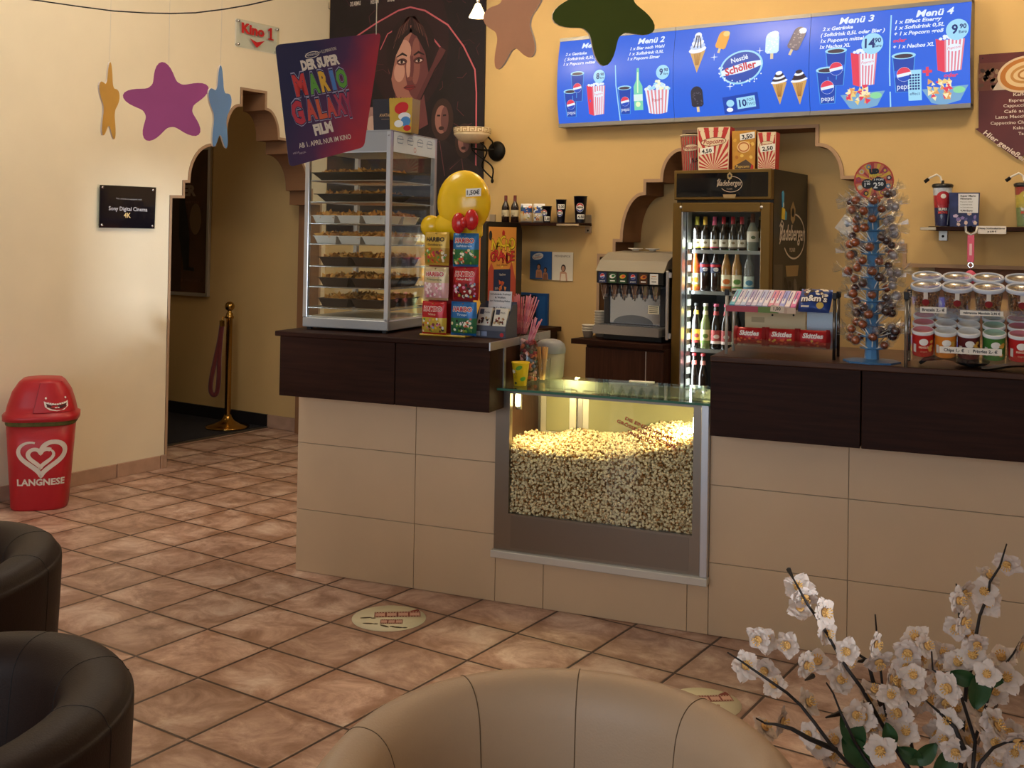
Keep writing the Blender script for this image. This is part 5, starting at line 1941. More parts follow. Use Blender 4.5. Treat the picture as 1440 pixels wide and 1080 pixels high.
for k, z in enumerate((0.22, 0.055)):
    for j in range(7):
        t.disc(0.18 + rnd.uniform(-.035, .035), z + 0.05 + rnd.uniform(-.02, .035), .016, .02, mp, ink(rnd.choice(('D86A3A', 'E89A5A', 'C84A34'))), .0034 + j * .0001, 3, rot=rnd.uniform(0, 3))
    t.text('Nachos' if k == 0 else 'Nachos XL', 0.18, z + 0.115, 0.016, mp, WHITE, .0036, w=.07)
    t.text('3,50', 0.115, z + 0.03, 0.014, mp, WHITE, .0036)
    t.rect(0.15, 0.23, z + 0.008, z + 0.013, mp, WHITE, .0036)
t.rect(0.09, 0.27, 0.19, 0.193, mp, WHITE, .0036)
t.build('side_print', nm)
t = MB()
mp = front(0, -0.0005, 0)
t.rect(0.03, 0.30, 0.02, 0.62, mp, ink('D87A30'), .0006)
t.disc(0.24, 0.3, .05, .1, mp, ink('B84A2A'), .001)
t.disc(0.26, 0.15, .05, .06, mp, ink('E8B848'), .0012)
t.build('front_print', nm)

# ---- soda dispenser
sd = thing('soda_dispenser', 'steel soda dispenser with six drink taps and a grey sloping hood', 'drink dispenser', (-3.115, 5.74, 0.932))
DG = mat('2A2B30', 0.35)
s = MB()
s.box(0.0, 0.42, 0.06, 0.33, 0.03, 0.40, mat('55585E', 0.35, 0.5))
s.box(0.02, 0.40, 0.02, 0.32, 0.0, 0.03, DG)
s.build('housing', sd)
s = MB()
s.prism([(-0.01, 0.035), (0.42, 0.035)] + arc(0.40, 0.07, 0.02, 0.018, 0, 90, 4) + arc(0.01, 0.07, 0.02, 0.018, 90, 180, 4), front(0, 0.07, 0), 0.0, 0.13, mat('9A9A9C', 0.3, 0.7), smooth=False)
s.box(0.01, 0.40, -0.045, 0.05, 0.0885, 0.0895, DG)
for k in range(18):
    s.box(0.02 + k * .021, 0.024 + k * .021, -0.04, 0.045, 0.0895, 0.091, ALU)
s.build('drip_tray', sd)
s = MB()
s.box(0.045, 0.375, 0.052, 0.06, 0.095, 0.30, mat('B8C2D2', 0.12, 0.9))
s.disc(0.2, 0.097, 0.13, 0.05, front(0, 0.0518, 0), mat('7A8494', .2, .8), a0=0, a1=PI)
s.box(0.01, 0.045, 0.045, 0.06, 0.09, 0.31, DG, 0.003)
s.box(0.375, 0.41, 0.045, 0.06, 0.09, 0.31, DG, 0.003)
s.build('backsplash', sd)
s = MB()
s.box(0.30, 0.37, 0.046, 0.051, 0.16, 0.21, ink('E8DEC0'))
for k in range(4):
    s.rect(0.307, 0.363, 0.167 + k * .011, 0.171 + k * .011, front(0, 0.046, 0), ink('5A5448'))
s.build('notice', sd)
hb = MB()
hb.prism([(0.02, 0.325), (0.10, 0.315), (0.33, 0.315), (0.33, 0.43), (0.03, 0.43), (-0.03, 0.40), (-0.03, 0.335)], plane_map((-0.005, 0, 0), (0, 1, 0), (0, 0, 1)), 0, 0.435, mat('101114', 0.3))
hb.build('valve_block', sd)
hood = MB()
hood.prism([(-0.035, 0.405), (0.02, 0.47), (0.12, 0.515), (0.33, 0.525), (0.33, 0.43), (0.03, 0.425)], plane_map((-0.01, 0, 0), (0, 1, 0), (0, 0, 1)), 0, 0.445, mat('8A8274', 0.45))
hood.build('hood', sd)
for k in range(6):
    x = 0.035 + k * 0.0675
    v = MB()
    v.box(x - 0.012, x + 0.012, -0.005, 0.03, 0.27, 0.325, mat('7A5A4A' if k < 4 else '8A7A5A', 0.3, alpha=0.9), 0.003)
    v.lathe([(0.010, 0.25), (0.012, 0.27)], mat('A8A8AC', .3, .5), (x, 0.012, 0), 12)
    v.tube([(x - 0.018, -0.012, 0.325), (x - 0.014, -0.010, 0.29), (x - 0.002, -0.004, 0.235)], 0.004, CHROME, 6)
    v.tube([(x + 0.018, -0.012, 0.325), (x + 0.012, -0.010, 0.29), (x + 0.001, -0.004, 0.235)], 0.003, CHROME, 6)
    v.build('tap', sd)
    l = MB()
    ml = plane_map((x, -0.0315, 0.336), (1, 0, 0), (0, -0.0, 1))
    l.rect(-0.026, 0.026, 0, 0.062, ml, ink(('1A2A5A', '2A4A2A', '123A22', '16244E', '4A2A18', 'D8D8D4')[k]), .001)
    if k in (0, 3):
        l.disc(0, 0.04, .015, .015, ml, WHITE, .0016, 18)
        l.disc(0, 0.04, .014, .014, ml, ink('C02A34'), .002, 10, a0=.2, a1=PI + .1)
        l.disc(0, 0.04, .014, .014, ml, ink('1A3A9A'), .002, 10, a0=PI + .4, a1=2 * PI - .1)
        l.text('pepsi', 0, 0.008, 0.009, ml, WHITE, .0016, w=.034)
    elif k == 5:
        l.text('Wasser', 0, 0.03, .009, ml, ink('8A6A4A'), .0016, w=.04)
        l.rect(-.015, .015, .045, .05, ml, ink('C08A4A'), .0016)
        l.rect(-.015, .015, .012, .02, ml, ink('8A8A88'), .0016)
    else:
        l.disc(0, 0.04, .02, .012, ml, ink(('C8A030', 'E8E8E4', 'C87A2A')[(0, 1, 0, 0, 2)[k]]), .0016, 14, rot=.2)
        l.disc(0.005, 0.042, .012, .007, ml, ink(('C84A2A', '2A7A3A', '7A2A1A')[(0, 1, 0, 0, 2)[k]]), .002, 12, rot=.2)
        l.rect(-.016, .016, .01, .016, ml, WHITE, .0016)
    l.build('drink_label', sd)
WCUP = mat('D8D2C6', 0.6)
for k, (x, y, n, lb) in enumerate(((-3.165, 5.85, 8, 'tall stack of white cups beside the soda dispenser'), (-3.20, 5.76, 3, 'low stack of white cups at the worktop edge by the dispenser'))):
    for j in range(n):
        c = MB()
        c.lathe([(0, 0), (.026, 0), (.036, .04), (.039, .041), (.039, .045), (.035, .043), (.025, .003), (0, .003)], WCUP, n=20)
        c.build('foam_cup', None, (x, y, 0.932 + j * 0.016), 0, lb.replace('stack of white cups', 'stack, one of its white nested cups'), 'cup', 'white cups in the %s stack' % ('tall', 'low')[k])
for k, (px, py) in enumerate(((879, 353), (896, 350))):
    c = MB()
    zt = 0.932 + 0.527
    p = on(px, py + 2, (0, 0, zt), (0, 0, 1))
    c.lathe([(0, 0), (.02, 0), (.02, .006), (.045, .013), (.044, .015), (0, .009)], mat('E4DED2', .4), n=24)
    c.build('small_plate', None, (-3.0 + k * .10, 5.98 + .03 * k, zt), 0, ('small white plate on the hood of the soda dispenser, nearer the wall arch', 'small white plate on the hood of the soda dispenser, nearer the fridge')[k], 'plate', 'small plates on the dispenser')

# ---- drinks fridge
FX, FY, FW, FD, FH = -2.645, 5.75, 0.58, 0.62, 1.928
fr = thing('drinks_fridge', 'tall dark beer fridge with bronze framed glass door and lit script header', 'fridge', (FX, FY, 0))
FB = mat('1E1A17', 0.35, var=.05)
BRZ = mat('6E5526', 0.38, 0.55, var=.04)
s = MB()
s.box(0, 0.025, 0.045, FD, 0.05, FH, FB)
s.box(FW - 0.025, FW, 0.045, FD, 0.05, FH, FB)
s.box(0.025, FW - 0.025, FD - 0.03, FD, 0.05, FH, FB)
s.box(0.025, FW - 0.025, 0.045, FD - .03, 1.745, FH, FB)
s.box(0.025, FW - 0.025, 0.06, FD - .03, 0.05, 0.25, FB)
s.box(0.02, FW - .02, 0.08, FD - .02, 0.0, 0.05, BLACK)
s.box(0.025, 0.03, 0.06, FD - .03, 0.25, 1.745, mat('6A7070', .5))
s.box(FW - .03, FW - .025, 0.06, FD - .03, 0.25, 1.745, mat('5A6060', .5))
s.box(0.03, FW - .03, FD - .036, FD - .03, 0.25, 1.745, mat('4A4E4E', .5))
bodyf = s.build('cabinet', fr)
s = MB()
s.box(0, FW, 0.0, 0.045, 1.759, FH, BRZ, .004)
s.box(0.018, FW - .018, -0.003, 0.0, 1.775, FH - .018, mat('0B0B0F', 0.12, coat=.5))
hd = s.build('header', fr)
SIL, GOLD = ink('B8B0A0'), mat('A08A62', .4, .4)


def script_logo(t, mp, x, z, w_, col, big=True):
    t.text('Radeberger', x, z - w_ * .05, w_ * .2, mp, col, .0008, w=w_, shear=.25, bold=.02)
    t.ring(x + w_ * .06, z + w_ * .0, w_ * .44, w_ * .30, w_ * .022, mp, col, .0009, 40, a0=-2.6, a1=1.9)
    t.line([(x - w_ * .5, z + w_ * .12), (x - w_ * .42, z + w_ * .2), (x - w_ * .36, z + w_ * .16), (x - w_ * .42, z - .0), (x - w_ * .5, z - w_ * .1)], w_ * .025, mp, col, .0009)
    t.poly([(x - w_ * .1, z + w_ * .36), (x, z + w_ * .46), (x + w_ * .1, z + w_ * .36), (x + w_ * .085, z + w_ * .22), (x, z + w_ * .16), (x - w_ * .085, z + w_ * .22)], mp, GOLD, .0009)
    t.disc(x, z + w_ * .31, w_ * .05, w_ * .06, mp, BLACK, .0012, 12)
    t.text('PILSNER', x, z - w_ * .2, w_ * .05, mp, col, .0009, w=w_ * .22)
    t.poly([(x - w_ * .26, z - w_ * .38), (x + w_ * .26, z - w_ * .38), (x + w_ * .22, z - w_ * .52), (x - w_ * .22, z - w_ * .52)], mp, GOLD, .0009)


t = MB()
script_logo(t, front(0, -0.0032, 0), 0.34, 1.845, 0.15, ink('A89888'))
t.build('header_print', hd)
dr = MB()
dr.box(0, 0.055, -0.012, 0.04, 0.06, 1.742, BRZ, .004)
dr.box(FW - .055, FW, -0.012, 0.04, 0.06, 1.742, BRZ, .004)
dr.box(.055, FW - .055, -0.012, 0.04, 1.69, 1.742, BRZ, .003)
dr.box(.055, FW - .055, -0.012, 0.04, 0.06, 0.20, BRZ, .003)
dr.box(.055, .062, -0.010, 0.04, 0.2, 1.69, ALU)
for x in (.05, FW - .05):
    dr.lathe([(0, .003), (.008, .002), (.009, 0)], ALU, (x, -0.012, 1.716), 12, axis=(0, -1, 0))
dr.box(-0.03, -0.012, -0.03, -0.012, 0.95, 1.35, ALU, .004)
dr.box(-0.03, 0.002, -0.02, 0.0, 0.96, 0.99, ALU)
dr.box(-0.03, 0.002, -0.02, 0.0, 1.31, 1.34, ALU)
dd = dr.build('door', fr)
MB().box(.062, FW - .055, 0.012, 0.018, 0.2, 1.69, GLASS).build('door_glass', dd)
s = MB()
z = 0.30
LEDM = lit('DCE6E0', 1.1)
s.box(.064, .07, 0.05, 0.10, 0.25, 1.70, mat('8C9490', .4))
while z < 1.5:
    s.box(.070, .0735, 0.052, 0.098, z, z + .036, LEDM)
    z += .0655
s.box(.066, .069, 0.045, 0.052, 0.25, 1.70, ALU)
s.build('light_rail', fr)
l = bpy.data.lights.new('fridge_light', 'AREA')
l.energy = 4.5
l.color = (.92, .98, 1.0)
l.shape = 'RECTANGLE'
l.size, l.size_y = .06, 1.2
lo = bpy.data.objects.new('fridge_light', l)
COL.objects.link(lo)
lo.location = (FX + .09, FY + .075, 1.0)
lo.rotation_euler = Vector((1, .25, 0)).to_track_quat('-Z', 'Y').to_euler()
FS = [1.474, 1.239, 0.908, 0.615]
for z in FS:
    s = MB()
    for y in (0.07, 0.30, 0.56):
        s.tube([(.03, y, z - .004), (FW - .03, y, z - .004)], .0035, ALU, 6)
    for k in range(24):
        x = .035 + k * (FW - .07) / 23
        s.tube([(x, 0.07, z - .002), (x, 0.56, z - .002)], .0015, ALU, 4)
    s.box(.075, FW - .03, 0.062, 0.067, z - .02, z + .0, mat('9AA0A0', .3, .5))
    s.build('wire_shelf', fr)
t = MB()
mp = plane_map((FW + .0005, 0, 0), (0, 1, 0), (0, 0, 1))
script_logo(t, mp, 0.36, 1.56, 0.44, ink('C8C0B4'))
for k in range(26):
    a, b = rnd.uniform(.22, .55), rnd.uniform(0.95, 1.30)
    t.disc(a, b, rnd.uniform(.01, .03), rnd.uniform(.015, .05), mp, ink(rnd.choice(('3A3632', '4A4640', '2A2624', '5A554E'))), .0004 + k * 1e-5, 9, rot=rnd.uniform(0, 3))
t.disc(.36, 1.16, .045, .05, mp, ink('8A8074'), .001, 16)
t.disc(.42, 1.26, .03, .06, mp, ink('6A645C'), .001, 12, rot=.3)
t.rect(.06, .20, 0.9, 1.40, mp, mat('3A3632', .3), .0003)
t.build('side_print', bodyf)
mg = thing('fridge_magnet', 'small blue and yellow souvenir magnet on the dark fridge side', 'magnet', (FX + FW + .0006, FY + .17, 1.72))
t = MB()
mp = plane_map((0, 0, 0), (0, 1, 0), (0, 0, 1))
t.prism([(.0, .11), (.02, .125), (.04, .11), (.035, .05), (.03, .0), (.01, .0), (.005, .05)], mp, 0, .004, ink('58A8D0'))
t.prism([(.005, .0), (.06, -.01), (.055, -.09), (.0, -.085)], mp, 0, .005, ink('D8B838'))
t.disc(.02, .02, .012, .02, mp, ink('C8E0E8'), .006)
t.prism([(.06, -.02), (.10, -.035), (.095, -.09), (.06, -.09)], mp, 0, .005, ink('4A98B8'))
t.v = [(x, y * .75, z * .75) for x, y, z in t.v]
t.build('magnet_body', mg)

# ---- bottles in the fridge
DKG = mat('17100C', 0.12, coat=.5)
CAPS = {k: mat(c, .4) for k, c in dict(yg='B8B040', go='C8A038', pk='D05A78', rd='A8222A', br='5A2A1E', gr='2E8A4A', or_='D8622A', wh='D8D8D4', bk='181818').items()}
PAP = mat('DDD6C2', .6)
CLR = mat('D8E0DC', 0.1, trans=.85)
GRNB = mat('A8B878', 0.12, trans=.6)
ORA = mat('C8702A', 0.15, trans=.3, coat=.4)
APL = mat('B88A4A', 0.15, trans=.35, coat=.4)
COLA = mat('1E0E0A', .12, coat=.5)


def band(col, b0, b1):
    def fn(t, cm, r, h):
        t.grid(lambda a, b: cm((a - .5) * r * 4.4, h * (b0 + (b1 - b0) * b), .0004), 16, 1, ink(col))
    return fn


def dot(col, z, s_, word=None, wc='2A2A2A'):
    def fn(t, cm, r, h):
        t.disc(0, h * z, r * s_, r * s_ * .7, cm, ink(col), .0005, 14)
        if word:
            t.text(word, 0, h * z - r * .14, r * .3, cm, ink(wc), .0009, w=r * 1.3)
    return fn


def fr_b(px, row, Yb, *a, **k):
    p = ony(px, 330, Yb)
    return (p.x, Yb, FS[row])


FYB = FY + .115
row1 = [(980.4, 'yg', 'green-yellow necked dark bottle, first from the left on the fridge\'s top shelf', 'C8C838'), (991.8, 'go', 'gold-capped dark bottle, second on the fridge\'s top shelf', 'C8A838'), (1005, 'pk', 'pink-capped dark bottle with pink label band on the fridge\'s top shelf', 'C84A68'), (1017.8, 'rd', 'red-capped dark bottle directly beside the pink-capped one', '3A2A22'), (1030.7, 'rd', 'red-capped dark bottle in the middle of the three red-capped ones', '7A6A5A'), (1043.3, 'rd', 'red-capped dark bottle next to the clear bottle on the top shelf', '3A2A22')]
for px, c, lb, bc in row1:
    bottle_thing('drink_bottle', lb, 'bottle', fr_b(px, 0, FYB), .026, .192, DKG, CAPS[c], PAP, 'bottles on the fridge\'s top shelf', .38, .50, .22, (.06, .32), [dot('8A7A5A', .22, .4), band(bc, .06, .10)], .45, CAPS[c] if c != 'rd' else None)
bottle_thing('drink_bottle', 'clear wide bottle with brown neck at the end of the fridge\'s top shelf', 'bottle', fr_b(1058.5, 0, FYB), .033, .21, mat('A8B0A0', .12, trans=.5), CAPS['br'], PAP, 'bottles on the fridge\'s top shelf', .36, .52, .36, (.24, .52), [dot('5A6A4A', .36, .4)], .45)
row2 = [(978, ORA, 'or_', 'orange soda bottle with orange cap on the fridge\'s second shelf', 'E8A030', 'E0E0C0', (.10, .42), None), (992, COLA, 'bk', 'cola bottle beside the orange soda on the fridge\'s second shelf', '16306A', '0E1A3A', (.44, .68), 'pepsi'), (1007, COLA, 'bk', 'cola bottle beside the green-capped one on the second shelf', '16306A', '0E1A3A', (.44, .68), 'pepsi'), (1022, APL, 'gr', 'amber bottle with green cap beside a cola on the second shelf', 'C86A2A', 'DDD6B8', (.08, .40), None), (1037, APL, 'gr', 'amber bottle with green cap beside the clear water on the second shelf', '5A8A3A', 'DDD6B8', (.08, .40), None), (1054, CLR, 'wh', 'clear water bottle at the end of the fridge\'s second shelf', '4A8AA8', 'C8D8D0', (.08, .38), None)]
for px, m, c, lb, dc, lc, lz, word in row2:
    bottle_thing('drink_bottle', lb, 'bottle', fr_b(px, 1, FYB), .029, .238, m, CAPS[c], ink(lc), 'bottles on the fridge\'s second shelf', .42, .58, .10, lz, [dot('D8E4F0' if word else dc, sum(lz) / 2, .75, word, 'C02A34'), band(dc, lz[0], lz[0] + .05)] if word is None else [band('B8202C', .58, .64), dot('E8E8EC', .52, .55, word, '1A2A6A')], .45)
row3 = [(981, DKG, 'bk', 'dark beer bottle with gold and red label on the fridge\'s third shelf', 'C89A2A', '8A2A2A'), (994, GRNB, 'wh', 'pale green-yellow bottle on the fridge\'s third shelf', 'D8D8A0', '6A8A3A'), (1009, DKG, 'pk', 'dark bottle with a red label on the fridge\'s third shelf', 'B84A4A', 'E8D8D0'), (1023, DKG, 'pk', 'dark bottle half hidden by the sweet rack post on the third shelf', 'A84A4A', 'D8C8C0')]
for px, m, c, lb, lc, dc in row3:
    bottle_thing('beer_bottle', lb, 'bottle', fr_b(px, 2, FYB), .029, .258, m, CAPS[c], ink(lc), 'bottles on the fridge\'s third shelf', .42, .50, .06, (.12, .42), [dot(dc, .28, .6), band(dc, .12, .18)], .45, ink('D8B04A' if c == 'bk' else lc))
for px, lb in ((979, 'dark bottle with pink neck label low in the fridge, at the left'), (991.5, 'dark bottle with pink neck label low in the fridge, by the counter edge')):
    bottle_thing('beer_bottle', lb, 'bottle', fr_b(px, 3, FYB), .029, .262, DKG, CAPS['rd'], mat('B8B4AC', .5), 'bottles low in the fridge', .42, .50, .06, (.06, .30), [dot('C86A5A', .18, .6)], .45, ink('D88A80'))
pb = None
for row, zs, hh in ((0, 1.0, .192), (2, 1.0, .258)):
    for k in range(7 if row == 0 else 6):
        t = MB()
        bottle(t, .027, hh, DKG, None, None, .4, .5)
        t.lathe([(.0125, hh * .93), (.0125, hh), (0, hh)], CAPS['bk'], n=12)
        t.lathe([(.0275, hh * .1), (.0275, hh * .36)], PAP, n=20)
        t.build('beer_bottle', None, (FX + .10 + k * .068, FY + .225, FS[row]), 0, 'dark bottle in the row behind on the fridge\'s %s shelf' % ('top' if row == 0 else 'third'), 'bottle', 'rear row bottles on the fridge\'s %s shelf' % ('top' if row == 0 else 'third'))

# ---- popcorn cartons on top of the fridge
RST = ink('B8302C')
CRM = ink('E4D2B0')


def popcorn_box(lb, pxl, pxr, pyt, word, ptxt, Y, tagpos, kind='box'):
    a, b, c = ony(pxl, 240, Y), ony(pxr, 240, Y), ony((pxl + pxr) / 2, pyt, Y)
    wd, ht = (b.x - a.x) * .9, c.z - FH
    loc = ((a.x + b.x) / 2, Y + .05, FH + .001)
    if kind == 'bucket':
        o = thing('popcorn_bucket', lb, 'bucket', loc, 0.2, 'popcorn packs on the fridge')
        t = MB()
        rt, rb = wd / 2 * 1.05, wd / 2 * .82
        t.lathe([(0, 0), (rb, 0), (rt, ht), (rt * 1.03, ht), (rt * 1.03, ht + .006), (rt * .96, ht), (rb * .95, .01), (0, .01)], CRM, n=40)
        fm = lambda aa, bb, h=0.0: Vector(((rb + (rt - rb) * bb / ht + h) * math.sin(aa / rt), -(rb + (rt - rb) * bb / ht + h) * math.cos(aa / rt), bb))
        for k in range(26):
            a0 = 2 * PI * rt * k / 26
            t.add([fm(a0, .004, .0005), fm(a0 + rt * .12, .004, .0005), fm(a0 + rt * .12, ht * .97, .0005), fm(a0, ht * .97, .0005)], [(0, 1, 2, 3)], RST)
    else:
        o, t, fm, rm = carton('popcorn_carton', lb, 0, 0, 0, wd, .10, ht, CRM if kind == 'box' else mat('C08A2A', .5, var=.12, scale=20), RST if kind == 'box' else mat('9A6A1E', .5), loc=loc, rotz=.12, taper=.92, group='popcorn packs on the fridge')
        if kind == 'box':
            cx, cz = 0, ht * .02
            n = 26
            for k in range(n):
                if k % 2:
                    continue
                a0, a1 = PI * k / n, PI * (k + 1) / n
                def edge_pt(an):
                    dx, dz = math.cos(an), math.sin(an)
                    kx = (wd * .47) / abs(dx) if abs(dx) > 1e-6 else 9
                    kz = (ht * .97) / dz if dz > 1e-6 else 9
                    s_ = min(kx, kz)
                    return (cx + dx * s_, cz + dz * s_)
                p0, p1 = edge_pt(a0), edge_pt(a1)
                t.poly([(cx, cz), p0, p1], fm, RST, .0006)
        else:
            for k in range(16):
                t.disc(rnd.uniform(-.4, .4) * wd, rnd.uniform(.3, .9) * ht, wd * .07, ht * .05, fm, ink(rnd.choice(('D8A83A', 'A86A1E', 'E0BC5A'))), .0005 + k * 1e-5, 9, rot=rnd.uniform(0, 3))
            t.disc(0, ht * .58, wd * .28, wd * .24, fm, ink('E8C890'), .001, 20)
            t.ring(0, ht * .58, wd * .24, wd * .2, wd * .05, fm, ink('B86A2A'), .0014, 20)
            t.poly([(-wd * .4, 0), (wd * .42, 0), (wd * .4, ht * .12), (wd * .1, ht * .26), (-wd * .4, ht * .1)], fm, ink('4A3A2A'), .0012)
            t.poly([(wd * .3, 0), (wd * .44, 0), (wd * .44, ht * .1), (wd * .36, ht * .14)], fm, ink('B02A22'), .0015)
            t.text('Popcorn', -wd * .05, ht * .05, ht * .07, fm, ink('E0BC5A'), .0016, w=wd * .6, shear=.2)
    if kind in ('box', 'bucket'):
        for k in range(7):
            t.disc((k - 3) * wd * .14, ht * .9, wd * .02, wd * .02, fm, ink('C04A44'), .0012, 8)
        t.disc(0, ht * .66, wd * .40, ht * .10, fm, ink('5A1A18'), .0012, 28, rot=.08)
        t.disc(0, ht * .66, wd * .38, ht * .088, fm, CRM, .0016, 28, rot=.08)
        t.text('Popcorn', 0, ht * .62, ht * .10, fm, ink('9A1E1E'), .002, w=wd * .64, shear=.25, bold=.02, rot=.06)
    t.build('pack_body', o)
    t = MB()
    x, z = tagpos[0] * wd, tagpos[1] * ht
    t.poly([(x - .042, z - .02), (x + .042, z - .008), (x + .04, z + .028), (x - .044, z + .016)], fm, WHITE, .003)
    t.text(ptxt, x - .001, z - .009, .022, fm, BLACK, .0034, bold=.03, w=.062, rot=.1)
    t.build('price_tag', o)


popcorn_box('striped popcorn bucket behind the 4,50 carton on the fridge', 952, 986, 191, 'Popcorn', '5,50', FY + .16, (.30, .32), 'bucket')
popcorn_box('large red striped popcorn carton priced 4,50 on the fridge', 977, 1026, 179, 'Popcorn', '4,50', FY + .05, (-.20, .44))
popcorn_box('orange-gold popcorn carton priced 3,50 on the fridge', 1026, 1062, 184, 'Popcorn', '3,50', FY + .05, (.16, .84), 'plain')
popcorn_box('small red striped popcorn carton priced 2,50 on the fridge', 1062, 1090, 186, 'Popcorn', '2,50', FY + .05, (.08, .55))

# ================================================================ on the right part of the counter
rnd = random.Random(77)
# ---- sweet rack
rk = cthing('sweet_rack', 'two-tier clear counter rack with a sloping upper tray for gum', 'display rack', -0.63, 4.17, TOPZ)
GP = mat('B9B4AA', 0.25, 0.7)
for x, m in ((-0.198, mat('C2BEB6', .25, .3, alpha=.8)), (0.196, mat('6A645E', .2, .9))):
    for y in (-0.045, 0.095):
        s = MB()
        s.lathe([(0, 0), (.006, 0), (.006, .235), (0, .235)], m, (x, y, 0), 12)
        s.box(x - .008, x + .008, y - .008, y + .008, .222, .245, BLACK, .002)
        s.build('post', rk)
s = MB()
s.box(-.195, .193, -.05, .10, 0.036, 0.040, ACRYL)
s.box(-.195, .193, -.052, -.049, 0.036, 0.062, ACRYL)
s.build('lower_shelf', rk)
s = MB()
tm = plane_map((0, -.075, .170), (1, 0, 0), (0, .13, .06))
s.prism([(-.195, 0), (.193, 0), (.193, .145), (-.195, .145)], tm, -.003, 0, ACRYL)
s.box(-.20, .06, .05, .062, .236, .244, mat('C9BFAE', .4), .002)
s.build('upper_shelf', rk)
s = MB()
s.box(-.155, .075, .098, .102, .03, .168, mat('CDBF94', .5, var=.03))
s.box(.08, .19, .098, .102, .03, .165, mat('8E9AA4', .3, .2))
s.lathe([(0, .002), (.004, .001), (.004, 0)], BLACK, (-.05, .098, .145), 8, axis=(0, -1, 0))
s.lathe([(0, .002), (.004, .001), (.004, 0)], BLACK, (.03, .098, .148), 8, axis=(0, -1, 0))
s.rect(-.13, -.08, .115, .135, front(0, .0978, 0), ink('A89A74'))
s.build('back_panel', rk)
s = MB()
fm = plane_map((0, -.078, .166), (1, 0, 0), (0, 0, 1))
for a, b, c in ((-.195, -.075, 'A83A48'), (-.075, .0, '5E7A2A'), (.0, .03, 'C8A890'), (.031, .062, 'D0B49C')):
    s.box(a, b, -.078, -.074, .164, .186, mat(c, .5))
s.prism([(-.03, .004), (.02, .0), (.022, .024), (-.028, .028)], fm, .001, .003, ink('D8C4AC'))
s.text('1,00', -.005, .009, .012, fm, BLACK, .0035, bold=.02)
s.build('price_strip', rk)
GCOL = ['5AB0C8', 'C8C4D8', 'B8C8E8', 'A8A0C8', 'C8C8E0', 'B0B8E0', 'D8D0E8', 'D88AA8', 'E0B0C8', '9AA0E0', 'E8D8E0', 'E07AB0']
for k in range(12):
    x = -.182 + k * .0205
    o = cthing('gum_pack', '%s pack of gum in the sloping tray, %s' % (('teal', 'white and violet', 'pale blue', 'lilac', 'white', 'pale blue', 'white and lilac', 'pink', 'pale pink', 'blue-violet', 'white', 'bright pink')[k], ('at its left end', 'second from the left end', 'third from the left end', 'fourth from the left end', 'fifth from the left end', 'just before the middle', 'just past the middle', 'beside the white and lilac pack', 'fourth from the bag', 'third from the bag', 'second from the bag', 'right beside the big blue bag')[k]), 'gum pack', -0.63 + math.cos(0) * x, 4.17, TOPZ, 'gum packs in the sloping tray')
    t = MB()
    mk = plane_map((0.006, -.068, .1755), (1, 0, 0.0), (0, .13, .06))
    t.prism([(-.009, .008), (.009, .008), (.017, .135), (-.001, .135)], mk, .001, .012, mat(GCOL[k], .35))
    t.rect(-.004, .008, .03, .07, mk, ink('E8E4F0'), .0125)
    t.line([(0, .05), (.005, .12)], .004, mk, ink('6A5AA0'), .0128)
    t.build('gum_wrapper', o)
# big blue bag
o = cthing('peanut_candy_bag', 'big blue and brown bag of coated peanuts at the end of the gum tray', 'candy bag', -0.507, 4.105, TOPZ + .158, dr=-.12)
t, mq = pillow_bag('bag', .118, .10, .022, [(0, .1, FOIL('1E3A7A')), (.1, .9, FOIL('203F86')), (.9, 1, FOIL('2A4A92'))])
for k in range(22):
    t.disc(rnd.uniform(-.045, .04), rnd.uniform(.012, .045), rnd.uniform(.006, .011), rnd.uniform(.005, .008), mq, ink(rnd.choice(('4A2A1C', 'D8C8A8', '2A1A14', 'E8DCC8', '7A4A2A'))), .001 + k * 3e-5, 9, rot=rnd.uniform(0, 3))
t.disc(.025, -.03, .014, .012, mq, ink('C8A84A'), .0015, 12)
t.text("m&m's", -.0, -.016, .026, mq, ink('3A2014'), .0022, w=.098, bold=.1)
t.text("m&m's", -.0, -.0155, .025, mq, ink('F2E8DC'), .0028, w=.094, bold=.03)
t.rect(-.045, -.015, -.038, -.032, mq, ink('D8D0C0'), .0015)
R3 = Matrix.Rotation(-.62, 3, 'X')
t.v = [tuple(R3 @ (Vector(p) + Vector((0, 0, .05))) + Vector((0, 0, 0.014))) for p in t.v]
t.build('pouch', o)
for k, (px, dr_) in enumerate(((1055, -.05), (1100, .03), (1144, -.02))):
    u, z = cuz(px, 483, 4.16)
    o = cthing('fruit_candy_bag', ('red fruit candy bag at the left end of the rack\'s lower shelf', 'red fruit candy bag in the middle of the lower shelf', 'red fruit candy bag at the right end of the lower shelf')[k], 'candy bag', u, 4.155, TOPZ + .0405, 'red candy bags on the lower shelf', dr=dr_)
    t, mq = pillow_bag('bag', .125, .062, .02, [(0, 1, FOIL('B0161C'))], nu=18, nv=10)
    t.grid(lambda a, b: mq(-.062 + .014 * a, (b - .5) * .07) + Vector((0, -.004, 0)), 2, 6, FOIL('8E1016'))
    t.grid(lambda a, b: mq(.048 + .014 * a, (b - .5) * .07) + Vector((0, -.004, 0)), 2, 6, FOIL('8E1016'))
    t.text('Skittles', .0, .003, .017, mq, ink('EDE4DC'), .0016, w=.075, bold=.04, shear=.15)
    for j in range(16):
        t.disc(rnd.uniform(-.05, .05), rnd.uniform(-.026, -.006), .005, .004, mq, ink(rnd.choice(('D8682A', 'C8A03A', '8A1A22', 'D84A3A'))), .0012 + j * 2e-5, 8)
    t.v = [(x, y, z_ + .031) for x, y, z_ in t.v]
    t.build('pouch', o)

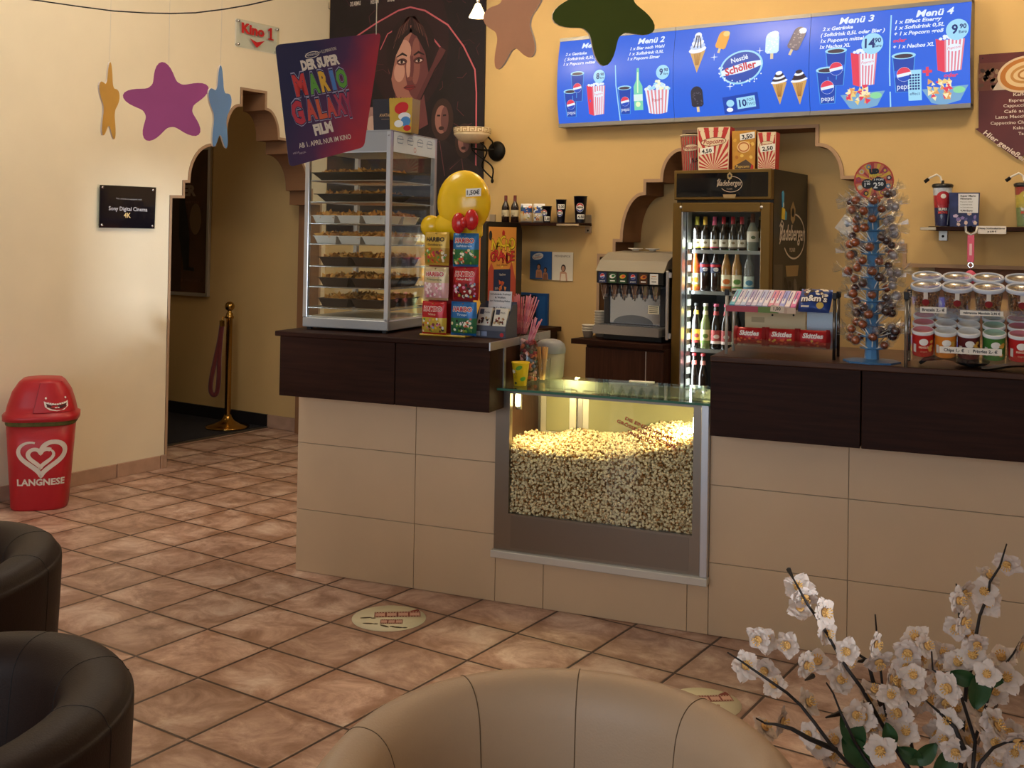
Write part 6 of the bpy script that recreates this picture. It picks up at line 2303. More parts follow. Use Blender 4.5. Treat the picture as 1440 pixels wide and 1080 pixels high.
# ---- lollipop tower
LU, LV = -0.303, 4.13
lt = cthing('lollipop_tower', 'tall blue stand studded with lollipops under a round orange price sign', 'display stand', LU, LV, TOPZ)
BLU = mat('4E86B4', .35, var=.05)
s = MB()
s.lathe([(0, 0), (.10, 0), (.10, .006), (.04, .012), (0, .012)], mat('3A6A98', .35), n=8, smooth=False)
s.build('base', lt)
s = MB()
s.lathe([(.026, .01), (.022, .06), (.02, .56), (.016, .585), (0, .588)], BLU, n=8, smooth=False)
s.build('column', lt)
for k in range(13):
    s = MB()
    z = .045 + k * .0425
    s.lathe([(.021, z), (.042, z + .004), (.043, z + .007), (.021, z + .006)], BLU, n=16, smooth=False)
    s.build('ring', lt)
s = MB()
md = plane_map((0, -.004, .655), (1, 0, 0), (0, 0, 1))
s.prism([(.069 * math.cos(2 * PI * k / 40), .069 * math.sin(2 * PI * k / 40)) for k in range(40)], md, -.003, 0, mat('D8702A', .4))
for k in range(16):
    a0 = 2 * PI * k / 16
    s.poly([(0, 0), (.064 * math.cos(a0), .064 * math.sin(a0)), (.064 * math.cos(a0 + .19), .064 * math.sin(a0 + .19))], md, ink('E8B83A' if k % 2 else 'B83A34'), .0006)
s.ring(0, 0, .069, .069, .005, md, ink('C8422E'), .0008)
for k in range(11):
    a0 = 2 * PI * k / 11 + .2
    if 1.2 < a0 < 1.9:
        continue
    s.disc(.053 * math.cos(a0), .053 * math.sin(a0), .009, .009, md, ink(rnd.choice(('A83A5A', '2A2420', 'E0C8A0', '8A2A2A', '5A86A8'))), .001, 10)
    s.disc(.053 * math.cos(a0), .053 * math.sin(a0), .005, .005, md, ink(rnd.choice(('E8D8C8', 'D8B03A', 'C84A3A'))), .0014, 8)
s.text('up', .002, .026, .024, md, BLACK, .0016, w=.034, bold=.07, rot=.1)
s.text('popping', .006, .016, .011, md, ink('E8D03A'), .002, w=.044, bold=.04, rot=.1)
s.disc(-.022, -.012, .02, .018, md, BLACK, .0016)
s.disc(.016, -.012, .027, .025, md, BLACK, .0018)
for tt, a, b, h_, w_ in (('1 POP', -.023, -.005, .005, .02), ('1', -.03, -.022, .014, None), ('00', -.018, -.015, .008, .012), ('3 POPS', .017, .001, .006, .034), ('2', .006, -.027, .02, None), ('50', .024, -.018, .012, .019)):
    s.text(tt, a, b, h_, md, WHITE, .0024, bold=.03, w=w_)
s.build('price_disc', lt)
OF = mat('A24C18', .22, .35, var=.6, scale=70)
BF = mat('4E2620', .22, .3, var=.6, scale=70)
PF = mat('A89890', .25, .1, var=.4, scale=60)
STK = mat('E8E4DC', .5)


def lolly(m, name, flat=None):
    parts = []
    t = MB()
    t.tube([(0.018, 0, 0), (.058, 0, .018)], .0017, STK, 6)
    parts.append(('stick', t))
    t = MB()
    t.ell((.069, 0, .024), .0135, .0135 if flat is None else .005, .013, m, 14, 9)
    parts.append(('candy', t))
    t = MB()
    for d, c in ((1, (.080, 0, .031)),):
        n = 12
        vs = [Vector(c)]
        ax = Vector((.9, 0, .42)).normalized()
        sd = Vector((0, 1, 0))
        up = ax.cross(sd)
        L = .03
        for i in range(n):
            a = 2 * PI * i / n
            r_ = .016 * (1 + .4 * math.sin(a * 3 + 1))
            vs.append(Vector(c) + ax * d * L * (1 + .2 * math.sin(4 * a)) + (sd * math.cos(a) + up * math.sin(a)) * r_)
        t.add(vs, [(0, 1 + i, 1 + (i + 1) % n) for i in range(n)], FILM, False)
    t.ell((.070, 0, .0245), .0175, .0165, .0165, FILM, 12, 8)
    parts.append(('wrapper', t))
    return parts


LOL = {}
for key, m in (('o', OF), ('b', BF), ('p', PF)):
    LOL[key] = lolly(m, key, 1 if key == 'p' else None)
LBL = {'o': 'shiny orange-brown wrapped lollipop on the blue tower', 'b': 'dark brown wrapped lollipop on the blue tower', 'p': 'pale lollipop in clear film on the blue tower'}
proto = {}
for lev in range(13):
    z = .045 + lev * .0425
    n = 8
    for k in range(n):
        a = 2 * PI * (k + .5 * (lev % 2)) / n + rnd.uniform(-.12, .12)
        left = math.cos(a) < 0.15 and math.sin(a) < .5
        key = rnd.choice('ooob') if left else rnd.choice('ppob')
        loc = cp(LU, LV, TOPZ + z + .005)
        rz = CR + a
        if key not in proto:
            o = thing('lollipop', LBL[key], 'lollipop', loc, rz, {'o': 'orange lollipops on the tower', 'b': 'brown lollipops on the tower', 'p': 'pale lollipops on the tower'}[key])
            for nm, t in LOL[key]:
                t.build(nm, o)
            proto[key] = o
        else:
            o = dup(proto[key], loc, rz)
        o.rotation_euler = (0, rnd.uniform(-.35, .12), rz)
        o.scale = [rnd.uniform(.98, 1.22)] * 3

# ---- tub and can rack
r2 = cthing('snack_rack', 'two-tier clear counter rack with pretzel tubs above chip cans', 'display rack', -0.17, 4.02, TOPZ)
for x in (-.012, .62):
    for y in (0.0, .23):
        s = MB()
        s.lathe([(0, 0), (.006, 0), (.006, .25), (0, .25)], mat('8E8A84', .2, .8), (x, y, 0), 12)
        s.box(x - .009, x + .009, y - .009, y + .009, .235, .262, BLACK, .002)
        s.build('post', r2)
s = MB()
RX = Matrix.Rotation(0.29, 3, 'X')
s.box(-.005, .61, -.012, .22, .030, .034, ACRYL, rot=RX, c=(0, 0, .034))
s.box(-.005, .61, -.018, -.014, .028, .06, ACRYL)
s.build('lower_shelf', r2)
s = MB()
s.box(-.005, .61, .05, .25, .182, .186, ACRYL, rot=RX, c=(0, .07, .186))
s.box(-.005, .61, .044, .048, .176, .208, ACRYL)
s.build('upper_shelf', r2)


def sign(t, s_, px0, px1, py0, py1, v, th=.002):
    u0, z0 = cuz(px0, py1, v)
    u1, z1 = cuz(px1, py1, v)
    _, zt = cuz(px0, py0, v)
    x0, x1, b0, b1 = u0 + .17, u1 + .17, z0 - TOPZ, zt - TOPZ
    y = v - 4.02
    t.box(x0, x1, y, y + th, b0, b1, ink('E6DFD2'))
    t.text(s_, (x0 + x1) / 2, b0 + (b1 - b0) * .28, (b1 - b0) * .46, front(0, y, 0), BLACK, .0005, w=(x1 - x0) * .86, bold=.03)


for s_, a in (('Brezeln 2,- €', (1294, 1331, 431, 439.5, 4.062)), ('gebrannte Mandeln 2,90 €', (1350, 1411, 436, 443, 4.062)), ('Chips 1,- €   :   Pringles 2,- €', (1321, 1409, 487, 496, 4.0))):
    t = MB()
    sign(t, s_, *a)
    t.build('price_sign', r2)
TILT = 0.29
CANC = [('B8221E', 'red'), ('D8822A', 'orange'), ('5A1C22', 'maroon'), ('3E7A34', 'green'), ('BC2226', 'bright red')]
LIDM = mat('C8D0D8', .35, alpha=.9)
for ci, px in enumerate((1297.5, 1329.5, 1362, 1398, 1434)):
    u, z = cuz(px, 499, 4.045)
    for row in range(3):
        col, nm_ = CANC[ci]
        o = cthing('chip_can', '%s chip can, %s row, in the %s column of the snack rack' % (nm_, ('front', 'middle', 'rear')[row], ('first', 'second', 'third', 'fourth', 'fifth')[ci]), 'can', u, 4.062 + row * .072, TOPZ + .047 + row * .0215, 'chip cans on the snack rack')
        o.rotation_euler.x = TILT
        t = MB()
        m = mat(col, .35, var=.03)
        t.lathe([(0, 0), (.0345, 0), (.035, .003), (.035, .082)], m, n=28)
        cm = lambda a, b, h=0.0: Vector(((.0352 + h) * math.sin(a / .035), -(.0352 + h) * math.cos(a / .035), b))
        if row == 0:
            t.disc(0.004, .055, .015, .0125, cm, WHITE, .0004, 20)
            t.text('PRINGLES', 0.004, .032, .007, cm, ink('E8D8C0'), .0004, w=.032, bold=.03)
            t.text('Original', 0.004, .018, .005, cm, ink('E8C8A0'), .0004, w=.022)
            t.rect(-.034, -.022, .015, .045, cm, ink('D8D4CC'), .0004)
            for k in range(5):
                t.disc(.03 + rnd.uniform(-.008, .008), rnd.uniform(.01, .06), .008, .006, cm, ink('D8A84A'), .0004 + k * 4e-5, 8)
        t.build('can_body', o)
        t = MB()
        t.lathe([(.0365, .078), (.037, .088), (.0345, .091), (.033, .089), (0, .0885)], LIDM if ci in (1, 2) else mat(('C87A88', '', '', '8AB0A4', 'B06A80')[ci], .35), n=28)
        t.lathe([(.0372, .080), (.0372, .0885), (.0345, .0912), (.033, .0895)], mat('D8DCE0', .3), n=28)
        t.build('lid', o)
PRZ = [mat(c, .6, var=.2, scale=60) for c in ('A8642E', 'C48644', '8A4E24')]
tubp = None
for ci, px in enumerate((1302, 1346, 1390, 1437)):
    u, z = cuz(px, 440, 4.11)
    for row in range(2):
        lb = 'clear lidded tub of pretzels, %s row, %s from the left on the snack rack' % (('front', 'back')[row], ('first', 'second', 'third', 'fourth')[ci])
        loc = cp(u, 4.135 + row * .1, TOPZ + .194 + row * .03)
        if tubp is None:
            o = thing('pretzel_tub', lb, 'tub', loc, CR, 'pretzel tubs on the snack rack')
            t = MB()
            t.lathe([(0, 0), (.037, 0), (.039, .004), (.047, .088), (.0455, .088), (.0375, .005), (0, .002)], ACRYL, n=32)
            t.build('tub_body', o)
            t = MB()
            t.lathe([(.051, .084), (.052, .090), (.051, .096), (.046, .097), (.044, .093), (0, .092)], glass_mat('lid_plastic', (.80, .84, .90), .3, .25), n=36)
            t.lathe([(.0512, .084), (.0525, .090), (.0512, .0965), (.046, .0975), (.044, .0935)], mat('C4CCDC', .3), n=36)
            t.build('lid', o)
            t = MB()
            cm = lambda a, b, h=0.0: Vector(((.042 + b * .06 + h) * math.sin(a / .047), -(.042 + b * .06 + h) * math.cos(a / .047), b))
            t.rect(-.007, .007, .056, .096, cm, ink('E0D8CC'), .002)
            t.disc(0, .046, .0125, .0125, cm, ink('8A1E22'), .0024, 16)
            t.build('sticker', o)
            t = MB()
            for k in range(75):
                zz = rnd.uniform(.008, .078)
                rr = (.028 + zz * .09) * math.sqrt(rnd.uniform(.3, 1))
                a = rnd.uniform(0, 2 * PI)
                R = rand_rot(rnd)
                c = np.array((rr * math.cos(a), rr * math.sin(a), zz))
                r0 = rnd.uniform(.007, .012)
                pts = [tuple(c + R @ np.array((r0 * math.cos(q_), r0 * .8 * math.sin(q_), 0))) for q_ in np.linspace(0, 5.9, 10)]
                pts = [(x, y, min(max(z_, .005), .083)) for x, y, z_ in pts]
                t.tube(pts, .0022, rnd.choice(PRZ), 5)
            t.build('pretzels', o, kind='stuff')
            tubp = o
        else:
            o = dup(tubp, loc, CR, lb)
        o.rotation_euler.x = TILT
# dark bag lying under the rack, grey sheet
o = cthing('folded_bag', 'black folded bag lying under the snack rack', 'bag', 0.0, 4.12, TOPZ)
t = MB()
t.tube([(-.14, 0, .006), (-.12, .0, .024), (-.06, 0, .034), (0.0, 0, .026), (.03, .0, .012), (.02, .05, .01)], [.006, .009, .010, .012, .012, .010], mat('121214', .6), 8)
t.ell((.03, .05, .018), .06, .05, .018, mat('121214', .6), 14, 8)
t.build('bag_body', o)
o = cthing('magazine', 'grey curled magazine lying under the right half of the snack rack', 'magazine', 0.19, 4.10, TOPZ)
t = MB()
t.grid(lambda a, b: Vector(((a - .5) * .26, (b - .5) * .10, .006 + .022 * math.sin(a * PI) ** 2)), 16, 1, mat('A8A498', .5))
t.grid(lambda a, b: Vector(((a - .5) * .26, (b - .5) * .10, .001 + .018 * math.sin(a * PI) ** 2)), 16, 1, mat('2A2A2C', .5))
t.build('pages', o)

# ---- right wall shelf
sx0 = ony(1306, 316, 6.0).x
SZ2 = 1.622
s2 = thing('wall_shelf', 'dark wall shelf beside the niche with drink cup, navy carton and keyring', 'shelf', (sx0, 6.158, SZ2))
MB().box(0, 0.9, -0.17, 0, -.022, 0, WENGE, .002).build('board', s2)
for x in (0.02, .8):
    s = MB()
    s.box(x, x + .045, -.012, 0, -.075, .055, mat('A8A49C', .35, .7), .002)
    s.box(x - .06, x + .02, -.174, -.02, -.02, -.004, mat('B8AC94', .4, .5), .002)
    s.lathe([(0, .003), (.006, .002), (.007, 0)], IRON, (x + .022, -.012, -.05), 10, axis=(0, -1, 0))
    s.build('bracket', s2)
yy = 6.158 - .09
for px, lb, cols in ((1325, 'clear souvenir cup with red and navy print, black lid and bent straw', ('2A2E5A', 'B02A34', 'C8D0DC')), (1441, 'souvenir cup with red and yellow print, cut by the frame edge', ('7A8A5A', 'B8A84A', '9A3A34'))):
    p = ony(px, 312, yy)
    o = thing('souvenir_cup', lb, 'cup', (p.x, yy, SZ2), .3)
    h = .215
    t = MB()
    t.lathe([(0, 0), (.034, 0), (.036, .006), (.05, h), (.048, h), (.034, .008), (0, .006)], ACRYL, n=28)
    t.build('cup_body', o)
    t = MB()
    z0 = .004
    for c, z1 in ((cols[0], .10), (cols[1], .165), (cols[2], .205)):
        t.lathe([(.0352 + z0 * .065, z0), (.0352 + z1 * .065, z1)], mat(c, .35, var=.25, scale=45), n=28)
        z0 = z1
    cm = lambda a, b, h=0.0: Vector(((.036 + b * .066 + h) * math.sin(a / .042), -(.036 + b * .066 + h) * math.cos(a / .042), b))
    t.disc(0.0, .15, .034, .036, cm, ink(cols[1]), .0006)
    t.disc(0.0, .16, .012, .012, cm, WHITE, .001)
    t.text('SUPER', 0, .085, .013, cm, WHITE, .001, w=.045, bold=.03)
    t.text('MOVIE', 0, .068, .013, cm, ink('D84A3A'), .001, w=.05, bold=.03)
    t.line([(.026, .01), (.032, .12)], .006, cm, ink('D8DCE4'), .001)
    t.build('cup_print', o)
    t = MB()
    t.lathe([(.053, h - .006), (.054, h + .006), (.045, h + .012), (0, h + .014)], mat('151316', .35), n=28)
    t.build('lid', o)
    t = MB()
    t.tube([(0, 0, h + .012), (-.012, 0, h + .05), (-.03, 0, h + .062), (-.062, 0, h + .045), (-.082, 0, h + .03)], .0055, mat('E4E0D8', .4), 8)
    t.tube([(-.07, 0, h + .038), (-.09, 0, h + .022)], .009, BLACK, 8)
    t.tube([(0, 0, h + .008), (0, 0, h + .03)], .008, BLACK, 8)
    t.build('straw', o)
p0, p1 = ony(1338, 312, yy), ony(1373, 312, yy)
b, t, fm, rm = carton('popcorn_carton', 'navy galaxy-print popcorn carton with a white menu sign on the right wall shelf', 0, 0, 0, .148, .10, .178, mat('2A3566', .5, var=.45, scale=16), mat('1C2448', .5, var=.3, scale=16), loc=((p0.x + p1.x) / 2, yy, SZ2), rotz=.22, taper=.93)
for k in range(14):
    t.disc(rnd.uniform(-.06, .06), rnd.uniform(.01, .075), rnd.uniform(.006, .016), rnd.uniform(.006, .014), fm, ink(rnd.choice(('C8B8D8', 'E0C8C0', '8A7AB8', '5A5A98'))), .0006 + k * 2e-5, 5, rot=rnd.uniform(0, 3))
t.build('carton_body', b)
t = MB()
t.rect(-.030, .068, .072, .172, fm, ink('E9ECF2'), .003)
for k, tt in enumerate(('Super Mario', 'Filmmenü', 'Popcorn mittel', 'Softdrink 0,5L', 'im Sammelbecher', '9,90 Euro')):
    big = k in (0, 1, 5)
    t.text(tt, -.02, .156 - k * .0145 - (.004 if k == 5 else 0), .009 if big else .0055, fm, BLACK, .0036, al='L', w=.0068 * len(tt) if big else .0042 * len(tt), bold=.03 if big else 0)
t.build('price_sign', b)
kx = ony(1366, 318, 5.985).x
o = thing('key_ring', 'pink strap key ring hanging from the right wall shelf\'s front edge', 'key ring', (kx, 5.984, SZ2 + .002))
t = MB()
PKS = mat('D85A7A', .4)
t.tube([(-.028, .004, 0), (-.024, -.006, -.03), (0, -.006, -.045), (.024, -.006, -.03), (.030, .004, .0)], .006, mat('E0DCD4', .35), 8)
t.tube([(-.006, -.004, 0), (0, -.006, -.03)], .010, BLACK, 8)
t.build('clasp', o)
t = MB()
t.box(-.017, .017, -.010, -.006, -.185, -.045, PKS, .002)
t.rect(-.006, .006, -.15, -.09, front(0, -.0102, 0), ink('F0C8D0'))
t.build('strap', o)
t = MB()
t.ring(0, -.20, .014, .014, .003, front(0, -.008, 0), CHROME, n=20)
t.tube([(0, -.008, -.186), (0, -.008, -.225)], .002, CHROME, 6)
t.build('split_ring', o)
t = MB()
t.ell((0, -.008, -.262), .03, .018, .036, PKS, 16, 10)
t.build('pendant', o)
t = MB()
x0, x1 = ony(1375, 322, 5.985).x, ony(1415, 322, 5.985).x
o = thing('price_label', 'small white price label on the front edge of the right wall shelf', 'label', (x0, 5.986, SZ2 - .036))
t.box(0, x1 - x0, -.002, 0, 0, .04, ink('E6E0DA'))
t.text('Disney Schlüsselanhänger', (x1 - x0) / 2, .024, .008, front(0, -.002, 0), BLACK, .0005, w=(x1 - x0) * .94, bold=.03)
t.text('je 6,90 €', (x1 - x0) / 2, .008, .008, front(0, -.002, 0), BLACK, .0005, bold=.03)
t.build('label_card', o)
o = thing('wall_card', 'small white tilted card on the niche wall behind the lollipop tower', 'card', (ony(1190, 318, 6.41).x, 6.418, ony(1190, 318, 6.41).z))
t = MB()
mp = plane_map((0, 0, 0), (.8, 0, -.6), (.6, 0, .8))
t.prism([(-.05, -.05), (.06, -.05), (.06, .05), (-.05, .05)], mp, 0, .002, ink('E4DED4'))
t.disc(.0, .01, .012, .014, mp, ink('5A6A8A'), .0025)
t.build('card_sheet', o)

# ================================================================ hanging things
rnd = random.Random(99)
# ---- small ceiling-hung halogen lamp in front of the film poster
lp = ond(672, 16, 6.6)
hl = thing('hanging_spot_lamp', 'small lit glass bell lamp hanging at the upper edge of the film poster', 'lamp', lp)
s = MB()
s.lathe([(.008, .05), (.016, .045), (.034, .005), (.055, -.035), (.053, -.036), (.030, .004), (.012, .040)], lit('FFE6B0', 3.0), n=24)
s.build('glass_shade', hl)
s = MB()
s.ell((0, 0, -.012), .018, .018, .022, lit('FFF0C8', 30), 12, 8)
s.build('bulb', hl)
s = MB()
s.lathe([(.009, .045), (.012, .06), (.009, .10), (.004, .105)], CHROME, n=12)
s.tube([(0, 0, .10), (0, 0, 3.75 - lp.z)], .004, CHROME, 6)
s.build('rod', hl)
l = bpy.data.lights.new('spot_lamp_light', 'POINT')
l.energy = 9
l.color = (1.0, .8, .5)
l.shadow_soft_size = .03
lo = bpy.data.objects.new('spot_lamp_light', l)
COL.objects.link(lo)
lo.location = lp + Vector((0, 0, -.06))


# ---- plain paper stars on threads (no faces)
def star(lb, px, py, d, wpx, hpx, yaw, col, rot=0.0, cut=None, thick=.006, n5=5):
    c = ond(px, py, d)
    yaw += math.atan2(720 - px, FPX)
    o = thing('paper_star', lb, 'paper star', c, yaw, 'hanging paper stars')
    k = d / FPX
    R = max(wpx, hpx) / 2 * k
    mp = plane_map((0, 0, 0), (1, 0, 0), (0, 0, 1))
    pts = []
    N = 90
    for i in range(N):
        a = 2 * PI * i / N + PI / 2
        f = .5 + .5 * math.cos(5 * (a - PI / 2))
        r = R * (.56 + .44 * f ** 1.5)
        x, z = r * math.cos(a + rot), r * math.sin(a + rot)
        pts.append((x, z * (hpx / wpx if wpx >= hpx else 1)))
    t = MB()
    t.prism(pts, mp, -thick / 2, thick / 2, mat(col, .55, var=.06, scale=6), mat('D8C8B8', .6))
    t.build('star_card', o)
    t = MB()
    top = max(p[1] for p in pts)
    t.tube([(0, 0, top - .005), (0, 0, 3.75 - c.z)], .0006, mat('C8C4BC', .6), 4)
    t.build('thread', o)
    return o


VY = math.atan2(-RGT.y, RGT.x) * -1
star('yellow paper star hanging nearly edge-on, left of the pink one', 153, 145, 4.5, 110, 116, VY + math.radians(76), 'D8A94A')
star('pink paper star hanging over the dark wall plaque', 236, 146, 4.3, 122, 118, VY + math.radians(-6), 'B9508E', rot=.15)
star('blue paper star turned half sideways, hanging before the arch', 309, 155, 4.4, 126, 126, VY + math.radians(75), '5A93E0', rot=.05)
star('peach and violet paper star by the film poster\'s upper edge', 722, 28, 3.3, 150, 150, VY + math.radians(-54), 'C98A62', rot=.1)
star('dark green paper star hanging before the menu boards', 850, 8, 3.1, 170, 170, VY + math.radians(28), '4A5A1C', rot=PI / 5)

# ---- hanging film board
bn = Vector((FWD.x, FWD.y, 0)).normalized()
bn = Matrix.Rotation(math.radians(24), 3, 'Z') @ (-bn)
bp0 = ond(462, 140, 3.75)
pt = lambda x, y: on(x, y, bp0, bn)
U_ = (pt(495, 190) - pt(421, 208)).normalized()
V_ = bn.cross(U_).normalized()
hb_ = thing('hanging_film_board', 'tapered navy and red cardboard film advert hanging from a wire', 'advert board', bp0)
mpb = lambda a, b, h=0.0: U_ * a + V_ * b + bn * h
def q(x, y):
    d = pt(x, y) - bp0
    return (d.dot(U_), d.dot(V_))


def board_material():
    m = bpy.data.materials.new('film_board_print')
    m.use_nodes = True
    nt = m.node_tree
    b = nt.nodes['Principled BSDF']
    tc = node(nt, 'ShaderNodeTexCoord')
    dt = node(nt, 'ShaderNodeVectorMath', operation='DOT_PRODUCT')
    dv = U_ * .9 + V_ * -.55
    dt.inputs[1].default_value = dv
    nt.links.new(tc.outputs['Object'], dt.inputs[0])
    nz = node(nt, 'ShaderNodeTexNoise')
    nz.inputs['Scale'].default_value = 9
    nt.links.new(tc.outputs['Object'], nz.inputs['Vector'])
    cr = node(nt, 'ShaderNodeValToRGB')
    e = cr.color_ramp.elements
    e[0].position, e[0].color = .30, lin('1B1E48') + (1,)
    e[1].position, e[1].color = .92, lin('A8283A') + (1,)
    x = e.new(.58)
    x.color = lin('45224E') + (1,)
    nt.links.new(math_n(nt, 'ADD', math_n(nt, 'MULTIPLY_ADD', dt.outputs['Value'], 2.2), math_n(nt, 'MULTIPLY', nz.outputs[0], .25)), cr.inputs[0])
    nt.nodes['Math'].inputs[2].default_value = .45
    for n_ in nt.nodes:
        if n_.type == 'MATH' and n_.operation == 'MULTIPLY_ADD':
            n_.inputs[2].default_value = .45
    nt.links.new(cr.outputs[0], b.inputs['Base Color'])
    b.inputs['Roughness'].default_value = .5
    return m


cor = [q(387, 63), q(536, 46), q(512, 207), q(407, 235)]
pl = []
for i in range(4):
    p, a, b_ = Vector(cor[i]), Vector(cor[i - 1]), Vector(cor[(i + 1) % 4])
    p0_, p1_ = p + (a - p).normalized() * .018, p + (b_ - p).normalized() * .018
    for k in range(6):
        f = k / 5
        pl.append(tuple(p0_ * (1 - f) ** 2 + p * 2 * f * (1 - f) + p1_ * f * f))
t = MB()
t.prism(pl[::-1], mpb, -.004, .0, board_material(), mat('24304E', .5))
t.build('board', hb_)
t = MB()
SILV, GRY = ink('D8CCBC'), ink('B8A8B0')
rb = 0.0
def wtext(s_, x0, y0, x1, y1, hpx, m, h=.0006, **k):
    a, b = q(x0, y0), q(x1, y1)
    rot = math.atan2(b[1] - a[1], b[0] - a[0])
    t.text(s_, a[0], a[1], hpx * 3.75 / FPX, mpb, m, h, al='L', w=math.hypot(b[0] - a[0], b[1] - a[1]), rot=rot, **k)


wtext('Nintendo', 431, 80, 447, 76.5, 4.5, SILV)
a, b_ = q(430, 81), q(448, 73)
t.ring((a[0] + b_[0]) / 2, (a[1] + b_[1]) / 2, .026, .011, .0025, mpb, SILV, .0006, rot=.04)
wtext('+ ILLUMINATION', 450, 75.5, 473, 70, 4.5, SILV)
wtext('DER SUPER', 425, 99, 478, 89, 13, SILV, bold=.06)
def logo(word, pts, cols):
    for ch, (x, y, hh, wd_), c in zip(word, pts, cols):
        a = q(x, y)
        for m_, bl, hh_, dz in ((ink('9C9AB4'), .11, 1.02, .0006), (ink('2A2448'), .085, 1.0, .001), (ink(c), .05, .98, .0014)):
            t.text(ch, a[0], a[1], hh * hh_ * 3.75 / FPX, mpb, m_, dz, bold=bl, w=(wd_ + bl * 22) * 3.75 / FPX * .9, rot=-.02)
logo('MARIO', ((425, 133, 28, 18), (444, 130, 26, 15), (459, 127, 27, 13), (471, 125, 26, 5), (483, 122, 25, 16)), ('C23A3A', '5E9A3E', 'D8A83A', '4A78B8', '5E9A3E'))
logo('GALAXY', ((422, 173, 30, 17), (440, 167, 27, 15), (455, 165, 26, 12), (468, 163, 26, 14), (481, 160, 28, 14), (493, 162, 32, 13)), ('B83444', 'C04A40', 'C85A3C', 'C04844', 'A83A54', '9A3454'))
wtext('FILM', 443, 190, 469, 184, 14, SILV, bold=.06)
wtext('AB 1. APRIL NUR IM KINO', 421, 208.5, 494, 195, 7, SILV, bold=.01)
for x in (417, 426):
    a = q(x, 216)
    t.text('MEGA', a[0], a[1], .006, mpb, GRY, .0006, rot=.05)
t.build('board_lettering', hb_)
t = MB()
tp_ = pt(529, 48.5) - bp0
t.tube([tuple(tp_), (tp_.x, tp_.y, 3.75 - bp0.z)], .0016, mat('9A9890', .4, .5), 6)
t.build('hanging_wire', hb_)

# ---- sagging cable
t = MB()
t.tube([ond(x, y, 3.4) for x, y in ((-60, -16), (0, -6), (55, 1), (110, 9), (160, 15.5), (205, 18.2), (240, 19), (275, 18), (315, 13), (350, 7), (385, -1), (420, -10), (460, -22))], .0022, mat('26221E', .6), 6)
tag(t.build('hanging_cable'), 'thin dark cable sagging across the top of the cream wall', 'cable')

# ================================================================ on the floor
# ---- bin
bpz = onz(56, 711)
tb = thing('waste_bin', 'red plastic swing-lid bin with white swirled heart logo and grinning mouth on the lid', 'bin', (bpz.x, bpz.y, 0), math.radians(50))
REDP = mat('B4202A', .38, var=.03, scale=5)


def sq(a, n=3.2):
    c, s_ = math.cos(a), math.sin(a)
    k = (abs(c) ** n + abs(s_) ** n) ** (-1 / n)
    return c * k, s_ * k


def loft(t, rings, m, n=96, capt=False, capb=False):
    vs, fs = [], []
    for (rx, ry, z, ox, oy) in rings:
        for i in range(n):
            x, y = sq(2 * PI * i / n)
            vs.append((ox + x * rx, oy + y * ry, z))
    for j in range(len(rings) - 1):
        for i in range(n):
            i2 = (i + 1) % n
            fs.append((j * n + i, j * n + i2, (j + 1) * n + i2, (j + 1) * n + i))
    if capb:
        fs.append(tuple(range(n - 1, -1, -1)))
    if capt:
        fs.append(tuple(range((len(rings) - 1) * n, len(rings) * n)))
    t.add(vs, fs, m, True)


s = MB()
loft(s, [(.140, .120, 0, 0, 0), (.146, .126, .012, 0, 0), (.166, .145, .30, 0, 0), (.178, .156, .50, 0, 0), (.174, .152, .50, 0, 0), (.13, .11, .05, 0, 0)], REDP, capb=True)
bd = s.build('body', tb)
s = MB()
loft(s, [(.180, .157, .462, 0, 0), (.184, .161, .47, .002, 0), (.182, .160, .492, 0, 0)], mat('5A5A2A', .6, var=.3, scale=30))
s.build('bin_liner', tb)
s = MB()
loft(s, [(.186, .164, .485, 0, 0), (.196, .174, .487, 0, 0), (.197, .175, .515, 0, 0), (.182, .162, .522, 0, 0), (.172, .152, .57, 0, 0), (.150, .135, .64, 0, 0), (.118, .122, .69, 0, 0), (.100, .110, .705, 0, 0), (.05, .07, .712, 0, 0)], REDP, capt=True)
s.build('lid', tb)
# flap on the right-hand slope, with the mouth
def lidx(z):
    zs = [(.522, .182), (.57, .172), (.64, .150), (.69, .118), (.705, .10)]
    for (z0, r0), (z1, r1) in zip(zs, zs[1:]):
        if z <= z1:
            return r0 + (r1 - r0) * (z - z0) / (z1 - z0)
    return .1
def lidy(z):
    zs = [(.522, .162), (.57, .152), (.64, .135), (.69, .122), (.705, .11)]
    for (z0, r0), (z1, r1) in zip(zs, zs[1:]):
        if z <= z1:
            return r0 + (r1 - r0) * (z - z0) / (z1 - z0)
    return .11
def on_lid(a, b, h=0.0, aim=math.radians(-62)):
    z = .535 + b
    th = aim + a / .16
    x, y = sq(th)
    n_ = Vector((x, y, .55)).normalized()
    return Vector((x * lidx(z), y * lidy(z), z)) + n_ * h


s = MB()
s.grid(lambda u, v: on_lid((u - .5) * .20 * (1 - .25 * v), v * .155, .004), 10, 8, REDP)
s.line([(-.10, .0), (-.075, .155), (.075, .155), (.10, 0), (-.10, 0)], .005, on_lid, mat('8E1820', .4), .0045)
fl = s.build('swing_flap', tb)
s = MB()
s.poly([(-.055, .06), (-.03, .046), (0, .042), (.03, .046), (.055, .06), (.05, .03), (.03, .012), (0, .006), (-.03, .012), (-.05, .03)], on_lid, ink('E8DCD4'), .0055)
s.poly([(-.046, .048), (-.02, .036), (.02, .036), (.046, .048), (.04, .03), (.02, .019), (-.02, .019), (-.04, .03)], on_lid, ink('4A1A1C'), .0062)
for k in range(8):
    s.rect(-.04 + k * .0102, -.0315 + k * .0102, .036 + abs(k - 3.5) * .0024, .044 + abs(k - 3.5) * .0024, on_lid, ink('EEE4DC'), .0068)
s.rect(-.008, .0, .021, .027, on_lid, ink('EEE4DC'), .0068)
